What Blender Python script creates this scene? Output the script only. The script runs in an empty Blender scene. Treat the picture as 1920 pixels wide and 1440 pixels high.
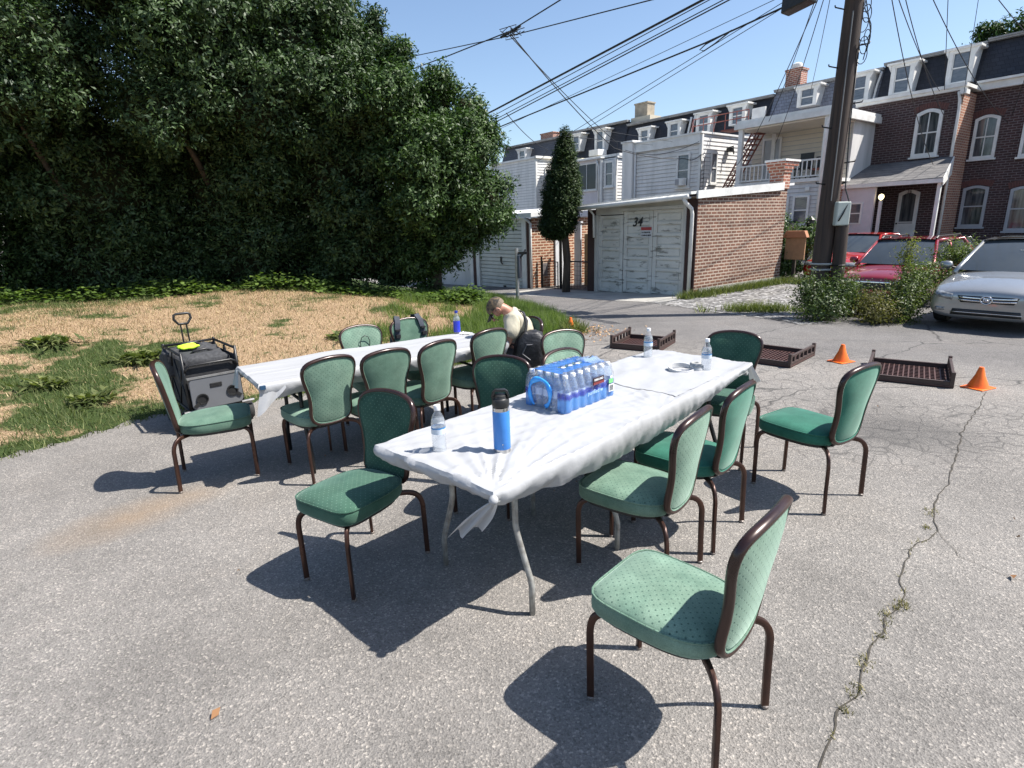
import bpy, bmesh, math, random
import numpy as np
from mathutils import Vector, Matrix, noise as mn

random.seed(7)
RNG = np.random.default_rng(11)
R = math.radians
SC = bpy.context.scene
COL = SC.collection

# ------------------------------------------------------------------ camera
cam = bpy.data.cameras.new("camera")
cam.sensor_width = 36.0
cam.lens = 36.0 * 1056.3 / 1920.0
cam.clip_start = 0.05
cam.clip_end = 2000.0
camo = bpy.data.objects.new("camera", cam)
COL.objects.link(camo)
PITCH, ROLL, EYE = 0.2733, -0.0327, 1.727
_f = Vector((0, math.cos(PITCH), -math.sin(PITCH)))
_u = Vector((0, math.sin(PITCH), math.cos(PITCH)))
_x = Vector((1, 0, 0))
_x2 = math.cos(ROLL) * _x + math.sin(ROLL) * _u
_u2 = -math.sin(ROLL) * _x + math.cos(ROLL) * _u
camo.matrix_world = Matrix(((_x2.x, _u2.x, -_f.x, 0), (_x2.y, _u2.y, -_f.y, 0),
                            (_x2.z, _u2.z, -_f.z, EYE), (0, 0, 0, 1)))
SC.camera = camo

# ------------------------------------------------------------------ light
SUN_EL = R(55.0)
SUN_AZ = math.atan2(-0.085, 0.996)          # direction towards the sun in x, y
sun = bpy.data.lights.new("sun", "SUN")
sun.energy = 5.0
sun.angle = R(0.5)
sun.color = (1.0, 0.955, 0.89)
suno = bpy.data.objects.new("sun", sun)
COL.objects.link(suno)
SDIR = Vector((math.cos(SUN_AZ) * math.cos(SUN_EL), math.sin(SUN_AZ) * math.cos(SUN_EL), math.sin(SUN_EL)))
suno.rotation_euler = SDIR.to_track_quat('Z', 'Y').to_euler()
suno.location = (30, -5, 40)

world = bpy.data.worlds.new("World")
SC.world = world
world.use_nodes = True
wn = world.node_tree
sky = wn.nodes.new("ShaderNodeTexSky")
sky.sky_type = 'NISHITA'
sky.sun_disc = False
sky.sun_elevation = SUN_EL
sky.sun_rotation = R(90.0) - SUN_AZ
sky.altitude = 100
sky.air_density = 1.0
sky.dust_density = 1.0
sky.ozone_density = 2.2
wn.links.new(sky.outputs[0], wn.nodes["Background"].inputs[0])
wn.nodes["Background"].inputs[1].default_value = 0.104

SC.view_settings.view_transform = 'Standard'
SC.view_settings.look = 'None'
SC.view_settings.exposure = 0.9
SC.view_settings.gamma = 1.0
SC.cycles.max_bounces = 8
SC.cycles.transparent_max_bounces = 24
SC.cycles.caustics_reflective = False
SC.cycles.caustics_refractive = False

# ------------------------------------------------------------------ frames
G0 = Vector((4.34, 13.35, 0))               # near corner of the brick garage
AX = Vector((0.602, -0.7985, 0))            # along the row of houses
BX = Vector((0.7985, 0.602, 0))             # away from the alley
ROWROT = math.atan2(AX.y, AX.x)

def rowp(s, t, z=0.0):
    return G0 + AX * s + BX * t + Vector((0, 0, z))

def st(x, y):
    d = Vector((x, y, 0)) - G0
    return d.dot(AX), d.dot(BX)

def sm(x, a, b):
    k = min(1.0, max(0.0, (x - a) / (b - a)))
    return k * k * (3 - 2 * k)

def ground_h(x, y):
    s, t = st(x, y)
    h = 0.035 * max(-14.0, min(s, 0.0)) * sm(t, -5.0, -1.0)
    h += 0.045 * min(max(0.0, t), 12.0) * sm(s, -0.5, 2.5)
    h -= 0.30 * math.exp(-((s - 1.6) / 1.5) ** 4 - ((t - 6.8) / 2.6) ** 4)
    h -= 0.33 * math.exp(-((s - 3.3) / 1.6) ** 2 - ((t - 3.4) / 2.6) ** 2)
    return h

# ------------------------------------------------------------------ helpers
class MB:
    def __init__(self, off=(0, 0, 0)):
        self.v = []; self.f = []; self.m = []; self.off = off
    def add(self, vs, fs, mi=0):
        b = len(self.v)
        self.v += [tuple(p) for p in vs]
        self.f += [tuple(b + i for i in f) for f in fs]
        self.m += [mi] * len(fs)
    def box(self, x0, x1, y0, y1, z0, z1, mi=0):
        self.add([(x0, y0, z0), (x1, y0, z0), (x1, y1, z0), (x0, y1, z0),
                  (x0, y0, z1), (x1, y0, z1), (x1, y1, z1), (x0, y1, z1)],
                 [(3, 2, 1, 0), (4, 5, 6, 7), (0, 1, 5, 4), (1, 2, 6, 5), (2, 3, 7, 6), (3, 0, 4, 7)], mi)
    def obox(self, c, size, mat=None, mi=0):
        sx, sy, sz = size[0] / 2, size[1] / 2, size[2] / 2
        vs = []
        for p in [(-sx, -sy, -sz), (sx, -sy, -sz), (sx, sy, -sz), (-sx, sy, -sz),
                  (-sx, -sy, sz), (sx, -sy, sz), (sx, sy, sz), (-sx, sy, sz)]:
            q = Vector(p)
            if mat is not None:
                q = mat @ q
            vs.append(Vector(c) + q)
        self.add(vs, [(3, 2, 1, 0), (4, 5, 6, 7), (0, 1, 5, 4), (1, 2, 6, 5), (2, 3, 7, 6), (3, 0, 4, 7)], mi)
    def tube(self, pts, r, n=8, mi=0, closed=False, sec=None, cap=True, up=None):
        pts = [Vector(p) for p in pts]
        N = len(pts)
        if not hasattr(r, '__len__'):
            r = [r] * N
        if sec is None:
            sec = [(math.cos(2 * math.pi * k / n), math.sin(2 * math.pi * k / n)) for k in range(n)]
        n = len(sec)
        tan = []
        for i in range(N):
            if closed:
                d = pts[(i + 1) % N] - pts[i - 1]
            else:
                d = pts[min(i + 1, N - 1)] - pts[max(i - 1, 0)]
            tan.append(d.normalized() if d.length > 1e-9 else Vector((0, 0, 1)))
        ref = Vector(up) if up is not None else (Vector((0, 0, 1)) if abs(tan[0].z) < 0.9 else Vector((0, 1, 0)))
        u = (ref - tan[0] * ref.dot(tan[0])).normalized()
        vs = []
        for i in range(N):
            if up is not None:
                uu = Vector(up) - tan[i] * Vector(up).dot(tan[i])
                if uu.length > 1e-4:
                    u = uu.normalized()
            u = (u - tan[i] * u.dot(tan[i])).normalized()
            w = tan[i].cross(u)
            for a, b in sec:
                vs.append(pts[i] + (u * a + w * b) * r[i])
        fs = []
        for i in range(N if closed else N - 1):
            j = (i + 1) % N
            for k in range(n):
                l = (k + 1) % n
                fs.append((i * n + k, i * n + l, j * n + l, j * n + k))
        if cap and not closed:
            fs.append(tuple(reversed(range(n))))
            fs.append(tuple((N - 1) * n + k for k in range(n)))
        self.add(vs, fs, mi)
    def lathe(self, prof, n=24, c=(0, 0, 0), mi=0, flute=None):
        vs = []; fs = []
        for i, (r, z) in enumerate(prof):
            for k in range(n):
                a = 2 * math.pi * k / n
                rr = r * (flute(a, z) if flute else 1)
                vs.append((c[0] + rr * math.cos(a), c[1] + rr * math.sin(a), c[2] + z))
        for i in range(len(prof) - 1):
            for k in range(n):
                l = (k + 1) % n
                fs.append((i * n + k, i * n + l, (i + 1) * n + l, (i + 1) * n + k))
        fs.append(tuple(reversed(range(n))))
        fs.append(tuple((len(prof) - 1) * n + k for k in range(n)))
        self.add(vs, fs, mi)
    def prism(self, poly, h0, h1, axis='z', mi=0):
        n = len(poly)
        def P(a, b, h):
            return {'z': (a, b, h), 'y': (a, h, b), 'x': (h, a, b)}[axis]
        vs = [P(a, b, h0) for a, b in poly] + [P(a, b, h1) for a, b in poly]
        fs = [tuple(reversed(range(n))), tuple(range(n, 2 * n))]
        fs += [(i, (i + 1) % n, n + (i + 1) % n, n + i) for i in range(n)]
        self.add(vs, fs, mi)
    def grid(self, fn, nu, nv, mi=0, wrap=False):
        vs = []; fs = []
        for i in range(nu):
            for j in range(nv):
                vs.append(fn(i, j))
        for i in range(nu - 1):
            for j in range(nv if wrap else nv - 1):
                k = (j + 1) % nv
                fs.append((i * nv + j, i * nv + k, (i + 1) * nv + k, (i + 1) * nv + j))
        self.add(vs, fs, mi)
    def build(self, name, mats, parent=None, smooth=False, bevel=0, sub=0, fixn=True, angle=None):
        me = bpy.data.meshes.new(name)
        ox, oy, oz = self.off
        me.from_pydata([(x - ox, y - oy, z - oz) for x, y, z in self.v], [], self.f)
        if not isinstance(mats, (list, tuple)):
            mats = [mats]
        for m in mats:
            me.materials.append(m)
        if len(mats) > 1:
            me.polygons.foreach_set("material_index", self.m)
        if fixn:
            bm = bmesh.new(); bm.from_mesh(me)
            bmesh.ops.recalc_face_normals(bm, faces=bm.faces)
            bm.to_mesh(me); bm.free()
        if smooth:
            me.polygons.foreach_set("use_smooth", [True] * len(me.polygons))
            if angle:
                me.set_sharp_from_angle(angle=R(angle))
        me.update()
        o = bpy.data.objects.new(name, me)
        COL.objects.link(o)
        if parent is not None:
            o.parent = parent
        if sub:
            md = o.modifiers.new("subsurf", 'SUBSURF'); md.levels = sub; md.render_levels = sub
        if bevel:
            md = o.modifiers.new("bevel", 'BEVEL'); md.width = bevel; md.segments = 2; md.limit_method = 'ANGLE'; md.angle_limit = R(40)
        return o

def raw_mesh(name, V, F, mats, parent=None, smooth=False, mi=None):
    """numpy mesh: V (n,3), F (m,k) all faces with k corners"""
    me = bpy.data.meshes.new(name)
    k = F.shape[1]
    me.vertices.add(len(V)); me.vertices.foreach_set("co", np.asarray(V, np.float32).ravel())
    me.loops.add(F.size); me.loops.foreach_set("vertex_index", F.astype(np.int32).ravel())
    me.polygons.add(len(F)); me.polygons.foreach_set("loop_start", np.arange(0, F.size, k, dtype=np.int32))
    if not isinstance(mats, (list, tuple)):
        mats = [mats]
    for m in mats:
        me.materials.append(m)
    if mi is not None:
        me.polygons.foreach_set("material_index", np.asarray(mi, np.int32))
    if smooth:
        me.polygons.foreach_set("use_smooth", np.ones(len(F), bool))
    me.update(calc_edges=True)
    me.validate()
    o = bpy.data.objects.new(name, me)
    COL.objects.link(o)
    if parent is not None:
        o.parent = parent
    return o

def tag(o, label=None, cat=None, group=None, kind=None):
    if label: o["label"] = label
    if cat: o["category"] = cat
    if group: o["group"] = group
    if kind: o["kind"] = kind
    return o

def thing(name, label, cat, loc=(0, 0, 0), rz=0.0, group=None):
    o = bpy.data.objects.new(name, None)
    o.empty_display_size = 0.2
    COL.objects.link(o)
    o.location = loc
    o.rotation_euler = (0, 0, rz)
    return tag(o, label, cat, group)

def copy_tree(o, parent=None):
    c = o.copy(); COL.objects.link(c)
    if parent is not None:
        c.parent = parent
    for ch in list(o.children):
        copy_tree(ch, c)
    return c

def text_mesh(body, size, mat, parent, name, loc, rot, shear=0.0, ext=0.002, offset=0.0, align='CENTER'):
    cu = bpy.data.curves.new(name, 'FONT')
    cu.body = body; cu.size = size; cu.extrude = ext; cu.shear = shear; cu.offset = offset
    cu.align_x = align; cu.align_y = 'CENTER'
    tmp = bpy.data.objects.new("tmp", cu)
    COL.objects.link(tmp)
    dg = bpy.context.evaluated_depsgraph_get()
    me = bpy.data.meshes.new_from_object(tmp.evaluated_get(dg))
    bpy.data.objects.remove(tmp)
    me.materials.clear(); me.materials.append(mat)
    o = bpy.data.objects.new(name, me); COL.objects.link(o)
    o.location = loc; o.rotation_euler = rot
    if parent is not None:
        o.parent = parent
    return o

# ------------------------------------------------------------------ materials
def newmat(name):
    m = bpy.data.materials.new(name); m.use_nodes = True
    nt = m.node_tree
    return m, nt, nt.nodes["Principled BSDF"], nt.nodes["Material Output"]

def N(nt, typ, **kw):
    n = nt.nodes.new(typ)
    for k, v in kw.items():
        setattr(n, k, v)
    return n

def ramp(nt, fac, stops, interp='LINEAR'):
    n = nt.nodes.new("ShaderNodeValToRGB")
    n.color_ramp.interpolation = interp
    els = n.color_ramp.elements
    while len(els) > 1:
        els.remove(els[-1])
    for k, (p, c) in enumerate(stops):
        if k == 0:
            e = els[0]; e.position = p
        else:
            e = els.new(p)
        e.color = (*c, 1) if len(c) == 3 else c
    if fac is not None:
        nt.links.new(fac, n.inputs[0])
    return n

def mixc(nt, fac, a, b, blend='MIX'):
    n = nt.nodes.new("ShaderNodeMix"); n.data_type = 'RGBA'; n.blend_type = blend
    for sock, val in ((n.inputs[0], fac), (n.inputs[6], a), (n.inputs[7], b)):
        if hasattr(val, 'is_output') or isinstance(val, bpy.types.NodeSocket):
            nt.links.new(val, sock)
        elif isinstance(val, (int, float)):
            sock.default_value = val
        else:
            sock.default_value = (*val, 1)
    return n.outputs[2]

def math_(nt, op, a, b=None, clamp=False):
    n = nt.nodes.new("ShaderNodeMath"); n.operation = op; n.use_clamp = clamp
    for i, val in enumerate((a, b)):
        if val is None:
            continue
        if isinstance(val, bpy.types.NodeSocket):
            nt.links.new(val, n.inputs[i])
        else:
            n.inputs[i].default_value = val
    return n.outputs[0]

def objco(nt):
    return N(nt, "ShaderNodeTexCoord").outputs["Object"]

def noise_(nt, co, scale, detail=4, rough=0.55, dist=0.0):
    n = N(nt, "ShaderNodeTexNoise"); n.inputs["Scale"].default_value = scale
    n.inputs["Detail"].default_value = detail; n.inputs["Roughness"].default_value = rough
    n.inputs["Distortion"].default_value = dist
    if co is not None:
        nt.links.new(co, n.inputs["Vector"])
    return n.outputs[0]

def bump_(nt, h, strength, dist, bsdf, prev=None):
    n = N(nt, "ShaderNodeBump"); n.inputs["Strength"].default_value = strength
    n.inputs["Distance"].default_value = dist
    nt.links.new(h, n.inputs["Height"])
    nt.links.new(n.outputs[0], bsdf.inputs["Normal"])
    return n

def M(name, c1, c2=None, scale=6.0, rough=0.6, metal=0.0, spec=0.5, bump=0.0, bscale=None, stretch=None, coat=0.0, sheen=0.0, lo=0.35, hi=0.65, rvar=0.0):
    m, nt, b, out = newmat(name)
    co = objco(nt)
    if stretch:
        mp = N(nt, "ShaderNodeMapping"); mp.inputs["Scale"].default_value = stretch
        nt.links.new(co, mp.inputs[0]); co = mp.outputs[0]
    b.inputs["Roughness"].default_value = rough
    b.inputs["Metallic"].default_value = metal
    b.inputs["Specular IOR Level"].default_value = spec
    if coat:
        b.inputs["Coat Weight"].default_value = coat; b.inputs["Coat Roughness"].default_value = 0.04
    if sheen:
        b.inputs["Sheen Weight"].default_value = sheen
    if c2 is None:
        b.inputs["Base Color"].default_value = (*c1, 1)
        c2 = tuple(x * 0.82 for x in c1)
        if bump == 0 and rvar == 0:
            nz = noise_(nt, co, scale)
            r = ramp(nt, nz, [(0.3, c1), (0.8, c2)])
            nt.links.new(r.outputs[0], b.inputs["Base Color"])
            return m
    nz = noise_(nt, co, scale, 6, 0.6)
    r = ramp(nt, nz, [(lo, c1), (hi, c2)])
    nt.links.new(r.outputs[0], b.inputs["Base Color"])
    if rvar:
        rr = ramp(nt, nz, [(0.3, (max(0, rough - rvar),) * 3), (0.7, (min(1, rough + rvar),) * 3)])
        nt.links.new(rr.outputs[0], b.inputs["Roughness"])
    if bump:
        nb = noise_(nt, co, bscale or scale * 4, 5)
        bump_(nt, nb, bump, 0.01, b)
    return m

def brick_mat(name, c1, c2, mortar, w=0.21, h=0.075, mort=0.011, dirt=0.35, vary=0.0):
    m, nt, b, out = newmat(name)
    co = objco(nt)
    sp = N(nt, "ShaderNodeSeparateXYZ"); nt.links.new(co, sp.inputs[0])
    add = math_(nt, 'ADD', sp.outputs[0], sp.outputs[1])
    cb = N(nt, "ShaderNodeCombineXYZ"); nt.links.new(add, cb.inputs[0]); nt.links.new(sp.outputs[2], cb.inputs[1])
    bt = N(nt, "ShaderNodeTexBrick"); nt.links.new(cb.outputs[0], bt.inputs["Vector"])
    bt.inputs["Scale"].default_value = 1.0
    bt.inputs["Brick Width"].default_value = w; bt.inputs["Row Height"].default_value = h
    bt.inputs["Mortar Size"].default_value = mort; bt.inputs["Mortar Smooth"].default_value = 0.2
    bt.inputs["Bias"].default_value = -0.1
    bt.inputs["Color1"].default_value = (*c1, 1); bt.inputs["Color2"].default_value = (*c2, 1)
    bt.inputs["Mortar"].default_value = (*mortar, 1)
    nz = noise_(nt, co, 1.3, 6, 0.65)
    r = ramp(nt, nz, [(0.3, (1 - dirt,) * 3), (0.62, (1.08,) * 3)])
    col = mixc(nt, 1.0, bt.outputs[0], r.outputs[0], 'MULTIPLY')
    n2 = noise_(nt, co, 35, 3)
    r2 = ramp(nt, n2, [(0.3, (0.8,) * 3), (0.7, (1.15,) * 3)])
    col = mixc(nt, 1.0, col, r2.outputs[0], 'MULTIPLY')
    nt.links.new(col, b.inputs["Base Color"])
    b.inputs["Roughness"].default_value = 0.85
    inv = math_(nt, 'SUBTRACT', 1.0, bt.outputs[1])
    bump_(nt, inv, 0.6, 0.01, b)
    return m

def paint_old(name, base, worn, amount=0.6, scale=3.0, rough=0.6, stretch=(1, 1, 1)):
    m, nt, b, out = newmat(name)
    co = objco(nt)
    mp = N(nt, "ShaderNodeMapping"); mp.inputs["Scale"].default_value = stretch
    nt.links.new(co, mp.inputs[0])
    nz = noise_(nt, mp.outputs[0], scale, 8, 0.7)
    r = ramp(nt, nz, [(amount, (0, 0, 0)), (amount + 0.06, (1, 1, 1))])
    n2 = noise_(nt, co, 1.6, 5, 0.6)
    r2 = ramp(nt, n2, [(0.3, tuple(x * 0.78 for x in base)), (0.65, base)])
    col = mixc(nt, r.outputs[0], r2.outputs[0], worn)
    nt.links.new(col, b.inputs["Base Color"])
    b.inputs["Roughness"].default_value = rough
    bump_(nt, nz, 0.25, 0.01, b)
    return m

def leaf_mat(name, dark, light, trans=0.25, rough=0.42, spec=0.5, tcol=None):
    m, nt, b, out = newmat(name)
    g = N(nt, "ShaderNodeNewGeometry")
    r = ramp(nt, g.outputs["Random Per Island"], [(0.0, dark), (0.7, tuple((a + c) / 2 for a, c in zip(dark, light))), (1.0, light)])
    nt.links.new(r.outputs[0], b.inputs["Base Color"])
    b.inputs["Roughness"].default_value = rough
    b.inputs["Specular IOR Level"].default_value = spec
    t = N(nt, "ShaderNodeBsdfTranslucent")
    tc = mixc(nt, 1.0, r.outputs[0], tcol or (1.5, 1.7, 0.7), 'MULTIPLY')
    nt.links.new(tc, t.inputs[0])
    mx = N(nt, "ShaderNodeMixShader"); mx.inputs[0].default_value = trans
    nt.links.new(b.outputs[0], mx.inputs[1]); nt.links.new(t.outputs[0], mx.inputs[2])
    nt.links.new(mx.outputs[0], out.inputs[0])
    return m

def clear_mat(name, tint=(0.985, 0.99, 1.0), body=0.10, bodycol=(0.8, 0.85, 0.9), gloss=1.0, rough=0.03):
    """thin clear plastic: mostly see-through with a bright reflective skin"""
    m, nt, b, out = newmat(name)
    nt.nodes.remove(b)
    tr = N(nt, "ShaderNodeBsdfTransparent"); tr.inputs[0].default_value = (*tint, 1)
    df = N(nt, "ShaderNodeBsdfDiffuse"); df.inputs[0].default_value = (*bodycol, 1)
    gl = N(nt, "ShaderNodeBsdfGlossy"); gl.inputs["Roughness"].default_value = rough
    co = objco(nt)
    nz = noise_(nt, co, 90.0, 3)
    bp = N(nt, "ShaderNodeBump"); bp.inputs["Strength"].default_value = 0.5; bp.inputs["Distance"].default_value = 0.004
    nt.links.new(nz, bp.inputs["Height"]); nt.links.new(bp.outputs[0], gl.inputs["Normal"])
    m1 = N(nt, "ShaderNodeMixShader"); m1.inputs[0].default_value = body
    nt.links.new(tr.outputs[0], m1.inputs[1]); nt.links.new(df.outputs[0], m1.inputs[2])
    lw = N(nt, "ShaderNodeLayerWeight"); lw.inputs[0].default_value = 0.5
    fac = math_(nt, 'MULTIPLY', math_(nt, 'ADD', math_(nt, 'POWER', lw.outputs["Facing"], 3.0), 0.05), gloss * .8, True)
    m2 = N(nt, "ShaderNodeMixShader")
    nt.links.new(fac, m2.inputs[0]); nt.links.new(m1.outputs[0], m2.inputs[1]); nt.links.new(gl.outputs[0], m2.inputs[2])
    nt.links.new(m2.outputs[0], out.inputs[0])
    return m

def velvet(name, base, pale, axes, dot=None, dotsize=0.0, pitch=0.022):
    m, nt, b, out = newmat(name)
    co = objco(nt)
    nz = noise_(nt, co, 9.0, 5, 0.6)
    r = ramp(nt, nz, [(0.3, base), (0.72, pale)])
    col = r.outputs[0]
    fine = noise_(nt, co, 260.0, 2)
    rf = ramp(nt, fine, [(0.3, (0.82,) * 3), (0.7, (1.15,) * 3)])
    col = mixc(nt, 1.0, col, rf.outputs[0], 'MULTIPLY')
    oi = N(nt, "ShaderNodeObjectInfo")
    rv = ramp(nt, oi.outputs["Random"], [(0.0, (0.82, 0.86, 0.84)), (1.0, (1.12, 1.08, 1.08))])
    col = mixc(nt, 1.0, col, rv.outputs[0], 'MULTIPLY')
    wear = noise_(nt, co, 3.2, 5, 0.65)
    wr_ = ramp(nt, wear, [(0.35, (0.78,) * 3), (0.62, (1.12,) * 3)])
    col = mixc(nt, 1.0, col, wr_.outputs[0], 'MULTIPLY')
    if dot is not None:
        gn = N(nt, 'ShaderNodeNewGeometry'); tcn = N(nt, 'ShaderNodeTexCoord')
        sn = N(nt, 'ShaderNodeSeparateXYZ'); nt.links.new(tcn.outputs['Normal'], sn.inputs[0])
        flat = ramp(nt, math_(nt, 'ABSOLUTE', sn.outputs[3 - axes[0] - axes[1]]), [(0.35, (0, 0, 0)), (0.6, (1, 1, 1))]).outputs[0]
        sp = N(nt, "ShaderNodeSeparateXYZ"); nt.links.new(co, sp.inputs[0])
        cb = N(nt, "ShaderNodeCombineXYZ")
        nt.links.new(sp.outputs[axes[0]], cb.inputs[0]); nt.links.new(sp.outputs[axes[1]], cb.inputs[1])
        mp = N(nt, "ShaderNodeMapping"); mp.inputs["Rotation"].default_value = (0, 0, R(45))
        nt.links.new(cb.outputs[0], mp.inputs[0])
        vo = N(nt, "ShaderNodeTexVoronoi"); vo.inputs["Scale"].default_value = 1 / pitch
        vo.inputs["Randomness"].default_value = 0.0
        nt.links.new(mp.outputs[0], vo.inputs["Vector"])
        rr = ramp(nt, vo.outputs["Distance"], [(dotsize, (1, 1, 1)), (dotsize + 0.06, (0, 0, 0))])
        dm = math_(nt, 'MULTIPLY', rr.outputs[0], flat)
        col = mixc(nt, dm, col, dot)
        inv = math_(nt, 'SUBTRACT', 1.0, dm)
        bump_(nt, inv, 0.35, 0.004, b)
    nt.links.new(col, b.inputs["Base Color"])
    b.inputs["Roughness"].default_value = 0.9
    b.inputs["Specular IOR Level"].default_value = 0.15
    b.inputs["Sheen Weight"].default_value = 0.32
    b.inputs["Sheen Roughness"].default_value = 0.45
    b.inputs["Sheen Tint"].default_value = (0.75, 1.0, 0.86, 1)
    return m

def glass_dark(name, base=(0.02, 0.024, 0.03), rough=0.04, spec=0.8):
    return M(name, base, tuple(x * 1.6 for x in base), 2.0, rough, 0.0, spec)

white = M("white_paint", (0.70, 0.71, 0.72), (0.58, 0.59, 0.61), 2.5, 0.5, bump=0.05)
white_trim = M("white_trim", (0.76, 0.75, 0.72), (0.62, 0.61, 0.58), 3.0, 0.5)
black_metal = M("black_metal", (0.012, 0.012, 0.013), (0.03, 0.03, 0.03), 12, 0.4, 0.4)
black_plastic = M("black_plastic", (0.012, 0.012, 0.013), (0.02, 0.02, 0.02), 12, 0.45)
rubber = M("rubber", (0.015, 0.015, 0.015), (0.03, 0.03, 0.03), 15, 0.8)
chrome = M("chrome", (0.75, 0.76, 0.78), (0.6, 0.6, 0.62), 5, 0.15, 1.0)
steel = M("galvanised_steel", (0.45, 0.45, 0.44), (0.30, 0.29, 0.28), 14, 0.4, 0.7)
wire_mat = M("cable_sheath", (0.012, 0.012, 0.014), (0.02, 0.02, 0.02), 5, 0.6)

# ------------------------------------------------------------------ ground
def asphalt():
    m, nt, b, out = newmat("asphalt")
    co = objco(nt)
    big = noise_(nt, co, 0.35, 5, 0.6)
    mid = noise_(nt, co, 2.2, 6, 0.65)
    base = ramp(nt, big, [(0.3, (0.198, 0.184, 0.169)), (0.7, (0.242, 0.227, 0.21))])
    r2 = ramp(nt, mid, [(0.3, (0.86,) * 3), (0.7, (1.10,) * 3)])
    col = mixc(nt, 1.0, base.outputs[0], r2.outputs[0], 'MULTIPLY')
    # aggregate: pale and dark stones
    vo = N(nt, "ShaderNodeTexVoronoi"); vo.inputs["Scale"].default_value = 120.0
    nt.links.new(co, vo.inputs["Vector"])
    sepc = N(nt, "ShaderNodeSeparateColor"); nt.links.new(vo.outputs["Color"], sepc.inputs[0])
    st_ = ramp(nt, sepc.outputs[0], [(0.0, (0.62,) * 3), (0.3, (0.9,) * 3), (0.75, (1.0,) * 3), (0.9, (1.28, 1.26, 1.24)), (1.0, (1.8, 1.76, 1.7))])
    col = mixc(nt, 0.9, col, st_.outputs[0], 'MULTIPLY')
    fine = noise_(nt, co, 210.0, 3, 0.7)
    r3 = ramp(nt, fine, [(0.35, (0.66,) * 3), (0.62, (1.25,) * 3)])
    col = mixc(nt, 0.85, col, r3.outputs[0], 'MULTIPLY')
    # crazed (alligator) cracking in two worn areas
    def blob(cx, cy, rx, ry, rot=0.0):
        mp = N(nt, "ShaderNodeMapping"); mp.vector_type = 'TEXTURE'
        mp.inputs["Location"].default_value = (cx, cy, 0); mp.inputs["Scale"].default_value = (rx, ry, 50)
        mp.inputs["Rotation"].default_value = (0, 0, rot)
        nt.links.new(co, mp.inputs[0])
        g = N(nt, "ShaderNodeTexGradient", gradient_type='SPHERICAL'); nt.links.new(mp.outputs[0], g.inputs[0])
        return g.outputs["Fac"]
    dn = N(nt, "ShaderNodeTexNoise"); dn.inputs["Scale"].default_value = 3.0; nt.links.new(co, dn.inputs["Vector"])
    va = N(nt, "ShaderNodeVectorMath", operation='MULTIPLY_ADD')
    nt.links.new(dn.outputs["Color"], va.inputs[0]); va.inputs[1].default_value = (0.25, 0.25, 0); nt.links.new(co, va.inputs[2])
    vc = N(nt, "ShaderNodeTexVoronoi", feature='DISTANCE_TO_EDGE'); vc.inputs["Scale"].default_value = 6.5
    nt.links.new(va.outputs[0], vc.inputs["Vector"])
    cr = ramp(nt, vc.outputs["Distance"], [(0.0, (1, 1, 1)), (0.05, (0, 0, 0))])
    m1 = blob(2.95, 4.6, 1.5, 1.5); m2 = blob(2.4, 7.0, 2.6, 1.6); m3 = blob(4.9, 4.2, 1.5, 1.1); m4 = blob(3.2, 4.3, 1.0, 0.8)
    mk = math_(nt, 'ADD', math_(nt, 'ADD', m1, m2), m3)
    mk = math_(nt, 'MULTIPLY', mk, mid)
    mk = ramp(nt, mk, [(0.06, (0, 0, 0)), (0.2, (1, 1, 1))]).outputs[0]
    crk = math_(nt, 'MULTIPLY', cr.outputs[0], mk)
    col = mixc(nt, math_(nt, 'MULTIPLY', crk, 0.65), col, (0.05, 0.048, 0.046))
    tar = ramp(nt, math_(nt, 'MULTIPLY', m4, mid), [(0.12, (0, 0, 0)), (0.4, (0.5,) * 3)]).outputs[0]
    col = mixc(nt, tar, col, (0.06, 0.058, 0.056))
    # long fine cracks across the road
    mp = N(nt, "ShaderNodeMapping"); mp.inputs["Scale"].default_value = (0.45, 1.1, 1); mp.inputs["Rotation"].default_value = (0, 0, 0.25)
    nt.links.new(va.outputs[0], mp.inputs[0])
    vl = N(nt, "ShaderNodeTexVoronoi", feature='DISTANCE_TO_EDGE'); vl.inputs["Scale"].default_value = 0.75
    nt.links.new(mp.outputs[0], vl.inputs["Vector"])
    lr = ramp(nt, vl.outputs["Distance"], [(0.0, (0.85,) * 3), (0.008, (0, 0, 0))])
    far = blob(2.5, 8.2, 9.0, 4.6, -0.5)
    far = ramp(nt, far, [(0.15, (0, 0, 0)), (0.4, (1, 1, 1))]).outputs[0]
    col = mixc(nt, math_(nt, 'MULTIPLY', lr.outputs[0], far), col, (0.035, 0.034, 0.033))
    # sandy stain on the lot and worn dark patches
    snd = math_(nt, 'MULTIPLY', blob(-2.45, 3.34, 0.75, 0.36, 0.9), mid)
    snd = ramp(nt, snd, [(0.08, (0, 0, 0)), (0.45, (0.5,) * 3)]).outputs[0]
    col = mixc(nt, snd, col, (0.27, 0.18, 0.10))
    n5 = noise_(nt, co, 1.1, 7, 0.7)
    dk = ramp(nt, n5, [(0.60, (0, 0, 0)), (0.74, (0.35,) * 3)]).outputs[0]
    col = mixc(nt, dk, col, (0.075, 0.072, 0.07))
    road = blob(6.0, 11.5, 14.0, 5.6, -0.62)
    road = ramp(nt, math_(nt, 'ADD', road, math_(nt, 'MULTIPLY', math_(nt, 'SUBTRACT', big, 0.5), 0.3)), [(0.02, (1, 1, 1)), (0.22, (0.70, 0.71, 0.74))]).outputs[0]
    col = mixc(nt, 1.0, col, road, 'MULTIPLY')
    n6 = noise_(nt, co, 0.75, 8, 0.72)
    oil = ramp(nt, n6, [(0.36, (0.84, 0.84, 0.84)), (0.5, (1.0,) * 3), (0.66, (1.07, 1.05, 1.03))]).outputs[0]
    col = mixc(nt, 1.0, col, oil, 'MULTIPLY')
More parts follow.
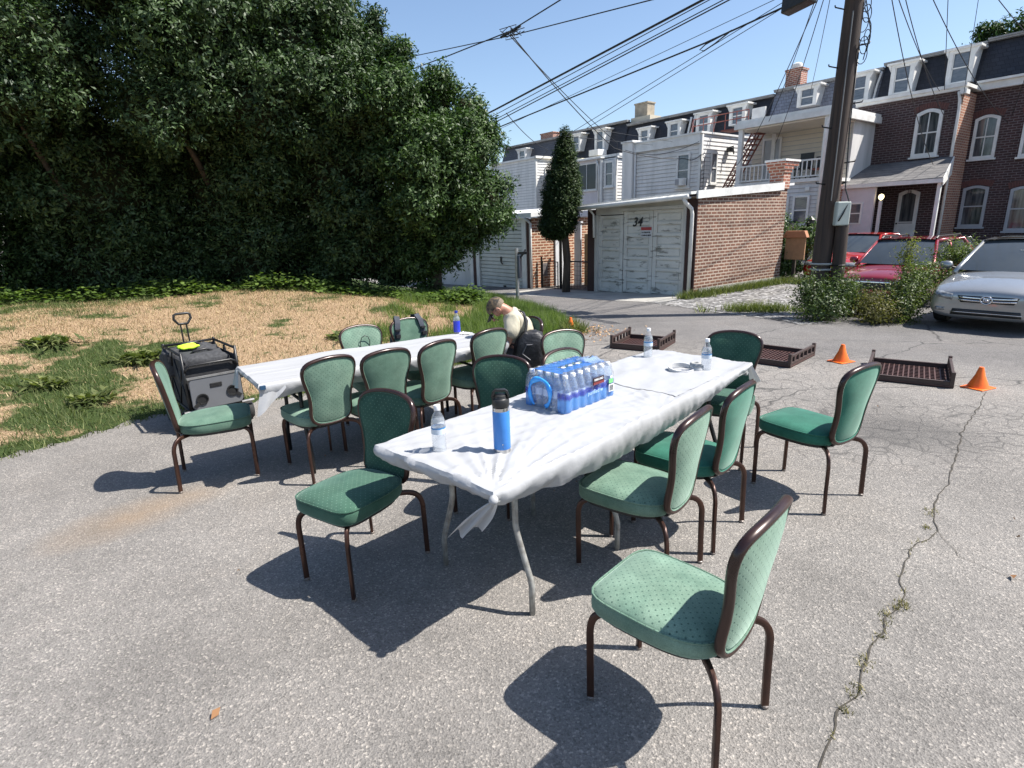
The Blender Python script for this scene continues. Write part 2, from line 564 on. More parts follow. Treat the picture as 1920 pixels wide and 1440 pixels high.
    nt.links.new(col, b.inputs["Base Color"])
    b.inputs["Roughness"].default_value = 0.82
    b.inputs["Specular IOR Level"].default_value = 0.35
    h = math_(nt, 'ADD', vo.outputs["Distance"], fine)
    bump_(nt, h, 0.75, 0.006, b)
    return m

ASPH = asphalt()
def axis_pts(lo, hi, core0, core1, step):
    a = [lo, lo * 0.5 + core0 * 0.5, core0 - 12]
    c = list(np.arange(core0, core1 + 1e-6, step))
    return a + c + [core1 + 12, core1 * 0.5 + hi * 0.5, hi]
gx = axis_pts(-400, 400, -26, 30, 0.8); gy = axis_pts(-200, 600, -6, 40, 0.8)
g = MB()
g.grid(lambda i, j: (gx[i], gy[j], ground_h(gx[i], gy[j])), len(gx), len(gy))
go = g.build("ground", ASPH, smooth=True)
tag(go, "grey worn asphalt of the parking lot and alley", "ground", kind="structure")

def sheet(name, poly_fn, nu, nv, mat, lift, label, cat):
    b = MB()
    def f(i, j):
        p = poly_fn(i / (nu - 1), j / (nv - 1))
        return (p.x, p.y, ground_h(p.x, p.y) + lift)
    b.grid(f, nu, nv)
    o = b.build(name, mat, smooth=True)
    return tag(o, label, cat, kind="structure")

def gravel_mat():
    m, nt, b, out = newmat("gravel")
    co = objco(nt)
    vo = N(nt, "ShaderNodeTexVoronoi"); vo.inputs["Scale"].default_value = 16.0; nt.links.new(co, vo.inputs["Vector"])
    sepc = N(nt, "ShaderNodeSeparateColor"); nt.links.new(vo.outputs["Color"], sepc.inputs[0])
    r = ramp(nt, sepc.outputs[0], [(0.0, (0.05, 0.048, 0.046)), (0.6, (0.16, 0.155, 0.15)), (1.0, (0.38, 0.37, 0.36))])
    n1 = noise_(nt, co, 1.4, 5)
    rr = ramp(nt, n1, [(0.5, (0, 0, 0)), (0.72, (0.5,) * 3)])
    col = mixc(nt, rr.outputs[0], r.outputs[0], (0.11, 0.095, 0.05))
    nt.links.new(col, b.inputs["Base Color"]); b.inputs["Roughness"].default_value = 0.9
    bump_(nt, vo.outputs["Distance"], 0.8, 0.03, b)
    return m
def drive(u, v):
    t = -2.0 + 9.5 * v
    e0 = 0.15 + 0.12 * mn.noise(Vector((3.1, t * 1.3, 0))) - (0.5 if v < 0.02 else 0)
    e1 = 3.4 + 0.6 * mn.noise(Vector((8.1, t * 0.9, 0)))
    tt = t + (0.35 * mn.noise(Vector((u * 5, 1.7, 0))) if v == 0 else 0)
    return rowp(e0 + (e1 - e0) * u, tt + 0.55 * (1 - u) * (1 - v))
sheet("gravel_driveway", drive, 12, 40, gravel_mat(), 0.006, "grey gravel driveway beside the brick garage", "driveway")
conc = M("concrete", (0.40, 0.38, 0.34), (0.27, 0.26, 0.24), 2.5, 0.85, bump=0.3, bscale=40)
sheet("concrete_apron", lambda u, v: rowp(-5.6 + 5.75 * u, (-1.75 + 0.25 * u + 0.08 * mn.noise(Vector((u * 6, 0, 0)))) * (1 - v)), 30, 8, conc, 0.005, "pale concrete apron in front of the garage doors", "apron")

# open crack running across the lot, with tufts in it
crack_mat = M("crack_dirt", (0.03, 0.027, 0.024), (0.07, 0.06, 0.045), 30, 0.95)
CR1 = [(4.68, 5.3), (4.16, 4.77), (3.6, 4.22), (3.29, 3.86), (3.0, 3.55), (2.87, 3.39), (2.7, 3.25), (2.49, 3.02), (2.36, 2.80), (2.1, 2.64), (1.89, 2.41), (1.82, 2.29), (1.76, 2.21), (1.64, 2.13), (1.53, 2.01), (1.39, 1.87), (1.27, 1.73), (1.17, 1.64), (1.08, 1.55), (1.02, 1.49), (0.9, 1.35), (0.7, 1.1)]
CR2 = [(2.36, 2.80), (2.29, 2.55), (2.33, 2.48), (2.40, 2.36), (2.52, 2.25), (2.8, 2.1)]
def densify(pts, step=0.03, jit=0.012):
    out = []
    for (a, b), (c, d) in zip(pts[:-1], pts[1:]):
        n = max(2, int(math.hypot(c - a, d - b) / step))
        for k in range(n):
            q = k / n
            x = a + (c - a) * q; y = b + (d - b) * q
            out.append((x + jit * mn.noise(Vector((x * 9, y * 9, 1))) * 2, y + jit * mn.noise(Vector((x * 9, y * 9, 7))) * 2))
    return out
cb_ = MB()
for pts, w in ((CR1, 0.0050), (CR2, 0.0016)):
    d = densify(pts)
    vs = []; fs = []
    for i, (x, y) in enumerate(d):
        a = d[min(i + 1, len(d) - 1)]; c = d[max(i - 1, 0)]
        n = Vector((-(a[1] - c[1]), a[0] - c[0], 0)).normalized()
        ww = w * (0.45 + 1.0 * abs(mn.noise(Vector((x * 6, y * 6, 3)))))
        z = ground_h(x, y) + 0.004
        vs += [(x + n.x * ww, y + n.y * ww, z), (x - n.x * ww, y - n.y * ww, z)]
    for i in range(len(d) - 1):
        fs.append((2 * i, 2 * i + 1, 2 * i + 3, 2 * i + 2))
    cb_.add(vs, fs)
tag(cb_.build("ground_crack", crack_mat, fixn=False), "dark open crack running through the asphalt", "crack", kind="structure")

# ------------------------------------------------------------------ lawn
LFRONT = [(-9.5, -6.0), (-6.5, -0.4), (-4.25, 4.35), (-3.94, 4.84), (-3.57, 5.43), (-2.73, 5.78), (-2.16, 6.06), (-1.67, 6.32), (-1.18, 6.72), (-0.69, 7.15), (-0.06, 7.86), (0.61, 8.73), (1.08, 9.75), (0.89, 11.2), (0.45, 12.5), (-0.3, 14.2), (-1.6, 17.0), (-4, 21)]
LPOLY = LFRONT + [(-40, 24), (-40, -6)]
_LF = np.array(LFRONT)
def lawn_d(X, Y):
    """distance to the lawn's edge, negative outside"""
    X = np.asarray(X, float); Y = np.asarray(Y, float)
    D = np.full(X.shape, 1e9)
    for (ax, ay), (bx, by) in zip(LFRONT[:-1], LFRONT[1:]):
        dx, dy = bx - ax, by - ay
        k = np.clip(((X - ax) * dx + (Y - ay) * dy) / (dx * dx + dy * dy), 0, 1)
        D = np.minimum(D, np.hypot(X - ax - k * dx, Y - ay - k * dy))
    inside = np.zeros(X.shape, bool)
    P = LPOLY
    for (ax, ay), (bx, by) in zip(P, P[1:] + P[:1]):
        c = ((ay > Y) != (by > Y))
        xin = (bx - ax) * (Y - ay) / (by - ay + 1e-12) + ax
        inside ^= c & (X < xin)
    return np.where(inside, D, -D)
def lawn_z(X, Y):
    d = np.clip(lawn_d(X, Y) / 5.5, -0.3, 1)
    k = np.clip(d, 0, 1)
    z = 0.52 * k * k * (3 - 2 * k) + 0.03 * np.minimum(1, np.maximum(d, -0.3) * 12)
    z = z + 0.03 * np.sin(X * 1.3 + Y) * np.sin(Y * 1.7 - X * 0.6) * k
    s = (X - G0.x) * AX.x + (Y - G0.y) * AX.y; t = (X - G0.x) * BX.x + (Y - G0.y) * BX.y
    q = np.clip((t + 5) / 4, 0, 1); q = q * q * (3 - 2 * q)
    return z + 0.035 * np.clip(s, -14, 0) * q * (1 - k)
PATCH = [(-5.3, 6.9, 0.55), (-6.3, 7.4, 0.5), (-5.6, 6.2, 0.45), (-4.9, 6.0, 0.4), (-4.6, 7.4, 0.6), (-7.2, 6.4, 0.4), (-3.2, 7.6, 0.5), (-2.3, 8.4, 0.5), (-3.6, 8.9, 0.35), (-2.1, 7.6, 0.35), (-5.9, 8.3, 0.3), (-4.6, 5.3, 0.45), (-4.1, 6.4, 0.35), (-5.4, 4.6, 0.5), (-7.5, 5.0, 0.5)]
def vnoise(X, Y, f, seed):
    X = np.asarray(X, float) * f + seed * 17.3; Y = np.asarray(Y, float) * f - seed * 9.1
    xi = np.floor(X); yi = np.floor(Y); u = X - xi; v = Y - yi
    u = u * u * (3 - 2 * u); v = v * v * (3 - 2 * v)
    def h(a, b):
        q = np.sin(a * 127.1 + b * 311.7 + seed * 74.7) * 43758.5453
        return q - np.floor(q)
    return (h(xi, yi) * (1 - u) + h(xi + 1, yi) * u) * (1 - v) + (h(xi, yi + 1) * (1 - u) + h(xi + 1, yi + 1) * u) * v
def green_mask(X, Y):
    X = np.asarray(X, float); Y = np.asarray(Y, float)
    d = lawn_d(X, Y)
    nz = 1.1 * (vnoise(X, Y, 1.1, 1) - 0.5) + 1.0 * (vnoise(X, Y, 3.1, 2) - 0.5) + 0.8 * (vnoise(X, Y, 8.0, 3) - 0.5)
    g = np.clip(1.15 - d / 0.5, 0, 1) * 0.8 + 0.25
    for x, y, r in PATCH:
        q = np.hypot(X - x, Y - y) / (r * 0.72 * (0.7 + 0.9 * vnoise(X + x, Y, 2.6, 5)))
        g = np.maximum(g, np.clip(1.25 - q * 0.85, 0, 0.85))
    under = np.clip((Y - np.interp(X, [-13, -9.6, -5.9, -3.8, -0.7], [9.6, 10.6, 12.0, 12.3, 12.5])) / 0.4, 0, 1)
    g = np.maximum(g, under * 1.4)
    right = np.clip((X + 1.9 - 0.25 * (Y - 8)) / 1.2, 0, 1)
    g = np.maximum(g, right * 0.95)
    return np.clip(g + nz * 0.85, 0, 1)
lx = np.concatenate([[-40, -30, -22], np.arange(-17, 1.61, 0.15)]); ly = np.concatenate([[-6, -4, -2], np.arange(-1, 21.01, 0.15)])
GX, GY = np.meshgrid(lx, ly, indexing='ij')
GD = lawn_d(GX, GY); GZ = lawn_z(GX, GY)
wob = 0.06 * np.sin(GX * 9 + GY * 4) * np.sin(GY * 11)
keep = (GD + wob) > -0.05
nx, ny = GX.shape
idx = np.arange(nx * ny).reshape(nx, ny)
Fq = np.stack([idx[:-1, :-1], idx[1:, :-1], idx[1:, 1:], idx[:-1, 1:]], -1)
kq = keep[:-1, :-1] & keep[1:, :-1] & keep[1:, 1:] & keep[:-1, 1:]
Fq = Fq[kq]
Vl = np.stack([GX, GY, np.where(GD < 0.05, np.maximum(GZ, -0.5) * 0 + GZ, GZ)], -1).reshape(-1, 3)
used = np.unique(Fq); remap = -np.ones(nx * ny, int); remap[used] = np.arange(len(used))
def lawn_mat():
    m, nt, b, out = newmat("lawn_soil")
    co = objco(nt)
    at = N(nt, "ShaderNodeAttribute"); at.attribute_name = "cover"
    n1 = noise_(nt, co, 7, 6, 0.7); n2 = noise_(nt, co, 60, 4, 0.7)
    straw = ramp(nt, n2, [(0.3, (0.13, 0.085, 0.05)), (0.5, (0.32, 0.22, 0.135)), (0.72, (0.52, 0.40, 0.27))])
    grn = ramp(nt, n2, [(0.3, (0.018, 0.034, 0.010)), (0.7, (0.075, 0.105, 0.035))])
    f = math_(nt, 'ADD', at.outputs["Fac"], math_(nt, 'MULTIPLY', math_(nt, 'SUBTRACT', n1, 0.5), 1.2))
    f = ramp(nt, f, [(0.4, (0, 0, 0)), (0.65, (1, 1, 1))]).outputs[0]
    col = mixc(nt, f, straw.outputs[0], grn.outputs[0])
    nt.links.new(col, b.inputs["Base Color"]); b.inputs["Roughness"].default_value = 0.95
    b.inputs["Specular IOR Level"].default_value = 0.1
    bump_(nt, n2, 0.7, 0.03, b)
    return m
lo = raw_mesh("lawn", Vl[used], remap[Fq], lawn_mat(), smooth=True)
at = lo.data.attributes.new("cover", 'FLOAT', 'POINT')
at.data.foreach_set("value", green_mask(Vl[used][:, 0], Vl[used][:, 1]).astype(np.float32))
tag(lo, "dry straw coloured lawn with green patches", "lawn", kind="structure")

def blades(n, xr, yr, fn, hmin, hmax, w, lean, seed, zf=lawn_z, maxn=None):
    rg = np.random.default_rng(seed)
    X = rg.uniform(*xr, n); Y = rg.uniform(*yr, n)
    d = lawn_d(X, Y)
    k = fn(X, Y, d, rg)
    X, Y = X[k], Y[k]
    n = len(X)
    Z = zf(X, Y)
    a = rg.uniform(0, 2 * np.pi, n); h = rg.uniform(hmin, hmax, n); L = rg.uniform(0.1, lean, n) * h
    b = a + rg.uniform(-1, 1, n)
    ww = w * rg.uniform(0.7, 1.3, n)
    p0 = np.stack([X - np.sin(a) * ww, Y + np.cos(a) * ww, Z - 0.01], -1)
    p1 = np.stack([X + np.sin(a) * ww, Y - np.cos(a) * ww, Z - 0.01], -1)
    p2 = np.stack([X + np.cos(b) * L, Y + np.sin(b) * L, Z + h], -1)
    V = np.stack([p0, p1, p2], 1).reshape(-1, 3)
    return V, np.arange(3 * n).reshape(-1, 3)
straw_m = leaf_mat("straw_blade", (0.14, 0.095, 0.045), (0.66, 0.51, 0.30), 0.15, 0.7, 0.2, (1.1, 1.0, 0.8))
green_m = leaf_mat("grass_blade", (0.04, 0.062, 0.018), (0.20, 0.22, 0.085), 0.3, 0.6, 0.25)
V, F_ = blades(230000, (-11, 1.2), (3.2, 13.5), lambda X, Y, d, rg: (d > 0.03) & (rg.uniform(0, 1, len(X)) > green_mask(X, Y) * 1.1 - 0.02) & (rg.uniform(0, 1, len(X)) < np.clip(9.5 / Y, .4, 1)), 0.015, 0.05, 0.0038, 2.4, 1)
tag(raw_mesh("dry_grass", V, F_, straw_m), "dry straw grass covering the lawn", "grass", kind="stuff")
V, F_ = blades(260000, (-11, 1.3), (2.5, 15.0), lambda X, Y, d, rg: (d > -0.06) & (rg.uniform(0, 1, len(X)) < green_mask(X, Y) ** 1.5 * 0.8 + 0.02), 0.03, 0.10, 0.0045, 1.3, 2)
tall_m = leaf_mat("tall_grass_blade", (0.06, 0.105, 0.025), (0.21, 0.27, 0.085), 0.4, 0.55, 0.25)
V2, F2 = blades(90000, (-2.2, 1.3), (7.0, 15.0), lambda X, Y, d, rg: (d > 0.0) & (rg.uniform(0, 1, len(X)) < green_mask(X, Y)), 0.08, 0.24, 0.005, 0.9, 3)
V3 = np.concatenate([V, V2]); F3 = np.concatenate([F_, F2 + len(V)])
tag(raw_mesh("green_grass", V3, F3, [green_m, tall_m], mi=np.concatenate([np.zeros(len(F_), int), np.ones(len(F2), int)])), "green grass growing in patches along the lawn edge", "grass", kind="stuff")

# tufts in the crack and along walls
def tuft_points(pts, n, spread, seed):
    rg = np.random.default_rng(seed)
    i = rg.integers(0, len(pts), n); P = np.array(pts)[i] + rg.normal(0, spread, (n, 2))
    return P
def tuft_mesh(P, hmin, hmax, w, seed):
    rg = np.random.default_rng(seed); n = len(P)
    Z = np.array([ground_h(x, y) for x, y in P])
    a = rg.uniform(0, 6.283, n); h = rg.uniform(hmin, hmax, n); L = h * rg.uniform(0.2, 1.5, n)
    p0 = np.stack([P[:, 0] - np.sin(a) * w, P[:, 1] + np.cos(a) * w, Z], -1)
    p1 = np.stack([P[:, 0] + np.sin(a) * w, P[:, 1] - np.cos(a) * w, Z], -1)
    p2 = np.stack([P[:, 0] + np.cos(a) * L, P[:, 1] + np.sin(a) * L, Z + h], -1)
    return np.stack([p0, p1, p2], 1).reshape(-1, 3), np.arange(3 * n).reshape(-1, 3)
tp = [(2.49, 3.02), (2.46, 2.98), (1.76, 2.21), (1.75, 2.18), (1.72, 2.17), (1.64, 2.13), (1.60, 2.09), (1.39, 1.87), (1.36, 1.84), (1.27, 1.73), (1.23, 1.70), (1.16, 1.63), (1.53, 2.0), (2.33, 2.85)]
P = np.concatenate([tuft_points(tp, 300, 0.014, 5), tuft_points(densify(CR1[8:20], 0.05), 60, 0.008, 6)])
V, F_ = tuft_mesh(P, 0.006, 0.03, 0.0022, 8)
crackweed = leaf_mat("crack_weed", (0.06, 0.065, 0.02), (0.33, 0.28, 0.12), 0.2, 0.7, 0.2)
tag(raw_mesh("crack_weeds", V, F_, crackweed), "small weeds sprouting from the asphalt crack", "weeds", kind="stuff")
wl = [tuple(rowp(0.12 + 0.25 * random.random() ** 2, t)[:2]) for t in np.arange(-0.6, 4.4, 0.04)]
wl += [tuple(rowp(0.6 + 0.9 * random.random(), 3.6 + 0.8 * random.random())[:2]) for _ in range(60)]
wl += [(4.86 + random.gauss(0, 0.35), 10.9 + random.gauss(0, 0.12)) for _ in range(40)]
wl += [(0.95 + random.gauss(0, 0.12), 9.4 + random.gauss(0, 0.3)) for _ in range(30)]
V, F_ = tuft_mesh(tuft_points(wl, 9000, 0.09, 9), 0.04, 0.22, 0.008, 10)
tag(raw_mesh("wall_weeds", V, F_, leaf_mat("wall_weed", (0.05, 0.075, 0.02), (0.20, 0.22, 0.07), 0.25, 0.6, 0.2)), "low weeds and grass along the garage wall and gravel", "weeds", kind="stuff")
rl = np.random.default_rng(4)
lv = []; lf = []
for k in range(420):
    if k < 400:
        x = 1.25 + rl.normal(0, 0.32); y = 9.15 + rl.normal(0, 0.28)
    elif k == 400:
        x, y = -1.146, 1.703
    elif k == 401:
        x, y = 2.40, 2.36
    else:
        x = rl.uniform(-3, 3.5); y = rl.uniform(2.6, 6.5)
    a = rl.uniform(0, 6.28); L = rl.uniform(0.012, 0.03) * (1 if k < 402 else .4); z = ground_h(x, y) + 0.007
    c, s_ = math.cos(a) * L, math.sin(a) * L
    b = len(lv)
    lv += [(x - c, y - s_, z), (x + s_ * .5, y - c * .5, z + rl.uniform(0, .015)), (x + c, y + s_, z + 0.01), (x - s_ * .5, y + c * .5, z + rl.uniform(0, .02))]
    lf.append((b, b + 1, b + 2, b + 3))
tag(raw_mesh("leaf_litter", np.array(lv), np.array(lf), leaf_mat("dead_leaf", (0.22, 0.11, 0.05), (0.62, 0.42, 0.24), 0.1, 0.7, 0.2, (1, .9, .7))), "dead tan leaves scattered on the asphalt", "leaves", kind="stuff")

# ------------------------------------------------------------------ foliage
def leaf_cloud(ells, n, ln, seed, shell=0.45, lump=0.16, up=0.35, per=8, spread=0.14, wid=0.37, front=None, cull=True):
    rg = np.random.default_rng(seed)
    E = np.array(ells, float)
    w = (E[:, 3] * E[:, 5] + E[:, 3] * E[:, 4] + E[:, 4] * E[:, 5]); w /= w.sum()
    m = int(n / per * 1.35)
    ei = rg.choice(len(E), m, p=w)
    D = rg.normal(size=(m, 3)); D /= np.linalg.norm(D, axis=1)[:, None]
    if front is not None:
        fl = np.array(front); k = D @ fl < -0.35
        k &= rg.uniform(0, 1, m) < 0.75
        D[k] = -D[k]
    ph = rg.uniform(0, 6.28, (6,)); fr = rg.normal(0, 3.2, (6, 3))
    lu = sum(np.sin(D @ fr[i] * 1.6 + ph[i] + ei * 1.7) for i in range(6)) / 6
    r = (1 - shell * rg.uniform(0, 1, m) ** 1.8) * (1 + lump * 2.2 * lu)
    C = E[ei, :3] + D * r[:, None] * E[ei, 3:6]
    ok = np.ones(m, bool)
    for k in range(len(E) if cull else 0):
        q = np.linalg.norm((C - E[k, :3]) / E[k, 3:6], axis=1)
        ok &= ~((q < 0.62) & (ei != k))
    ok &= C[:, 2] > 0.05
    C, D = C[ok], D[ok]
    m = len(C)
    ax = D + rg.normal(0, 0.5, (m, 3)) + np.array([0, 0, up]); ax /= np.linalg.norm(ax, axis=1)[:, None]
    pc = np.repeat(C, per, 0); pa = np.repeat(ax, per, 0); n = len(pc)
    k = np.tile(np.linspace(-1, 1, per), m)
    pos = pc + pa * (k * spread)[:, None] + rg.normal(0, spread * 0.22, (n, 3))
    side = rg.normal(size=(n, 3)); side -= pa * np.sum(side * pa, 1)[:, None]; side /= np.linalg.norm(side, axis=1)[:, None] + 1e-9
    al = side + pa * rg.uniform(0.1, 0.9, n)[:, None] + np.array([0, 0, -0.12]); al /= np.linalg.norm(al, axis=1)[:, None]
    sd = np.cross(al, pa + rg.normal(0, 0.25, (n, 3))); sd /= np.linalg.norm(sd, axis=1)[:, None] + 1e-9
    nm = np.cross(sd, al)
    L = (ln * rg.uniform(0.65, 1.3, n))[:, None]; W = L * wid * 0.5
    b = pos; tip = pos + al * L - nm * L * 0.12
    l1 = pos + al * L * 0.5 + sd * W + nm * L * 0.06; r1 = pos + al * L * 0.5 - sd * W + nm * L * 0.06
    V = np.stack([b, r1, tip, l1], 1).reshape(-1, 3)
    return V, np.arange(4 * n).reshape(-1, 4)

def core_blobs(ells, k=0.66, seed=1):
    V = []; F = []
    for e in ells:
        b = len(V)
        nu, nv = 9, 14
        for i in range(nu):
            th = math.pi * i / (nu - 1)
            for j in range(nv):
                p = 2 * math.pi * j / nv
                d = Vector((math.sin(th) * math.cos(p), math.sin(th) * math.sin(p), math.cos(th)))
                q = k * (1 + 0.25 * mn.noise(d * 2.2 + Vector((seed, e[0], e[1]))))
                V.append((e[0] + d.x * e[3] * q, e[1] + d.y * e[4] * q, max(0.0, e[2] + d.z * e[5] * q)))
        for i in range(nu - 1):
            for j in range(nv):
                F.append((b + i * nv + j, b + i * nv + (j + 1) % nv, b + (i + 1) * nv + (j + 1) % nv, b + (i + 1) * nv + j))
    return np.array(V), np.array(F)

core_mat = M("inner_shade_core", (0.012, 0.016, 0.007), (0.03, 0.03, 0.015), 6, 0.95, spec=0.05, bump=0.8)  # dark solid cores added inside the crowns to block light and see-through
bark = M("bark", (0.10, 0.075, 0.055), (0.045, 0.035, 0.028), 9, 0.9, bump=0.6, stretch=(1, 1, 0.25))
HEDGE = leaf_mat("shrub_leaf", (0.016, 0.036, 0.012), (0.085, 0.135, 0.048), 0.12, 0.5, 0.28, (1.1, 1.5, 0.5))
HEDGE2 = leaf_mat("shrub_leaf_bright", (0.020, 0.044, 0.011), (0.095, 0.155, 0.045), 0.15, 0.5, 0.28, (1.1, 1.5, 0.5))

def make_tree(name, label, base, ells, n, ln, seed, mat, cat="tree", group=None, trunk_r=0.16, limbs=5, core=0.6, front=(0.2, -0.9, 0.3), clumps=9, **kw):
    z0 = base[2]
    root = thing(name, label, cat, base, 0, group)
    le = [(e[0] - base[0], e[1] - base[1], e[2] - z0, e[3], e[4], e[5]) for e in ells]
    if clumps:
        rc = random.Random(seed * 7)
        sub_ = []
        for e in le:
            R_ = (e[3] + e[4] + e[5]) / 3
            for q in range(max(3, int(clumps * R_))):
                while True:
                    d = Vector((rc.gauss(0, 1), rc.gauss(-.35, 1), rc.gauss(.25, 1)))
                    if d.length > .2: break
                d.normalize(); k = rc.uniform(.30, .46)
                sub_.append((e[0] + d.x * e[3] * .80, e[1] + d.y * e[4] * .80, max(.2, e[2] + d.z * e[5] * .80), R_ * k, R_ * k, R_ * k * .85))
        V, F = leaf_cloud(sub_, int(n * .8), ln, seed, front=front, cull=False, **kw)
        V2, F2 = leaf_cloud([(a, b_, c, x * .86, y * .86, z * .86) for a, b_, c, x, y, z in le], int(n * .42), ln, seed + 1, front=front, **kw)
        F = np.concatenate([F, F2 + len(V)]); V = np.concatenate([V, V2])
    else:
        V, F = leaf_cloud(le, n, ln, seed, front=front, **kw)
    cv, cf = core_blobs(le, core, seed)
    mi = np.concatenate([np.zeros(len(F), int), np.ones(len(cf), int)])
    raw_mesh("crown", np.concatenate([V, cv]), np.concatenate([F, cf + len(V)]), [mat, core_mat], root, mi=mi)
    tb = MB()
    rg = random.Random(seed)
    top = max(e[2] for e in le)
    tb.tube([(0, 0, -0.2), (0.05, 0.03, top * 0.25), (-0.05, 0.05, top * 0.55), (0, 0, top * 0.85)], [trunk_r * 1.25, trunk_r, trunk_r * 0.75, trunk_r * 0.3], 9)
    for k in range(limbs):
        e = le[k % len(le)]
        h = top * rg.uniform(0.12, 0.4)
        tb.tube([(0, 0, h), (e[0] * 0.4, e[1] * 0.4, h + (e[2] - h) * 0.45 + 0.1), (e[0] * 0.9, e[1] * 0.9, e[2])], [trunk_r * 0.6, trunk_r * 0.4, trunk_r * 0.12], 7)
    tb.build("trunk", bark, root, smooth=True)
    return root

HG = "overgrown shrub trees behind the lawn"
T = []
make_tree("shrub_tree", "low end tree of the dark tree row, drooping over the pale garage door", (-1.8, 13.7, 0.15),
    [(-1.75, 13.5, 2.75, 1.2, 1.3, 1.35), (-0.62, 13.5, 2.25, 0.78, 0.9, 0.72), (-0.85, 13.7, 3.3, 0.8, 0.9, 0.85), (-2.35, 13.6, 4.1, 1.0, 1.1, 1.2), (-2.2, 13.9, 1.3, 0.85, 0.8, 1.2), (-0.85, 14.0, 4.2, 0.40, 0.4, 0.55), (-1.5, 13.9, 4.55, 0.55, 0.5, 0.75), (-2.5, 13.9, 5.1, 0.6, 0.5, 0.7), (-0.35, 13.4, 1.75, 0.4, 0.5, 0.35), (-0.85, 13.4, 1.55, 0.5, 0.5, 0.42), (-1.35, 13.4, 1.25, 0.55, 0.5, 0.6)],
    60000, 0.098, 21, HEDGE2, group=HG)
make_tree("shrub_tree", "mid green tree second from the right end of the dark tree row", (-4.1, 14.2, 0.4),
    [(-3.9, 14.2, 3.0, 1.7, 1.3, 2.2), (-3.2, 13.7, 4.3, 1.1, 1.3, 1.2), (-4.4, 13.4, 5.3, 1.4, 1.4, 1.4), (-3.5, 14.0, 1.4, 1.5, 0.9, 1.4), (-2.75, 14.1, 0.9, 0.9, 0.6, 1.0), (-4.9, 14.6, 1.2, 1.5, 0.7, 1.5), (-5.3, 14.5, 3.0, 1.2, 0.7, 1.5), (-3.3, 14.2, 5.7, 0.7, 0.6, 0.75), (-5.0, 12.7, 4.2, 1.2, 1.0, 1.0), (-3.9, 14.4, 6.5, 0.9, 0.9, 0.9), (-2.8, 14.2, 5.9, 0.3, 0.3, 0.6)],
    92000, 0.098, 22, HEDGE, group=HG)
make_tree("shrub_tree", "tall tree at the middle of the dark tree row, its top out of the picture", (-6.7, 13.9, 0.5),
    [(-6.5, 14.2, 3.0, 2.0, 1.4, 2.6), (-6.0, 12.8, 5.2, 1.6, 1.5, 1.4), (-7.2, 12.7, 6.6, 1.8, 1.6, 1.6), (-5.6, 13.8, 7.2, 1.4, 1.3, 1.4), (-6.6, 12.0, 4.1, 1.1, 0.9, 0.8), (-6.2, 13.9, 1.3, 1.6, 0.9, 1.4), (-7.6, 14.2, 1.3, 1.6, 0.7, 1.6), (-8.1, 14.0, 3.3, 1.2, 0.7, 1.6)],
    108000, 0.098, 23, HEDGE, group=HG)
make_tree("shrub_tree", "spreading tree second from the left end of the dark tree row", (-9.2, 12.9, 0.5),
    [(-9.2, 13.2, 2.9, 2.1, 1.5, 2.6), (-8.7, 11.7, 5.1, 1.7, 1.6, 1.4), (-9.8, 11.8, 6.6, 1.8, 1.6, 1.6), (-8.3, 12.4, 7.4, 1.6, 1.5, 1.5), (-8.9, 11.0, 4.2, 1.3, 0.9, 0.8), (-9.1, 13.0, 1.2, 1.7, 0.9, 1.3), (-10.5, 13.3, 1.3, 1.7, 0.8, 1.6), (-10.6, 13.2, 3.5, 1.2, 0.7, 1.6)],
    100000, 0.098, 24, HEDGE, group=HG)
make_tree("shrub_tree", "leafy tree at the left end of the dark tree row, cut by the picture edge", (-11.9, 11.8, 0.5),
    [(-11.9, 12.0, 2.9, 2.1, 1.6, 2.6), (-11.3, 10.7, 5.1, 1.7, 1.6, 1.5), (-12.3, 10.6, 6.8, 1.8, 1.6, 1.6), (-10.6, 10.9, 6.6, 1.3, 1.1, 1.3), (-10.9, 10.0, 4.2, 1.1, 0.9, 0.7), (-11.8, 11.8, 1.2, 1.7, 0.9, 1.3), (-13.3, 11.6, 1.3, 1.7, 0.8, 1.6), (-10.1, 9.9, 4.8, 0.5, 0.5, 0.5)],
    80000, 0.10, 25, HEDGE2, group=HG)

# ivy and seedlings at the foot of the trees
rg = np.random.default_rng(31)
hb = np.array([(-11.6, 9.6), (-9.6, 10.75), (-7.6, 11.7), (-5.9, 12.2), (-3.8, 12.35), (-2.2, 12.3), (-1.2, 12.2), (-0.7, 12.3)])
n = 1500
k = rg.uniform(0, len(hb) - 1.001, n); i = k.astype(int); q = (k - i)[:, None]
PP = hb[i] * (1 - q) + hb[i + 1] * q
PP[:, 1] += 0.55 - np.abs(rg.normal(0, 0.45, n)) * 0.8 + 0.15 * np.sin(PP[:, 0] * 4)
PP[:, 0] += rg.normal(0, 0.1, n)
zz = lawn_z(PP[:, 0], PP[:, 1])
hh = 0.03 + rg.uniform(0.0, 0.22, n) * np.clip(vnoise(PP[:, 0], PP[:, 1] * .3, 1.5, 7) * 1.9 - 0.35, 0, 1.2)
ells_ = np.stack([PP[:, 0], PP[:, 1], zz + hh], -1)
per = 6
pc = np.repeat(ells_, per, 0) + rg.normal(0, 0.07, (n * per, 3))
a = rg.uniform(0, 6.28, n * per); tl = rg.uniform(-0.35, 0.5, n * per)
al = np.stack([np.cos(a) * np.cos(tl), np.sin(a) * np.cos(tl), np.sin(tl)], -1)
sd = np.stack([-np.sin(a), np.cos(a), rg.uniform(-.4, .4, n * per)], -1)
L = rg.uniform(0.06, 0.13, (n * per, 1))
V = np.stack([pc, pc + al * L * .45 - sd * L * .38, pc + al * L + np.array([0, 0, -.02]), pc + al * L * .45 + sd * L * .38], 1).reshape(-1, 3)
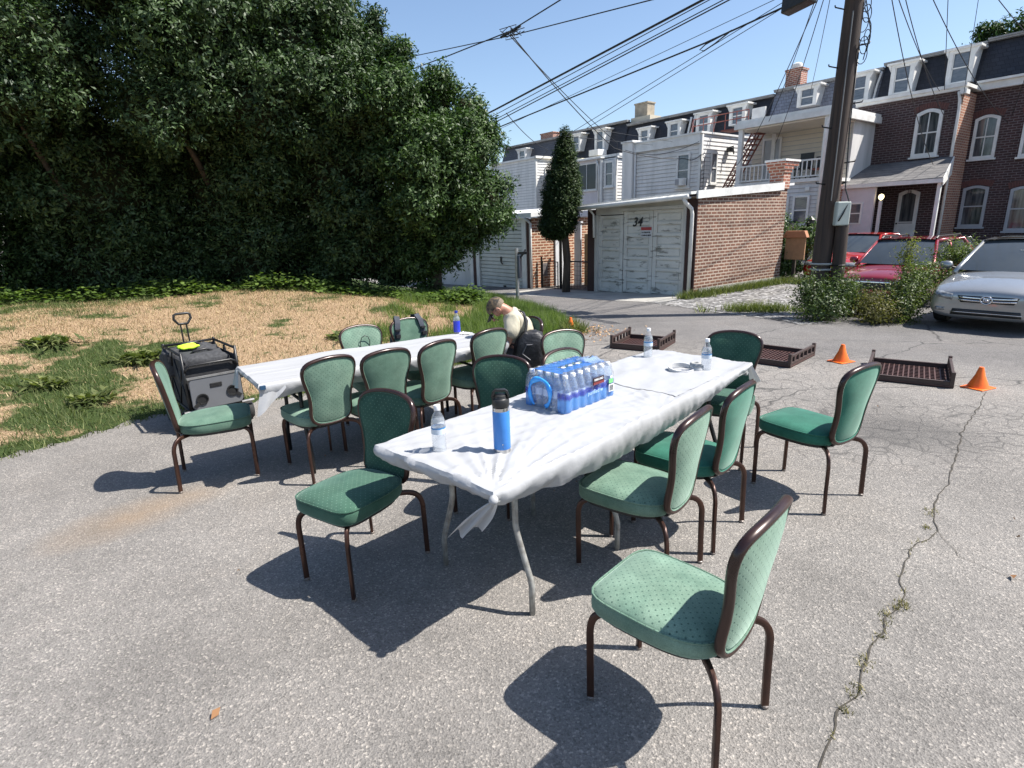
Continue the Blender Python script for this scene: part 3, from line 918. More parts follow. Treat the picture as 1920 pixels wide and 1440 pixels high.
IVY = leaf_mat("ground_ivy_leaf", (0.04, 0.075, 0.018), (0.15, 0.22, 0.055), 0.35, 0.5, 0.3)
tag(raw_mesh("ground_ivy", V, np.arange(4 * n * per).reshape(-1, 4), IVY), "bright ivy and seedlings along the foot of the trees", "ground cover", kind="stuff")

# broadleaf weed clumps in the dry lawn
def weed_clump(label, x, y, r, seed):
    rg = np.random.default_rng(seed); n = 260
    a = rg.uniform(0, 6.28, n); L = rg.uniform(0.35, 0.75, n)[:, None] * r; tl = rg.uniform(0.05, 0.9, n)
    al = np.stack([np.cos(a) * np.cos(tl), np.sin(a) * np.cos(tl), np.sin(tl)], -1)
    b = np.stack([rg.normal(0, r * .35, n), rg.normal(0, r * .3, n), rg.uniform(0, .04, n)], -1)
    sd = np.stack([-np.sin(a), np.cos(a), np.zeros(n)], -1)
    V = np.stack([b, b + al * L * .5 - sd * L * .11, b + al * L + np.array([0, 0, -.25]) * L, b + al * L * .5 + sd * L * .11], 1).reshape(-1, 3)
    o = raw_mesh("weed_clump", V, np.arange(4 * n).reshape(-1, 4), green_m)
    o.location = (x, y, float(lawn_z(np.array([x]), np.array([y]))[0]))
    tag(o, label, "weed", "weed clumps in the dry lawn")
weed_clump("broadleaf weed clump in the straw lawn nearest the tree row", -6.2, 7.5, 0.34, 1)
weed_clump("large dark weed clump in the lawn just left of the wagon handle", -4.75, 7.15, 0.36, 2)
weed_clump("round weed clump at the centre of the dry lawn", -5.2, 6.15, 0.27, 3)
weed_clump("flat leafy weed clump in the lawn left of the end chair", -4.45, 5.75, 0.26, 4)
weed_clump("small weed clump in the lawn behind the far table", -2.5, 8.3, 0.27, 5)

# weed bushes round the pole and between the cars
def bush(name, label, x, y, ells, n, ln, seed, mat, stems=14, group=None, **kw):
    z = ground_h(x, y)
    root = thing(name, label, "bush", (x, y, z), 0, group)
    V, F = leaf_cloud(ells, n, ln, seed, core=None, **kw) if False else leaf_cloud(ells, n, ln, seed, **kw)
    raw_mesh("foliage", V, F, mat, root)
    b = MB(); rg = random.Random(seed)
    for k in range(stems):
        e = ells[k % len(ells)]
        p = (e[0] + rg.gauss(0, e[3] * .3), e[1] + rg.gauss(0, e[4] * .3), e[2] + e[5] * rg.uniform(0, .8))
        b.tube([(e[0] * .4 + rg.gauss(0, .06), e[1] * .4 + rg.gauss(0, .06), -0.03), (p[0] * .8, p[1] * .8, p[2] * .5), p], [0.012, 0.009, 0.004], 5)
    b.build("stems", M("stem_%d" % seed, (0.10, 0.11, 0.04), (0.13, 0.09, 0.05), 8, 0.8), root)
    return root
WEED = leaf_mat("weed_leaf", (0.04, 0.065, 0.018), (0.15, 0.19, 0.06), 0.3, 0.5, 0.35)
WEEDD = leaf_mat("weed_leaf_dark", (0.028, 0.05, 0.016), (0.10, 0.14, 0.045), 0.25, 0.5, 0.35)
BG = "weed bushes round the utility pole"
bush("weed_bush", "dark weed bush wrapped round the foot of the utility pole", 5.33, 9.55, [(0, 0.0, 0.22, 0.42, 0.34, 0.26), (0.38, 0.25, 0.42, 0.28, 0.3, 0.36), (-0.1, 0.3, 0.45, 0.22, 0.22, 0.36)], 4600, 0.055, 41, WEEDD, group=BG, shell=0.9, lump=0.25)
bush("weed_bush", "brightest weed bush, standing nearest the silver car", 6.55, 9.25, [(-0.05, 0, 0.22, 0.34, 0.3, 0.26), (0.0, 0.1, 0.46, 0.25, 0.26, 0.28), (0.28, 0.25, 0.58, 0.24, 0.26, 0.26), (0.5, 0.45, 0.72, 0.2, 0.24, 0.2), (0.1, 0.2, 0.75, 0.08, 0.08, 0.16)], 5400, 0.05, 42, WEED, group=BG, shell=0.9, lump=0.25)
bush("weed_bush", "low brown tinged weed bush between the pole and the silver car", 6.0, 9.1, [(0, 0, 0.16, 0.28, 0.22, 0.19), (0.1, 0.3, 0.26, 0.26, 0.26, 0.24)], 2600, 0.048, 43, leaf_mat("weed_leaf_brown", (0.07, 0.065, 0.02), (0.2, 0.19, 0.07), 0.3, 0.55, 0.3), group=BG, shell=0.9, lump=0.25)
bush("weed_bush", "weed bush in front of the red car bumper", 6.25, 10.1, [(0, 0, 0.24, 0.36, 0.3, 0.26), (-0.2, 0.05, 0.46, 0.2, 0.2, 0.22)], 3000, 0.055, 44, WEEDD, group=BG, shell=0.9, lump=0.25)
bush("flowering_shrub", "pale flowering shrub between the red and silver cars", 8.85, 11.2, [(0, 0, 0.5, 0.5, 0.45, 0.5), (0.1, 0.2, 0.95, 0.45, 0.4, 0.3)], 4200, 0.06, 45, WEED, shell=0.9, lump=0.25)
bush("tall_weed", "tall feathery weed stalk in front of the red windshield", 6.95, 9.95, [(0, 0, 0.55, 0.10, 0.10, 0.45), (0, 0, 1.05, 0.15, 0.15, 0.25), (0.02, 0, 1.25, 0.09, 0.09, 0.12)], 900, 0.05, 46, leaf_mat("feather_weed", (0.08, 0.10, 0.035), (0.26, 0.26, 0.10), 0.3, 0.6, 0.2), stems=6, shell=0.9)
bush("ivy_bush", "ivy climbing a fence between the brick garage and the pole", *rowp(-0.15, 4.55)[:2], [(0, 0, 0.5, 0.55, 0.35, 0.55), (-0.3, 0.1, 1.2, 0.35, 0.3, 0.5), (0.45, -0.05, 1.15, 0.4, 0.3, 0.45), (-0.35, 0.1, 1.65, 0.22, 0.2, 0.25)], 9000, 0.085, 47, leaf_mat("ivy_leaf", (0.03, 0.06, 0.015), (0.12, 0.19, 0.05), 0.25, 0.45, 0.4), shell=0.8, lump=0.2)

# narrow conifer in front of the garages
CON = leaf_mat("conifer_spray", (0.014, 0.032, 0.010), (0.055, 0.088, 0.022), 0.12, 0.6, 0.3)
cx_, cy_, cz_ = 1.55, 16.15, ground_h(1.55, 16.15)
make_tree("conifer_tree", "narrow dark conifer with a bare leaning trunk beside the garage", (1.62, 16.15, cz_),
    [(1.46, 16.15, 1.95, 0.50, 0.45, 0.6), (1.52, 16.15, 2.4, 0.50, 0.45, 0.65), (1.57, 16.15, 2.85, 0.43, 0.4, 0.6), (1.6, 16.15, 3.3, 0.31, 0.31, 0.5), (1.62, 16.15, 3.7, 0.18, 0.18, 0.45), (1.22, 16.1, 1.62, 0.30, 0.28, 0.28)],
    42000, 0.06, 51, CON, trunk_r=0.10, limbs=3, clumps=0, core=0.8, front=None, up=1.6, per=6, spread=0.09, wid=0.5, shell=0.25, lump=0.09)
make_tree("roof_tree", "tree crown showing above the brick house roof at the picture edge", (21.2, 27.0, 0.3),
    [(21.0, 27, 8.6, 1.0, 0.9, 0.6), (21.9, 26.6, 9.1, 0.9, 0.9, 0.6), (20.2, 27.2, 8.1, 0.7, 0.7, 0.4), (21.5, 27.2, 7.4, 1.6, 1.4, 1.0)], 9000, 0.16, 52, HEDGE2, trunk_r=0.25, clumps=3, core=0.3, front=None)

# ------------------------------------------------------------------ buildings (built in the s, t, z frame of the row)
BRICK_G = brick_mat("brick_garage", (0.19, 0.084, 0.05), (0.12, 0.05, 0.032), (0.42, 0.34, 0.27), 0.22, 0.0765, 0.015, 0.3)
BRICK_L = brick_mat("brick_orange", (0.32, 0.11, 0.05), (0.20, 0.065, 0.03), (0.60, 0.45, 0.32), 0.24, 0.085, 0.02, 0.25)
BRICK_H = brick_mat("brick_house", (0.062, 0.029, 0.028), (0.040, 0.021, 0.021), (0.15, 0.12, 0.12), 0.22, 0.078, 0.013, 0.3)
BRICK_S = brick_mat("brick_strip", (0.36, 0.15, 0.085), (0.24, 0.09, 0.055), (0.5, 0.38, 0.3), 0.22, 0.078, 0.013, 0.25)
BRICK_C = brick_mat("brick_chimney", (0.36, 0.12, 0.07), (0.24, 0.08, 0.05), (0.5, 0.4, 0.33), 0.2, 0.075, 0.014, 0.2)
BROWN = M("brown_painted_brick", (0.055, 0.024, 0.02), (0.04, 0.018, 0.016), 3, 0.7, bump=0.2)
SIDING = M("white_siding", (0.74, 0.72, 0.69), (0.54, 0.53, 0.50), 1.6, 0.5, stretch=(1.5, 1.5, .35), lo=.42, hi=.75)
SIDING2 = M("grey_white_siding", (0.64, 0.62, 0.60), (0.45, 0.44, 0.42), 1.6, 0.55, stretch=(1.5, 1.5, .35), lo=.42, hi=.75)
CREAM = M("cream_siding", (0.62, 0.56, 0.47), (0.54, 0.49, 0.41), 1.2, 0.55)
STUCCO = M("lilac_stucco", (0.62, 0.58, 0.60), (0.55, 0.52, 0.54), 4, 0.8, bump=0.2)
def slate(name, c1, c2):
    m = brick_mat(name, c1, c2, tuple(x * .45 for x in c1), 0.22, 0.13, 0.008, 0.2)
    m.node_tree.nodes["Principled BSDF"].inputs["Roughness"].default_value = 0.6
    return m
SLATE = slate("black_slate", (0.022, 0.023, 0.03), (0.032, 0.033, 0.042))
SLATEG = slate("grey_slate", (0.21, 0.22, 0.26), (0.26, 0.27, 0.31))
SLATEM = slate("mid_slate", (0.075, 0.075, 0.085), (0.10, 0.10, 0.11))
SHINGLE = brick_mat("porch_shingle", (0.17, 0.16, 0.155), (0.12, 0.115, 0.115), (0.07, 0.07, 0.07), 0.28, 0.09, 0.006, 0.25)
ROOFW = M("white_roof_coat", (0.74, 0.74, 0.72), (0.55, 0.55, 0.53), 3, 0.6)
ROOFD = M("dark_flat_roof", (0.08, 0.08, 0.08), (0.12, 0.12, 0.12), 3, 0.8)
OLDPAINT = paint_old("old_white_paint", (0.70, 0.68, 0.63), (0.27, 0.26, 0.23), 0.55, 3.2, 0.65, (0.7, 0.7, 3.0))
OLDPAINT2 = paint_old("old_white_trim", (0.56, 0.54, 0.50), (0.30, 0.29, 0.27), 0.62, 4.0, 0.65, (3.0, 3.0, 0.7))
ROLLW = M("rollup_paint", (0.62, 0.61, 0.56), (0.50, 0.49, 0.45), 2.0, 0.5)
PANE = glass_dark("window_glass", (0.02, 0.024, 0.03), spec=.35)
PANE2 = M("window_glass_blind", (0.13, 0.14, 0.16), (0.07, 0.08, 0.10), 6, 0.06, spec=0.8, stretch=(1, 1, 4))
PANE3 = M("window_glass_curtain", (0.12, 0.125, 0.13), (0.03, 0.034, 0.042), 3, 0.06, spec=0.8, stretch=(3.5, 3.5, 0.35), lo=.38, hi=.6)
FENCEW = M("fence_boards", (0.50, 0.33, 0.17), (0.34, 0.21, 0.11), 3, 0.8, stretch=(4, 4, .3))

LAP = M("siding_lap_shade", (0.30, 0.30, 0.31), (0.38, 0.38, 0.39), 5, .7)  # darker strip on each board's lower lip, shadow line put into the colour
def bld(name, label, cat, s, t, z, group=None):
    p = rowp(s, t, z)
    r = thing(name, label, cat, p, ROWROT, group)
    r["_o"] = (s, t, z)
    return r
def mb(root):
    return MB(tuple(root["_o"]))

def siding_front(b, s0, s1, t, z0, z1, step=0.13, d=0.022, mi=0):
    z = z0
    while z < z1 - 1e-4:
        zt = min(z + step, z1)
        b.add([(s0, t - d, z), (s1, t - d, z), (s1, t - 0.003, zt), (s0, t - 0.003, zt), (s0, t + .002, z), (s1, t + .002, z)],
              [(0, 1, 2, 3)], mi)
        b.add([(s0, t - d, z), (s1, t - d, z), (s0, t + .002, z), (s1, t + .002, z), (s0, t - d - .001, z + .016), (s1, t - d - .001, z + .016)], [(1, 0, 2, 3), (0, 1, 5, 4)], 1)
        z += step
def siding_side(b, s, t0, t1, z0, z1, step=0.13, d=0.022, mi=0):
    z = z0
    while z < z1 - 1e-4:
        zt = min(z + step, z1)
        b.add([(s + d, t0, z), (s + d, t1, z), (s + 0.003, t1, zt), (s + 0.003, t0, zt), (s - .002, t0, z), (s - .002, t1, z)],
              [(0, 1, 2, 3)], mi)
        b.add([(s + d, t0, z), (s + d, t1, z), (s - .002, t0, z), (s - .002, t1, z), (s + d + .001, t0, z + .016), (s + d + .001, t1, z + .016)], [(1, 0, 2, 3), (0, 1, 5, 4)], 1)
        z += step

def arch_pts(a0, a1, z0, z1, rise, n=10):
    pts = [(a0, z0), (a1, z0)]
    for k in range(n + 1):
        q = k / n
        a = a1 + (a0 - a1) * q
        pts.append((a, z1 - rise + rise * math.sin(math.pi * q) if rise else z1))
    return pts

def window(root, s0, s1, z0, z1, t, frame=None, pane=None, fw=0.06, rise=0.0, sill=True, rail=0.5, mull=0, side=False, proud=0.05, sillw=0.06, name="window", bars=1):
    """sash window on a facade (t = plane) or on a side wall (t = s plane, s0..s1 = t range)"""
    frame = frame or white_trim; pane = pane or PANE2
    b = mb(root); p = mb(root)
    def box(bb, a0, a1, d0, d1, zz0, zz1):
        if side: bb.box(t + d0, t + d1, a0, a1, zz0, zz1)
        else: bb.box(a0, a1, t - d1, t - d0, zz0, zz1)
    if rise:
        o = arch_pts(s0, s1, z0, z1, rise); i = arch_pts(s0 + fw, s1 - fw, z0 + fw, z1 - fw, rise * .8)
        n = len(o)
        vs = []
        for h in (0.0, proud):
            for q in (o, i):
                for a, z in q:
                    vs.append((t + h, a, z) if side else (a, t - h, z))
        fs = []
        for k in range(n):
            l = (k + 1) % n
            fs += [(2 * n + k, 2 * n + l, 3 * n + l, 3 * n + k), (k, l, 2 * n + l, 2 * n + k), (n + k, n + l, 3 * n + l, 3 * n + k)]
        b.add(vs, fs)
        p.prism([(a, z) for a, z in arch_pts(s0 + fw * .8, s1 - fw * .8, z0 + fw * .8, z1 - fw * .8, rise * .8)], t - 0.012, t - 0.004, 'y')
    else:
        box(b, s0, s0 + fw, 0.0, proud, z0, z1); box(b, s1 - fw, s1, 0.0, proud, z0, z1)
        box(b, s0 + fw, s1 - fw, 0.0, proud, z1 - fw, z1); box(b, s0 + fw, s1 - fw, 0.0, proud, z0, z0 + fw * .8)
        box(p, s0 + fw * .9, s1 - fw * .9, 0.004, 0.012, z0 + fw * .7, z1 - fw * .9)
    zr = z0 + (z1 - z0) * rail
    if rail:
        box(b, s0 + fw, s1 - fw, 0.0, proud * .7, zr - 0.02, zr + 0.02)
    for k in range(mull):
        a = s0 + (s1 - s0) * (k + 1) / (mull + 1)
        box(b, a - 0.014, a + 0.014, 0.0, proud * .65, z0 + fw * .8, z1 - fw - rise * .15)
    o = b.build(name, frame, root)
    p.off = b.off
    po = p.build("pane", pane, o)
    if sill:
        c = mb(root); box(c, s0 - 0.05, s1 + 0.05, 0.0, proud + 0.05, z0 - sillw, z0 - 0.002)
        c.build("sill", frame, o)
    return o

def downpipe(root, pts, r=0.035, mat=None, name="downpipe"):
    b = mb(root); b.tube(pts, r, 8); return b.build(name, mat or white_trim, root, smooth=True)

# ---- brick garage with three door leaves
gr = bld("brick_garage", "brick garage with three weathered white door leaves marked 34", "garage", 0, 0, 0)
b = mb(gr)
b.box(-3.45, -0.001, 0.30, 3.92, -0.3, 2.2)
b.add([(0, 0.02, -0.2), (0, 3.92, -0.2), (0, 3.92, 2.52), (0, 0.02, 2.24), (-0.2, 0.02, -0.2), (-0.2, 3.92, -0.2), (-0.2, 3.92, 2.52), (-0.2, 0.02, 2.24)],
      [(0, 1, 2, 3), (5, 4, 7, 6), (0, 3, 7, 4), (1, 5, 6, 2), (3, 2, 6, 7)])
b.build("wall", BRICK_G, gr)
for q in ((-0.28, -0.004, 0.0, 0.30, -0.2, 2.2), (-3.47, -3.22, -0.03, 0.30, -0.3, 2.08)):
    b = mb(gr); b.box(*q); b.build("corner_pier", BROWN, gr)
b = mb(gr); b.box(0.0, 0.03, 0.2, 3.94, -0.2, 0.16); b.build("wall_base", conc, gr)
b = mb(gr)
b.box(-3.22, -2.24, 0.03, 0.2, 1.93, 2.2); b.box(-2.24, -0.282, 0.03, 0.2, 2.02, 2.2); b.box(-2.30, -0.282, -0.03, 0.03, 2.0, 2.07)
b.build("transom", OLDPAINT2, gr)
for q in ((-0.35, -0.282, -0.02, 0.2, -0.02, 2.0), (-3.22, -3.13, -0.02, 0.2, -0.13, 1.93)):
    b = mb(gr); b.box(*q); b.build("door_casing", OLDPAINT2, gr)
b = mb(gr)
b.add([(-4.05, -0.32, 2.20), (0.03, -0.32, 2.34), (0.03, 4.2, 2.60), (-4.05, 4.2, 2.46), (-4.05, -0.32, 2.16), (0.03, -0.32, 2.28), (0.03, 4.2, 2.54), (-4.05, 4.2, 2.4)],
      [(0, 1, 2, 3), (7, 6, 5, 4), (0, 4, 5, 1), (1, 5, 6, 2), (2, 6, 7, 3), (3, 7, 4, 0)])
b.build("roof", ROOFW, gr)
b = mb(gr)
b.add([(0.03, -0.10, 2.19), (0.03, 3.62, 2.41), (0.03, 3.62, 2.60), (0.03, -0.10, 2.36), (0.075, -0.10, 2.19), (0.075, 3.62, 2.41), (0.075, 3.62, 2.60), (0.075, -0.10, 2.36)],
      [(0, 1, 2, 3), (7, 6, 5, 4), (0, 4, 5, 1), (1, 5, 6, 2), (2, 6, 7, 3), (3, 7, 4, 0)])
b.build("roof_edge", ROOFW, gr)
b = mb(gr); gp = [(-4.05, -0.37, 2.10), (-2.0, -0.37, 2.17), (0.0, -0.37, 2.24)]
b.tube(gp, 0.055, 10); b.build("gutter", white_trim, gr, smooth=True)
downpipe(gr, [(-0.12, -0.37, 2.2), (-0.1, -0.33, 2.12), (-0.09, -0.1, 1.98), (-0.09, -0.06, 1.85), (-0.09, -0.06, 0.02)], 0.045)
downpipe(gr, [(-3.25, -0.2, 2.1), (-3.2, -0.08, 1.95), (-3.18, -0.08, 1.35)], 0.03)
b = mb(gr)
b.box(-0.34, 0.035, 3.6, 3.94, 2.45, 2.85); b.box(-0.37, 0.055, 3.57, 3.97, 2.85, 2.93); b.box(-0.40, 0.075, 3.54, 4.0, 2.93, 3.02); b.box(-0.42, 0.09, 3.5, 4.22, 3.02, 3.12)
ch = b.build("chimney", BRICK_C, gr)
b = mb(gr); b.box(-0.45, 0.12, 3.47, 4.25, 3.12, 3.17); b.build("chimney_cap", white_trim, ch)
def door_leaf(s0, s1, z0, z1, n=7):
    b = mb(gr); st_ = 0.11
    b.box(s0, s0 + st_, 0.06, 0.11, z0, z1); b.box(s1 - st_, s1, 0.06, 0.11, z0, z1)
    H = (z1 - z0); rh = 0.075; ph = (H - rh * (n + 1)) / n
    for k in range(n + 1):
        z = z0 + k * (ph + rh)
        b.box(s0 + st_, s1 - st_, 0.062, 0.11, z, z + rh)
    o = b.build("door_leaf", OLDPAINT, gr, bevel=0.006)
    p = mb(gr)
    for k in range(n):
        z = z0 + rh + k * (ph + rh)
        p.box(s0 + st_ - .002, s1 - st_ + .002, 0.098, 0.108, z - .002, z + ph + .002)
        p.prism([(s0 + st_ + .025, z + .03), (s1 - st_ - .025, z + .03), (s1 - st_ - .025, z + ph - .02), (s0 + st_ + .025, z + ph - .02)], 0.084, 0.099, 'y')
    p.build("door_panel", OLDPAINT, o, bevel=0.004)
    return o
door_leaf(-3.13, -2.27, -0.09, 1.91)
dl = door_leaf(-2.24, -1.30, -0.06, 2.0)
door_leaf(-1.285, -0.36, -0.03, 2.0)
b = mb(gr); b.box(-3.13, -0.32, 0.13, 0.16, -0.2, 2.0); b.build("dark_gap", black_plastic, gr)
INK = M("black_ink", (0.01, 0.01, 0.012), (0.015, 0.015, 0.016), 9, 0.6)
text_mesh("34", 0.31, INK, gr, "house_number", (-1.80, 0.055, 1.715), (R(90), 0, 0), shear=0.28, offset=0.006)
b = mb(gr); b.box(-1.66, -1.32, 0.048, 0.058, 1.34, 1.60); sg = b.build("door_sign", M("sign_white", (0.6, 0.6, 0.61), None, 5, 0.5), gr)
b = mb(gr); b.box(-1.655, -1.325, 0.044, 0.0475, 1.52, 1.595)
b.build("sign_header", M("sign_red", (0.42, 0.05, 0.05), None, 5, 0.5), sg)
b = mb(gr)
rr = random.Random(3)
for z in (1.465, 1.395):
    x = -1.63
    while x < -1.36:
        w = rr.uniform(0.012, 0.03)
        b.box(x, x + w, 0.044, 0.0475, z - rr.uniform(.012, .02), z + rr.uniform(.012, .024)); x += w + rr.uniform(.004, .02)
b.build("sign_lettering", INK, sg)

# ---- garage with the ribbed roll-up door
g2 = bld("white_garage", "garage with ribbed white roll-up door half hidden by leaves", "garage", -5.95, 0, -0.2)
b = mb(g2); b.box(-13.0, -5.98, 0.16, 3.2, -0.8, 1.92); b.box(-9.28, -9.06, 0.0, 0.16, -0.7, 1.95); b.box(-6.20, -5.98, 0.0, 0.16, -0.4, 1.92)
b.build("brick_pier", M("dark_brick", (0.09, 0.045, 0.035), (0.06, 0.03, 0.025), 9, 0.85, bump=0.4), g2)
b = mb(g2); b.box(-5.98, -5.95, 0.02, 3.2, -0.5, 1.95); b.build("wall", BRICK_L, g2)
b = mb(g2); b.box(-13.0, -9.28, 0.06, 0.16, -0.8, 1.95); b.build("side_door", SIDING2, g2)
b = mb(g2); b.box(-9.06, -8.86, -0.03, 0.10, -0.6, 1.80); b.box(-6.42, -6.20, -0.03, 0.10, -0.4, 1.80); b.box(-9.06, -6.20, -0.03, 0.1, 1.80, 1.95)
b.box(-9.46, -9.28, -0.03, 0.10, -0.6, 1.9)
b.build("door_casing", white_trim, g2)
b = mb(g2)
z = -0.40
while z < 1.78:
    zt = min(z + 0.125, 1.80)
    b.add([(-8.86, 0.02, z), (-6.42, 0.02, z), (-6.42, 0.025, zt - .03), (-8.86, 0.025, zt - .03), (-6.42, 0.065, zt), (-8.86, 0.065, zt), (-8.86, 0.065, z), (-6.42, 0.065, z)],
          [(0, 1, 2, 3), (3, 2, 4, 5), (1, 0, 6, 7)]); z += 0.125
rd = b.build("rollup_door", ROLLW, g2)
b = mb(g2); b.box(-8.05, -7.75, 0.0, 0.015, 1.0, 1.28); s_ = b.build("door_sign", M("sign_pale", (0.62, 0.62, 0.60), None, 5, 0.5), rd)
b = mb(g2); b.tube([(-7.90 + 0.07 * math.cos(a), -0.002, 1.19 + 0.07 * math.sin(a)) for a in np.linspace(0, 6.283, 13)[:-1]], 0.008, 5, closed=True)
b.tube([(-7.98, -0.002, 1.04), (-7.84, -0.002, 1.04)], 0.01, 5); b.tube([(-7.93, -0.002, 1.16), (-7.88, -0.002, 1.21)], 0.008, 5)
b.build("sign_mark", INK, s_)
b = mb(g2); b.tube([(-7.62, 0.0, 0.62), (-7.55, -0.03, 0.55), (-7.5, 0.0, 0.5)], 0.02, 6); b.box(-7.64, -7.58, -.01, .02, .58, .74); b.box(-7.5, -7.38, -.01, .02, -.28, -.2)
b.build("handle", black_metal, rd)
b = mb(g2)
b.add([(-13.2, -0.2, 1.92), (-5.72, -0.2, 1.97), (-5.72, 3.4, 2.22), (-13.2, 3.4, 2.2), (-13.2, -0.2, 2.05), (-5.72, -0.2, 2.10), (-5.72, 3.4, 2.36), (-13.2, 3.4, 2.33)],
      [(3, 2, 1, 0), (4, 5, 6, 7), (0, 1, 5, 4), (1, 2, 6, 5), (2, 3, 7, 6), (3, 0, 4, 7)])
b.build("roof", ROOFW, g2)
downpipe(g2, [(-6.05, -0.2, 1.95), (-5.98, -0.1, 1.85), (-5.93, -0.06, 1.78), (-5.93, -0.06, -0.25)], 0.04)
b = mb(g2); b.box(-5.95, -5.90, 0.95, 1.30, -0.2, 1.5); b.build("wall_vent", white, g2)
b = mb(g2); b.box(-5.95, -5.93, 0.42, 0.62, 0.15, 0.55); b.build("vent", M("vent_metal", (0.2, 0.18, 0.18), None, 9, 0.6), g2)

# fence and iron gates in the gap
fr = bld("board_fence", "sunlit tan board fence in the gap beside the brick garage", "fence", -4.4, 1.4, -0.2)
for k in range(10):
    b = mb(fr); s = -5.05 + k * 0.145; b.box(s, s + 0.135, 1.4 + .01 * (k % 2), 1.425 + .01 * (k % 2), -0.25, 1.42 + 0.04 * math.sin(k * 2.1)); b.build("board", FENCEW, fr)
b = mb(fr); b.box(-5.05, -3.6, 1.435, 1.48, 0.1, 0.18); b.box(-5.05, -3.6, 1.435, 1.48, 1.0, 1.08); b.build("rail", FENCEW, fr)
wp = bld("white_post", "white boxed post standing behind the conifer trunk", "post", -5.25, 1.3, -0.2)
b = mb(wp); b.box(-5.4, -5.12, 1.3, 1.36, -0.2, 1.75); b.box(-5.43, -5.09, 1.28, 1.38, 1.75, 1.8); b.build("panel", white, wp)
def gate(s0, s1, t, z0, z1, label, arch):
    r = bld("iron_gate", label, "gate", s0, t, z0)
    b = mb(r)
    if arch:
        pts = [(s0, t, z0), (s0, t, z1 - .12), (s0 + .08, t, z1 - .02), (s0 + .2, t, z1), (s1 - .2, t, z1), (s1 - .08, t, z1 - .02), (s1, t, z1 - .12), (s1, t, z0)]
    else:
        pts = [(s0, t, z0), (s0, t, z1), (s1, t, z1), (s1, t, z0)]
    b.tube(pts, 0.022, 6); b.tube([(s0, t, z0 + .1), (s1, t, z0 + .1)], 0.016, 6)
    b.build("frame", black_metal, r)
    b = mb(r)
    for k in range(1, 9):
        s = s0 + (s1 - s0) * k / 9
        b.tube([(s, t, z0 + .1), (s, t, z1 - .02)], 0.006, 4)
    for k in range(1, 6):
        z = z0 + .1 + (z1 - z0 - .1) * k / 6
        b.tube([(s0, t, z), (s1, t, z)], 0.004, 4)
    b.build("wire_mesh", black_metal, r)
    b = mb(r); b.tube([(s0 - .05, t, z0 - .1), (s0 - .05, t, z1 + .15)], 0.03, 8); b.build("gate_post", black_metal, r)
    return r
gate(-5.8, -5.08, 0.3, -0.28, 0.62, "black iron gate with square top before the orange brick", False)
gate(-4.72, -3.62, 0.3, -0.25, 0.66, "black iron gate with rounded top before the board fence", True)
gp_ = bld("gate_post", "tall black post between the two iron gates", "post", -4.95, 0.3, -0.2)
b = mb(gp_); b.tube([(-4.95, .3, -.3), (-4.95, .3, 1.3)], 0.045, 8); b.lathe([(0.055, 0), (0.04, .03), (0.0, .06)], 8, (-4.95, .3, 1.3)); b.build("post", black_metal, gp_)

# ---- row of houses: helper for the mansard block
def dormer(root, s0, s1, z0, z1, t=13.15, pane=None):
    b = mb(root)
    fw = 0.13
    b.box(s0, s0 + fw, t, t + 0.75, z0, z1); b.box(s1 - fw, s1, t, t + 0.75, z0, z1)
    b.box(s0 + fw, s1 - fw, t, t + 0.75, z1 - 0.10, z1); b.box(s0 + fw, s1 - fw, t, t + .7, z0, z0 + 0.06)
    for s, q in ((s0, -1), (s1, 1)):
        b.prism([(s, z1), (s, z1 - .22), (s + q * 0.05, z1 - .12), (s + q * .11, z1)], t - .02, t + .12, 'y')
    b.box(s0 - .14, s1 + .14, t - .06, t + .9, z1, z1 + 0.07)
    o = b.build("dormer", white_trim, root, bevel=0.008)
    c = mb(root); zr = z0 + (z1 - z0) * 0.47
    c.box(s0 + fw, s1 - fw, t + .03, t + .06, zr - .02, zr + .02); c.box(s0 + fw, s0 + fw + .03, t + .03, t + .06, z0, z1 - .1); c.box(s1 - fw - .03, s1 - fw, t + .03, t + .06, z0, z1 - .1)
    c.build("sash", white_trim, o)
    p = mb(root); p.box(s0 + fw, s1 - fw, t + .065, t + .08, z0 + .06, z1 - .10); p.build("pane", pane or PANE2, o)
    return o
def mansard(root, s0, s1, zb, zt, mat, tb=13.32, tt=13.85):
    b = mb(root)
    b.add([(s0, tb, zb), (s1, tb, zb), (s1, tt, zt), (s0, tt, zt), (s0, 17, zb), (s1, 17, zb), (s1, 17, zt), (s0, 17, zt)],
          [(0, 1, 2, 3), (1, 5, 6, 2), (4, 0, 3, 7), (3, 2, 6, 7), (5, 4, 7, 6)])
    o = b.build("roof", mat, root)
    c = mb(root); c.box(s0, s1, tt - .16, tt + .1, zt - .002, zt + .05); c.box(s0, s1, tt - .20, tt + .1, zt + .05, zt + .10)
    c.build("roof_trim", M("roof_trim_" + mat.name, (0.30, 0.30, 0.30), (0.2, 0.2, 0.2), 3, 0.6), o)
    return o
def block(root, s0, s1, z1, mat):
    b = mb(root); b.box(s0, s1, 13.3, 17, 0.0, z1); return b.build("wall", mat, root)
def chimney(root, s0, s1, t0, t1, z0, z1, mat, pot=False):
    b = mb(root); b.box(s0, s1, t0, t1, z0, z1); b.box(s0 - .04, s1 + .04, t0 - .04, t1 + .04, z1, z1 + .07)
    o = b.build("chimney", mat, root)
    if pot:
        c = mb(root); c.lathe([(0.2, 0), (0.22, .1), (0.2, .2), (0.12, .25)], 14, ((s0 + s1) / 2, (t0 + t1) / 2, z1 + .07)); c.build("chimney_pot", white_trim, o, smooth=True, angle=40)
    return o
HGRP = "row houses behind the alley"

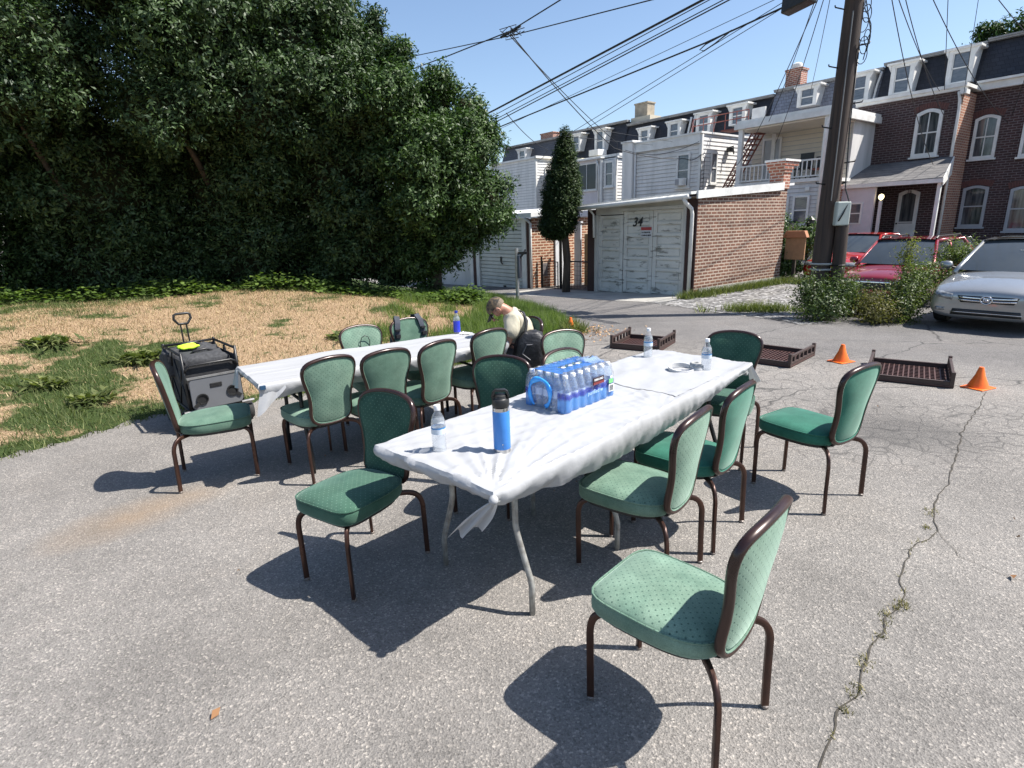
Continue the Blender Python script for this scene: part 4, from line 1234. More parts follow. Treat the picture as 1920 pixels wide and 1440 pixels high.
# far right dark brick house
h0 = bld("row_house", "shaded dark brick row house at the right picture edge", "house", 1.2, 13.3, 0, HGRP)
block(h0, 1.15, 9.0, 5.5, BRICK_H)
b = mb(h0); b.box(1.22, 9.0, 13.12, 13.32, 5.5, 5.72); b.box(1.22, 9.0, 13.02, 13.32, 5.72, 5.79); b.build("cornice", white_trim, h0)
mansard(h0, 1.15, 9.0, 5.78, 7.05, SLATE)
for (a, c, z0, z1) in ((1.30, 1.97, 3.40, 4.75), (2.58, 3.25, 3.35, 4.72), (3.9, 4.57, 3.35, 4.72), (5.2, 5.87, 3.35, 4.72)):
    window(h0, a, c, z0, z1, 13.3, rise=0.1, pane=PANE3, fw=0.085, mull=1)
for (a, c, z0, z1) in ((1.30, 2.0, 1.20, 2.55), (2.58, 3.3, 1.05, 2.45), (4.0, 4.7, 1.05, 2.45)):
    window(h0, a, c, z0, z1, 13.3, rise=0.08, pane=PANE3, fw=0.085, frame=M("grey_trim", (0.38, 0.39, 0.41), None, 4, .5))
def voussoir(root, s0, s1, z, rise, t, mat):
    b = mb(root); n = 13
    for k in range(n):
        q0, q1 = k / n + .006, (k + 1) / n - .006
        def P(q, h):
            a = s0 + (s1 - s0) * q
            zz = z - rise + rise * math.sin(math.pi * q) + h
            return (a + (q - .5) * h * .6, zz)
        b.prism([P(q0, 0.01), P(q1, 0.01), P(q1, 0.19), P(q0, 0.19)], t - 0.02, t + .01, 'y')
    return b.build("brick_arch", mat, root)
ARCHB = M("arch_brick", (0.10, 0.045, 0.04), (0.14, 0.06, 0.05), 9, 0.85)
voussoir(h0, 1.24, 2.03, 4.76, 0.1, 13.3, ARCHB); voussoir(h0, 2.52, 3.31, 4.73, 0.1, 13.3, ARCHB)
voussoir(h0, 1.24, 2.06, 2.56, 0.08, 13.3, ARCHB); voussoir(h0, 2.52, 3.36, 2.46, 0.08, 13.3, ARCHB)
dormer(h0, 2.9, 3.7, 5.95, 6.85)

# brick house with the shingled porch
h1 = bld("row_house", "brick row house with shingled porch roof and arched upper window", "house", 1.2, 12, 0, HGRP)
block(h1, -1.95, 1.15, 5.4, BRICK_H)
mansard(h1, -1.9, 1.15, 5.5, 6.98, SLATE)
dormer(h1, 0.28, 1.02, 5.85, 6.88); dormer(h1, -1.42, -0.68, 5.85, 6.82)
b = mb(h1); b.box(-1.9, 1.17, 12.0, 13.3, 0.2, 5.43); b.build("rear_wing", BRICK_H, h1)
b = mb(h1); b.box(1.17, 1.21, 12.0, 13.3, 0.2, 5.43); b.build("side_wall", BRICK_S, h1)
b = mb(h1); b.box(-1.93, 1.28, 11.86, 12.1, 5.43, 5.52); b.box(-1.93, 1.32, 11.80, 13.3, 5.52, 5.62); b.box(1.17, 1.34, 11.78, 12.12, 5.30, 5.43); b.build("cornice", white_trim, h1)
window(h1, 0.0, 0.76, 3.55, 5.02, 12.0, rise=0.12, pane=PANE3, fw=0.10, mull=1, proud=0.07)
voussoir(h1, -0.07, 0.83, 5.03, 0.12, 12.0, ARCHB)
downpipe(h1, [(1.12, 11.86, 5.4), (1.16, 11.92, 5.15), (1.17, 11.95, 4.9), (1.17, 11.95, 0.4)], 0.045)
b = mb(h1)
b.add([(-2.1, 12.0, 3.42), (1.22, 12.0, 3.48), (1.70, 9.75, 2.74), (-2.1, 9.75, 2.68), (-2.1, 12.0, 3.36), (1.22, 12.0, 3.42), (1.70, 9.75, 2.68), (-2.1, 9.75, 2.62)],
      [(0, 1, 2, 3), (7, 6, 5, 4), (0, 4, 5, 1), (1, 5, 6, 2), (2, 6, 7, 3), (3, 7, 4, 0)])
pr = b.build("porch_roof", SHINGLE, h1)
b = mb(h1); b.box(-2.1, 1.74, 9.66, 9.76, 2.58, 2.70); b.build("gutter", white_trim, pr)
b = mb(h1); b.add([(1.705, 9.75, 2.72), (1.24, 11.95, 3.46), (1.24, 11.95, 2.9), (1.705, 9.75, 2.5), (1.735, 9.75, 2.72), (1.27, 11.95, 3.46), (1.27, 11.95, 2.9), (1.735, 9.75, 2.5)],
      [(0, 1, 2, 3), (7, 6, 5, 4), (0, 4, 5, 1), (1, 5, 6, 2), (2, 6, 7, 3), (3, 7, 4, 0)]); b.build("porch_gable", white_trim, pr)
b = mb(h1); b.box(1.58, 1.68, 9.76, 9.86, 0.4, 2.6); b.build("porch_post", white_trim, h1, bevel=.01)
b = mb(h1); b.box(-2.0, 1.72, 9.7, 12.0, 0.2, 0.62); b.build("porch_floor", conc, h1)
b = mb(h1); b.box(-2.1, -0.12, 9.78, 9.9, 0.62, 2.58); b.build("porch_room", STUCCO, h1)
window(h1, -0.84, -0.44, 1.42, 2.12, 9.78, fw=0.055, sill=False, pane=PANE2, proud=.03)
b = mb(h1); b.box(0.02, 0.10, 9.80, 9.88, 0.6, 2.14); b.build("lamp_post", SIDING2, h1)
b = mb(h1); b.lathe([(0.0, 0), (0.05, .03), (0.085, .1), (0.07, .17), (0.0, .21)], 14, (0.06, 9.84, 2.15))
def emit(name, col, st_):
    m, nt, bs, out = newmat(name); bs.inputs["Base Color"].default_value = (*col, 1)
    bs.inputs["Emission Color"].default_value = (*col, 1); bs.inputs["Emission Strength"].default_value = st_; return m
b.build("porch_lamp", emit("lit_bulb", (1.0, 0.85, 0.5), 1.6), h1, smooth=True)
dr = window(h1, -0.18, 0.45, 0.64, 2.5, 12.0, rise=0.1, pane=PANE3, fw=0.10, rail=0.42, sill=False, name="door", proud=.06)
b = mb(h1); b.box(-0.08, 0.35, 11.955, 11.985, 0.7, 1.38); b.build("door_panel", white_trim, dr)
b = mb(h1); b.lathe([(0.03, 0), (0.035, .03), (0, .05)], 10, (-0.12, 11.92, 1.36)); b.build("handle", black_metal, dr)
text_mesh("36", 0.15, INK, h1, "house_number", (0.14 - 1.2, -0.066, 2.44), (R(90), 0, 0), ext=.003)

# grey mansard house with the balcony
h2 = bld("row_house", "row house with grey slate roof and cream balcony porch", "house", -1.2, 8.5, 0, HGRP)
block(h2, -6.1, -1.95, 5.4, SIDING2)
mansard(h2, -6.1, -1.9, 5.45, 6.86, SLATEG)
dormer(h2, -4.78, -4.0, 6.0, 6.72); dormer(h2, -2.85, -2.1, 5.85, 6.78)
chimney(h2, -6.02, -5.36, 14.4, 14.95, 6.9, 7.72, BRICK_C, True)
b = mb(h2); b.tube([(-1.98, 13.25, 5.5), (-1.98, 13.5, 6.3), (-1.95, 13.7, 6.8)], .04, 8); b.build("downpipe", white_trim, h2)
b = mb(h2); b.box(-4.85, -1.25, 10.32, 13.3, 0, 5.0); b.box(-4.3, -1.3, 8.53, 10.3, 0, 2.84); b.build("rear_wing", SIDING2, h2)
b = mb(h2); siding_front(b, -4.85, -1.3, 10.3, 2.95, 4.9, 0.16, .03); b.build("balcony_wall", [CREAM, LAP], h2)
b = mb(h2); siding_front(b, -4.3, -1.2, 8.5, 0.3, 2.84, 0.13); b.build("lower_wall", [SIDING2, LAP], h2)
b = mb(h2); b.box(-4.45, -1.1, 8.42, 13.3, 4.98, 5.08); b.box(-4.5, -1.05, 8.36, 8.46, 4.80, 4.98); b.box(-1.16, -1.06, 8.46, 13.0, 4.78, 4.98); b.build("balcony_roof", white_trim, h2)
b = mb(h2); b.box(-4.4, -1.2, 8.46, 10.3, 4.74, 4.79); b.build("soffit", CREAM, h2)
b = mb(h2); b.box(-4.38, -1.15, 8.42, 10.3, 2.84, 2.95); b.build("balcony_floor", white_trim, h2)
for s in (-4.36, -1.36):
    b = mb(h2); b.box(s, s + 0.16, 8.44, 8.58, 2.95, 4.80); b.build("post", white_trim, h2, bevel=.01)
b = mb(h2); b.box(-4.06, -3.92, 10.2, 10.29, 2.95, 4.74); b.build("post", white_trim, h2)
b = mb(h2)
b.box(-4.2, -1.36, 8.46, 8.51, 3.50, 3.55); b.box(-4.2, -1.36, 8.46, 8.51, 3.0, 3.04)
s = -4.14
while s < -1.4:
    b.box(s, s + .032, 8.47, 8.50, 3.04, 3.50); s += 0.155
b.build("railing", white_trim, h2)
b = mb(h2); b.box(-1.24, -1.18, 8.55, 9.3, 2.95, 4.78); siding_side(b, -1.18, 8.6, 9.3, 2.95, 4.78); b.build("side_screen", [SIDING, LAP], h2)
b = mb(h2); b.box(-1.29, -1.14, 8.5, 10.3, 0.0, 2.72); b.build("brick_side", BRICK_S, h2)
downpipe(h2, [(-1.12, 8.4, 4.95), (-1.2, 8.44, 4.75), (-1.28, 8.43, 4.55), (-1.28, 8.43, 0.4)], 0.045)
window(h2, -4.42, -3.68, 3.0, 4.6, 10.27, pane=M("storm_door", (0.40, 0.41, 0.43), None, 4, .3), fw=.07, rail=0, sill=False, name="door", frame=SIDING2, proud=.06)
window(h2, -2.14, -1.58, 1.45, 2.42, 8.48, fw=0.07, pane=PANE2); window(h2, -2.85, -2.28, 1.45, 2.42, 8.48, fw=0.07, pane=PANE2)
b = mb(h2); b.box(-1.75, -1.62, 8.42, 8.48, 2.55, 2.68); b.build("meter_box", white_trim, h2, bevel=.008)
b = mb(h2); b.add([(-2.9, 8.45, 1.62), (-1.95, 8.45, 1.6), (-2.0, 7.9, 1.45), (-2.9, 7.8, 1.4), (-2.9, 8.45, 1.6), (-1.95, 8.45, 1.58), (-2.0, 7.9, 1.43), (-2.9, 7.8, 1.38)], [(0, 1, 2, 3), (7, 6, 5, 4), (0, 4, 5, 1), (1, 5, 6, 2), (2, 6, 7, 3), (3, 7, 4, 0)])
b.tube([(-2.6, 7.85, 1.4), (-2.2, 8.4, 1.05)], .02, 6); b.build("awning", black_plastic, h2)
# things on the balcony
br = bld("balcony_chair", "dark chair standing behind the white balcony railing", "chair", -2.3, 9.3, 2.95)
b = mb(br); b.box(-2.55, -2.1, 9.1, 9.5, 3.3, 3.35); b.build("seat", black_plastic, br)
b = mb(br); b.box(-2.55, -2.1, 9.5, 9.54, 3.35, 3.85); b.build("backrest", black_plastic, br)
for a, c in ((-2.53, 9.12), (-2.14, 9.12), (-2.53, 9.5), (-2.14, 9.5)):
    b = mb(br); b.box(a, a + .03, c, c + .03, 2.95, 3.3); b.build("leg", black_metal, br)
bt = bld("balcony_bench", "reddish brown bench behind the white balcony railing", "bench", -1.8, 9.5, 2.95)
b = mb(bt); b.box(-2.05, -1.45, 9.2, 9.6, 3.25, 3.31); b.build("seat", M("bench_red", (0.22, 0.07, 0.05), None, 6, .6), bt)
b = mb(bt); b.box(-2.05, -1.45, 9.6, 9.64, 3.31, 3.7); b.build("backrest", black_plastic, bt)
for a in (-2.03, -1.5):
    b = mb(bt); b.box(a, a + .04, 9.22, 9.58, 2.95, 3.25); b.build("leg", black_metal, bt)

# red fire stair between the houses
RUST = M("rust_red_iron", (0.28, 0.075, 0.05), (0.16, 0.05, 0.04), 9, 0.7)
fs_ = bld("fire_stair", "rust red lattice fire stair between the white house and the balcony", "stair", -5.4, 9.3, 2.6)
b = mb(fs_)
for t in (9.3, 9.8):
    b.tube([(-5.5, t, 2.75), (-4.35, t, 4.75)], 0.03, 5); b.tube([(-5.3, t, 2.75), (-4.15, t, 4.75)], 0.03, 5)
b.build("stringer", RUST, fs_)
b = mb(fs_)
for k in range(12):
    q = k / 11; s = -5.45 + 1.15 * q; z = 2.8 + 1.9 * q
    b.box(s, s + .2, 9.3, 9.8, z, z + .025)
b.build("treads", RUST, fs_)
b = mb(fs_)
for k in range(11):
    q = k / 11; q2 = (k + 1) / 11
    b.tube([(-5.5 + 1.15 * q, 9.28, 2.75 + 2.0 * q), (-5.3 + 1.15 * q2, 9.28, 2.75 + 2.0 * q2)], .014, 4)
    b.tube([(-5.3 + 1.15 * q, 9.28, 2.75 + 2.0 * q), (-5.5 + 1.15 * q2, 9.28, 2.75 + 2.0 * q2)], .014, 4)
b.build("lattice", RUST, fs_)
b = mb(fs_)
b.tube([(-7.0, 9.4, 5.35), (-4.6, 9.4, 5.35)], .018, 5); b.tube([(-7.0, 9.4, 5.6), (-4.6, 9.4, 5.6)], .018, 5)
for k in range(6):
    b.tube([(-7.0 + .48 * k, 9.4, 4.98), (-7.0 + .48 * k, 9.4, 5.6)], .016, 5)
b.build("roof_rail", RUST, fs_)
b = mb(fs_); b.tube([(-6.9, 9.2, 4.9), (-6.9, 9.2, 5.5)], .015, 4); b.box(-5.6, -4.7, 9.2, 9.9, 4.96, 5.0); b.build("landing", RUST, fs_)

# white sided house with the air conditioner
h3 = bld("row_house", "white sided house with a window air conditioner", "house", -5.9, 8.5, 0, HGRP)
block(h3, -10.2, -6.1, 5.3, SIDING2)
mansard(h3, -10.2, -6.1, 5.3, 6.72, SLATE)
dormer(h3, -7.82, -7.05, 5.75, 6.55); dormer(h3, -9.55, -8.78, 5.65, 6.5)
b = mb(h3); b.box(-6.75, -6.15, 13.2, 13.3, 5.7, 6.3); b.build("vent_door", white_trim, h3)
b = mb(h3); b.tube([(-10.1, 13.2, 5.3), (-10.1, 13.55, 6.5)], .05, 8); b.tube([(-9.9, 13.2, 5.3), (-9.9, 13.55, 6.5)], .05, 8); b.build("downpipe", white_trim, h3)
b = mb(h3); b.box(-9.2, -5.93, 8.52, 13.3, 0, 4.9); b.build("rear_wing", SIDING, h3)
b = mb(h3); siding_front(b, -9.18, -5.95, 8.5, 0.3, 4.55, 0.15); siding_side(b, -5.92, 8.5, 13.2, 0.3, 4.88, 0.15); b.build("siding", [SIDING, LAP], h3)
b = mb(h3); b.box(-9.2, -5.93, 8.40, 8.5, 4.56, 4.9); b.box(-9.3, -5.85, 8.36, 13.2, 4.9, 4.97); b.build("cornice", white_trim, h3)
b = mb(h3); b.box(-5.98, -5.86, 8.44, 8.54, 0.3, 4.88); b.build("corner_board", white_trim, h3)
b = mb(h3); b.box(-9.75, -9.2, 8.3, 8.9, 0, 4.98); b.box(-9.8, -9.15, 8.25, 8.95, 4.98, 5.06); b.build("flue_box", SIDING, h3)
downpipe(h3, [(-9.12, 8.42, 4.95), (-9.12, 8.42, 0.5)], .04)
w = window(h3, -7.0, -6.36, 3.0, 4.28, 8.48, fw=.08, pane=PANE2)
b = mb(h3); b.box(-6.88, -6.48, 8.2, 8.44, 3.06, 3.34); ac = b.build("air_conditioner", white_trim, w, bevel=.012)
b = mb(h3); b.box(-6.85, -6.68, 8.19, 8.2, 3.09, 3.31); b.build("grille", M("ac_grille", (0.35, 0.35, 0.36), None, 20, .6), ac) if False else b.build("air_grille", M("ac_grille", (0.35, 0.35, 0.36), None, 20, .6), w)
window(h3, 9.1, 9.52, 3.1, 4.26, -5.92 + .02, side=True, fw=.06, pane=PANE2)
b = mb(h3); b.box(-5.86, -5.7, 10.1, 10.35, 4.3, 4.45); b.tube([(-5.9, 10.2, 4.45), (-5.65, 10.2, 4.5), (-5.6, 10.2, 4.2)], .03, 6); b.build("flood_lamp", black_metal, h3)
b = mb(h3)
for s in (-5.84, -5.70):
    b.tube([(s, 8.42, 2.6), (s, 8.42, 3.95)], .012, 5)
for k in range(9):
    b.tube([(-5.84, 8.42, 2.7 + k * .14), (-5.70, 8.42, 2.7 + k * .14)], .009, 4)
b.tube([(-5.77 + .1 * math.cos(a), 8.4, 4.0 + .14 * math.sin(a)) for a in np.linspace(0, 6.28, 12)], .012, 5)
b.build("cable_rack", black_metal, h3)

# bay house
h4 = bld("row_house", "white house with a wide dark porch window above the garages", "house", -11.6, 10, 0, HGRP)
block(h4, -14.3, -10.2, 5.3, SIDING2)
mansard(h4, -14.3, -10.2, 5.3, 6.72, SLATE)
dormer(h4, -11.18, -10.45, 5.6, 6.38); dormer(h4, -13.02, -12.3, 5.55, 6.34)
chimney(h4, -14.3, -13.45, 14.3, 14.9, 6.6, 7.8, M("chimney_stone", (0.42, 0.36, 0.27), (0.30, 0.26, 0.2), 4, .85, bump=.3))
b = mb(h4); b.box(-14.3, -13.0, 14.0, 14.9, 6.7, 7.12); b.build("parapet", M("cream_parapet", (0.6, 0.54, 0.42), None, 4, .7), h4)
b = mb(h4); b.box(-14.6, -11.62, 10.02, 13.3, 0, 4.72); b.build("rear_wing", SIDING, h4)
b = mb(h4); b.box(-14.6, -12.55, 9.9, 10.02, 0.3, 3.3); b.box(-14.6, -12.55, 9.9, 10.02, 4.62, 4.75); b.build("porch_panel", STUCCO, h4)
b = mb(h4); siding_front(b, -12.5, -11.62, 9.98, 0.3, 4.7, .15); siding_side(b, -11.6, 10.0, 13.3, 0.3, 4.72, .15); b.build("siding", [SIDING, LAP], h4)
b = mb(h4); b.box(-14.8, -12.4, 9.72, 10.1, 4.75, 4.82); b.box(-14.8, -11.5, 10.05, 13.3, 4.78, 4.9); b.box(-11.62, -11.52, 9.95, 13.3, 4.70, 4.78); b.build("roof_edge", white_trim, h4)
b = mb(h4); b.box(-12.6, -12.45, 9.86, 10.0, 0.3, 4.7); b.box(-11.72, -11.56, 9.92, 10.02, .3, 4.7); b.build("corner_board", white_trim, h4)
window(h4, -14.25, -12.8, 3.34, 4.62, 9.92, fw=.06, pane=PANE, rail=0, mull=1)
window(h4, -12.32, -11.72, 3.42, 4.6, 9.95, fw=.09, pane=PANE2)
downpipe(h4, [(-12.75, 9.8, 4.7), (-12.68, 9.86, 4.4), (-12.66, 9.86, 4.2), (-12.66, 9.86, 1.5)], .045)

# left house
h5 = bld("row_house", "white sided house behind the conifer with black slate roof", "house", -17.6, 10, 0, HGRP)
block(h5, -19.3, -14.3, 5.3, SIDING2)
mansard(h5, -19.3, -14.3, 5.3, 6.95, SLATE)
dormer(h5, -16.2, -15.45, 5.65, 6.72); dormer(h5, -18.1, -17.35, 5.8, 6.72)
b = mb(h5); b.box(-22.0, -17.62, 10.02, 13.3, 0, 5.3); b.build("rear_wing", SIDING2, h5)
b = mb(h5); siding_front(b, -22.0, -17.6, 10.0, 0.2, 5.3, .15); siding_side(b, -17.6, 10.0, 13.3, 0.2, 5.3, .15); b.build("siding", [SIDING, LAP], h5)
b = mb(h5); b.box(-22.0, -17.5, 9.9, 10.05, 5.3, 5.4); b.box(-17.62, -17.48, 9.9, 13.3, 5.3, 5.42); b.box(-17.68, -17.56, 9.95, 10.05, .2, 5.3); b.build("trim", white_trim, h5)
window(h5, 10.6, 11.2, 3.6, 4.8, -17.58, side=True, fw=.08)
b = mb(h5); b.box(-17.3, -14.6, 10.6, 13.3, 4.9, 5.02); b.box(-17.58, -14.62, 11.5, 13.3, 0, 4.9); b.build("infill", M("yellow_panel", (0.62, 0.56, 0.4), None, 3, .6), h5)
b = mb(h5); b.box(-15.9, -15.2, 12.4, 13.1, 5.3, 5.62); b.build("roof_unit", white, h5, bevel=.02)

h6 = bld("row_house", "last house of the row with mid grey slate roof and brick chimney", "house", -21, 13.3, 0, HGRP)
block(h6, -30, -19.3, 5.3, SIDING2)
mansard(h6, -25.5, -19.3, 5.3, 6.85, SLATEM)
dormer(h6, -23.2, -22.4, 5.7, 6.5)
chimney(h6, -22.2, -21.0, 14.3, 14.9, 6.8, 7.36, BRICK_C)

# ------------------------------------------------------------------ utility pole, cables, sign post
POLEW = M("pole_wood", (0.075, 0.052, 0.04), (0.035, 0.026, 0.022), 6, 0.85, bump=0.5, stretch=(3, 3, .15))
px_, py_ = 5.70, 10.40
pole = thing("utility_pole", "tall brown wooden utility pole standing in the weeds", "pole", (px_, py_, ground_h(px_, py_)))
b = MB(); b.tube([(-0.03, 0, -0.3), (0.02, 0, 3), (0.10, 0, 9.5)], [0.165, 0.15, 0.13], 16); b.build("shaft", POLEW, pole, smooth=True, angle=60)
for k, z in enumerate((1.55, 2.28, 2.62, 3.18, 3.55, 4.10, 4.42, 4.95, 5.2)):
    s = -1 if k % 2 else 1
    b = MB(); r0 = 0.14
    b.tube([(s * r0, -0.06, z), (s * (r0 + .17), -0.10, z + .02), (s * (r0 + .18), -0.10, z + .05)], .011, 6)
    b.build("step", black_metal, pole, smooth=True)
b = MB(); b.box(-.0, .24, -0.29, -0.18, 1.58, 1.98); bx = b.build("meter_box", M("box_grey_green", (0.42, 0.46, 0.42), (0.36, 0.40, 0.37), 5, .5), pole, bevel=.02)
b = MB(); b.tube([(.04, -.30, 1.66), (.1, -.31, 1.78), (.2, -.27, 1.98), (.17, -.16, 2.2), (.14, -.12, 3.2), (.15, -.10, 4.4)], .012, 6); b.build("conduit", black_plastic, pole, smooth=True)
b = MB(); b.tube([(-.05, -.155, 2.0), (-.04, -.145, 4.9)], .010, 6); b.build("cable_guard", M("guard_grey", (0.16, 0.16, 0.16), None, 9, .5), pole)
b = MB()
for z in (0.92, 0.82):
    b.tube([(.18 * math.cos(a), .18 * math.sin(a), z) for a in np.linspace(0, 6.283, 17)[:-1]], .018, 5, closed=True)
b.build("strap", M("strap_pale", (0.4, 0.4, 0.38), None, 8, .6), pole)
b = MB()
for k in range(7):
    r = .05 + .02 * (k % 4); cxx = .20 + .03 * math.sin(k * 2); cz = 5.0 - .12 * k
    b.tube([(cxx + r * math.cos(a), -.12 + .05 * math.sin(k), cz + (r + .06) * math.sin(a)) for a in np.linspace(0, 6.283, 15)[:-1]], .007, 5, closed=True)
b.tube([(.16, -.1, 5.1), (.3, -.12, 4.6), (.24, -.1, 4.2)], .008, 5)
b.build("cable_coil", wire_mat, pole)
b = MB(); b.box(-.24, .2, -.22, .22, 5.2, 5.55); b.build("clamp", black_metal, pole, bevel=.02)

stub = thing("pole_stub", "short sawn off pole stump strapped to the utility pole", "pole", (5.90, 10.22, ground_h(5.9, 10.2)))
b = MB(); b.tube([(0, 0, -.2), (0, 0, 1.0), (-.02, 0, 1.72)], [.115, .11, .105], 14); b.build("shaft", POLEW, stub, smooth=True, angle=60)
b = MB(); b.tube([(.113 * math.cos(a), .113 * math.sin(a), .9) for a in np.linspace(0, 6.283, 13)[:-1]], .012, 5, closed=True); b.build("strap", black_metal, stub)

def cable(name, label, pts, r, sag=0.0, n=14, cat="cable", group="overhead cables", wav=0.0):
    b = MB(); P = []
    for (p, q) in zip(pts[:-1], pts[1:]):
        p = Vector(p); q = Vector(q)
        for k in range(n + (1 if q == Vector(pts[-1]) else 0)):
            u = k / n
            v = p.lerp(q, u); v.z -= 4 * sag * u * (1 - u)
            if wav: v += Vector((0, 0, wav * math.sin(u * 90)))
            P.append(v)
    o_ = P[0].copy()
    b.off = tuple(o_)
    b.tube(P, r, 6)
    o = b.build(name, wire_mat, smooth=True); o.location = o_
    return tag(o, label, cat, group)
PT = (px_, py_, 0)
def pole_pt(z, dx=0, dy=0): return (px_ + dx, py_ + dy, z)
def rp(s, t, z): return tuple(rowp(s, t, z))
def along(s0, z0, s1, z1, t, e0=4.2, e1=-16):
    k = (z1 - z0) / (s1 - s0)
    return [rp(e0, t, z0 + k * (e0 - s0)), rp(s1, t, z1), rp(e1, t, z1 + k * .9 * (e1 - s1))]
cable("overhead_cable", "thickest black cable running along the alley, uppermost of the parallel bundle", along(0.41, 5.84, -6.49, 5.03, -.8), .026)
cable("overhead_cable", "thin cable just below the thickest alley cable", along(0.57, 5.80, -6.37, 4.91, -.8), .010)
cable("overhead_cable", "third cable down in the parallel alley bundle", along(0.86, 5.71, -6.25, 4.80, -.8), .011)
cable("overhead_cable", "fourth cable down in the parallel alley bundle", along(0.96, 5.67, -6.2, 4.73, -.8), .014)
cable("overhead_cable", "black cable with a hanging slack loop leading left from the dark box", [rp(2.3, -.8, 5.28), rp(0.5, -.8, 5.07), rp(-5.75, -.8, 4.58), rp(-16, -.8, 3.75)], .017)
cable("overhead_cable", "thin pale cable crossing just above the looped cable", [rp(2.6, -.8, 5.5), rp(-4.2, -.8, 4.72), rp(-14, -.8, 3.6)], .006)
b = MB(); b.tube([rp(1.05, -.8, 5.13), rp(0.75, -.82, 5.0), rp(0.52, -.82, 4.93), rp(0.42, -.82, 4.97), rp(0.55, -.82, 5.04), rp(0.8, -.81, 5.09), rp(1.1, -.8, 5.15)], .013, 6)
b.off = rp(1.05, -.8, 5.13)
lp = b.build("slack_loop", wire_mat, smooth=True); lp.location = rp(1.05, -.8, 5.13)
tag(lp, "slack cable loop hanging under the cable beside the dark box", "cable loop")
cable("overhead_cable", "upper of two thin cables slanting down to the far roofs", [rp(2.4, -.8, 5.42), rp(-3.52, -.8, 3.91), rp(-9, 10, 4.9)], .007)
cable("overhead_cable", "lower of two thin cables slanting down to the far roofs", [rp(2.5, -.8, 5.36), rp(-2.75, -.8, 3.99), rp(-8, 10, 4.9)], .007)
cable("overhead_cable", "black twisted cable dropping from the top edge to the wire junction", [rp(0.2, -2, 6.75), rp(-2.37, -2, 6.42), rp(-4.16, -2, 6.28), rp(-7.05, -2, 6.39), rp(-9.5, -2, 6.52), rp(-18, -2, 6.9)], .016)
cable("overhead_cable", "thin straight cable crossing the twisted cable above the trees", [rp(2.0, -2, 5.5), rp(-4.10, -2, 6.17), rp(-9.56, -2, 6.9), rp(-18, -2, 8.0)], .012)
jn = thing("wire_junction", "tangle of wire ends where two cables meet in the sky", "wire junction", rp(-4.13, -2, 6.25))
b = MB(); rr = random.Random(5)
for k in range(9):
    b.tube([(rr.uniform(-.3, .3), rr.uniform(-.2, .3), rr.uniform(-.03, .05)), (rr.uniform(-.15, .15), rr.uniform(-.1, .2), rr.uniform(-.12, .22)), (rr.uniform(-.3, .35), rr.uniform(-.3, .3), rr.uniform(-.06, .06))], .010, 5)
b.build("wire_ends", wire_mat, jn)
b = MB(); b.tube([(-.25, .3, -.02), (.22, -.28, .04)], .03, 7); b.build("splice", wire_mat, jn)
cable("drop_cable", "twisted drop cable sagging from the junction to the air conditioner house", [rp(-4.15, -2, 6.22), rp(-7.2, 5.0, 4.35), rp(-6.5, 8.3, 4.05), rp(-5.85, 8.42, 4.15)], .014, .12, group="drop cables to the houses")
cable("drop_cable", "drop cable falling from the junction to the bay house wall", [rp(-4.2, -2, 6.2), rp(-8.4, 6.5, 4.75), rp(-11.6, 9.95, 3.9)], .012, .1, group="drop cables to the houses")
cable("drop_cable", "drop cable ending at the corner of the left white house", [rp(-6.0, -.8, 4.85), rp(-12, 6.0, 4.9), rp(-17.5, 10, 5.2)], .012, .15, group="drop cables to the houses")
cable("drop_cable", "drop cable slung low between the bay house and the air conditioner house", [rp(-9.5, 8.2, 4.7), rp(-5.9, 8.3, 4.6)], .010, .3, group="drop cables to the houses")
for k, (lab, q, z, sg) in enumerate((
        ("drop cable to the left end of the cream balcony", (-4.3, 8.4, 3.6), 6.2, .35),
        ("drop cable to the balcony door", (-3.9, 10.2, 4.4), 6.5, .3),
        ("drop cable to the middle of the balcony roof edge", (-3.2, 8.36, 4.9), 6.8, .3),
        ("drop cable to the grey slate dormer", (-4.2, 13.0, 6.4), 7.2, .3),
        ("drop cable to the brick porch house cornice", (0.6, 11.8, 5.5), 6.3, .25),
        ("drop cable to the porch house wall beside its window", (1.1, 11.9, 4.3), 6.9, .5),
        ("drop cable to the porch roof edge", (1.0, 11.0, 3.2), 6.6, .4),
        ("drop cable to the shaded brick house wall", (2.2, 13.2, 4.4), 6.9, .4),
        ("drop cable to the shaded brick house cornice", (3.4, 13.1, 5.6), 7.4, .3))):
    cable("drop_cable", lab, [pole_pt(z, .12 if q[0] > 0 else -.15), rp(*q)], .009, sg, 20, group="drop cables to the houses")
cable("drop_cable", "near vertical cable rising from the brick house cornice out of the picture", [rp(0.75, 11.75, 5.5), rp(2.4, 5, 8.6), rp(3.0, 1, 11)], .010, 0, group="drop cables to the houses", wav=.012)
cable("drop_cable", "cable rising past the right dormer out of the picture", [rp(1.25, 11.9, 5.0), rp(3.2, 5, 8.4), rp(3.9, 1, 11)], .008, 0, group="drop cables to the houses")
cable("drop_cable", "rightmost cable rising from the shaded house wall", [rp(2.25, 13.2, 4.6), rp(4.6, 6, 8.4), rp(5.6, 1, 11)], .009, 0, group="drop cables to the houses")
cable("overhead_cable", "cable from the pole top over the right roofs, upper one", [pole_pt(9.2), rp(7.0, 14, 8.3)], .009, .3)
cable("overhead_cable", "cable from the pole top over the right roofs, lower one", [pole_pt(8.6), rp(5.2, 14, 7.5)], .009, .3)
hbx = thing("flood_lamp", "dark box shaped lamp at the end of the looped cable, cut by the top edge", "lamp", rp(2.35, -.8, 5.28), ROWROT)
b = MB(); b.prism([(-.24, -.16), (.24, -.08), (.28, .36), (-.22, .34)], -.14, .14, 'y'); b.build("housing", black_plastic, hbx, bevel=.02)
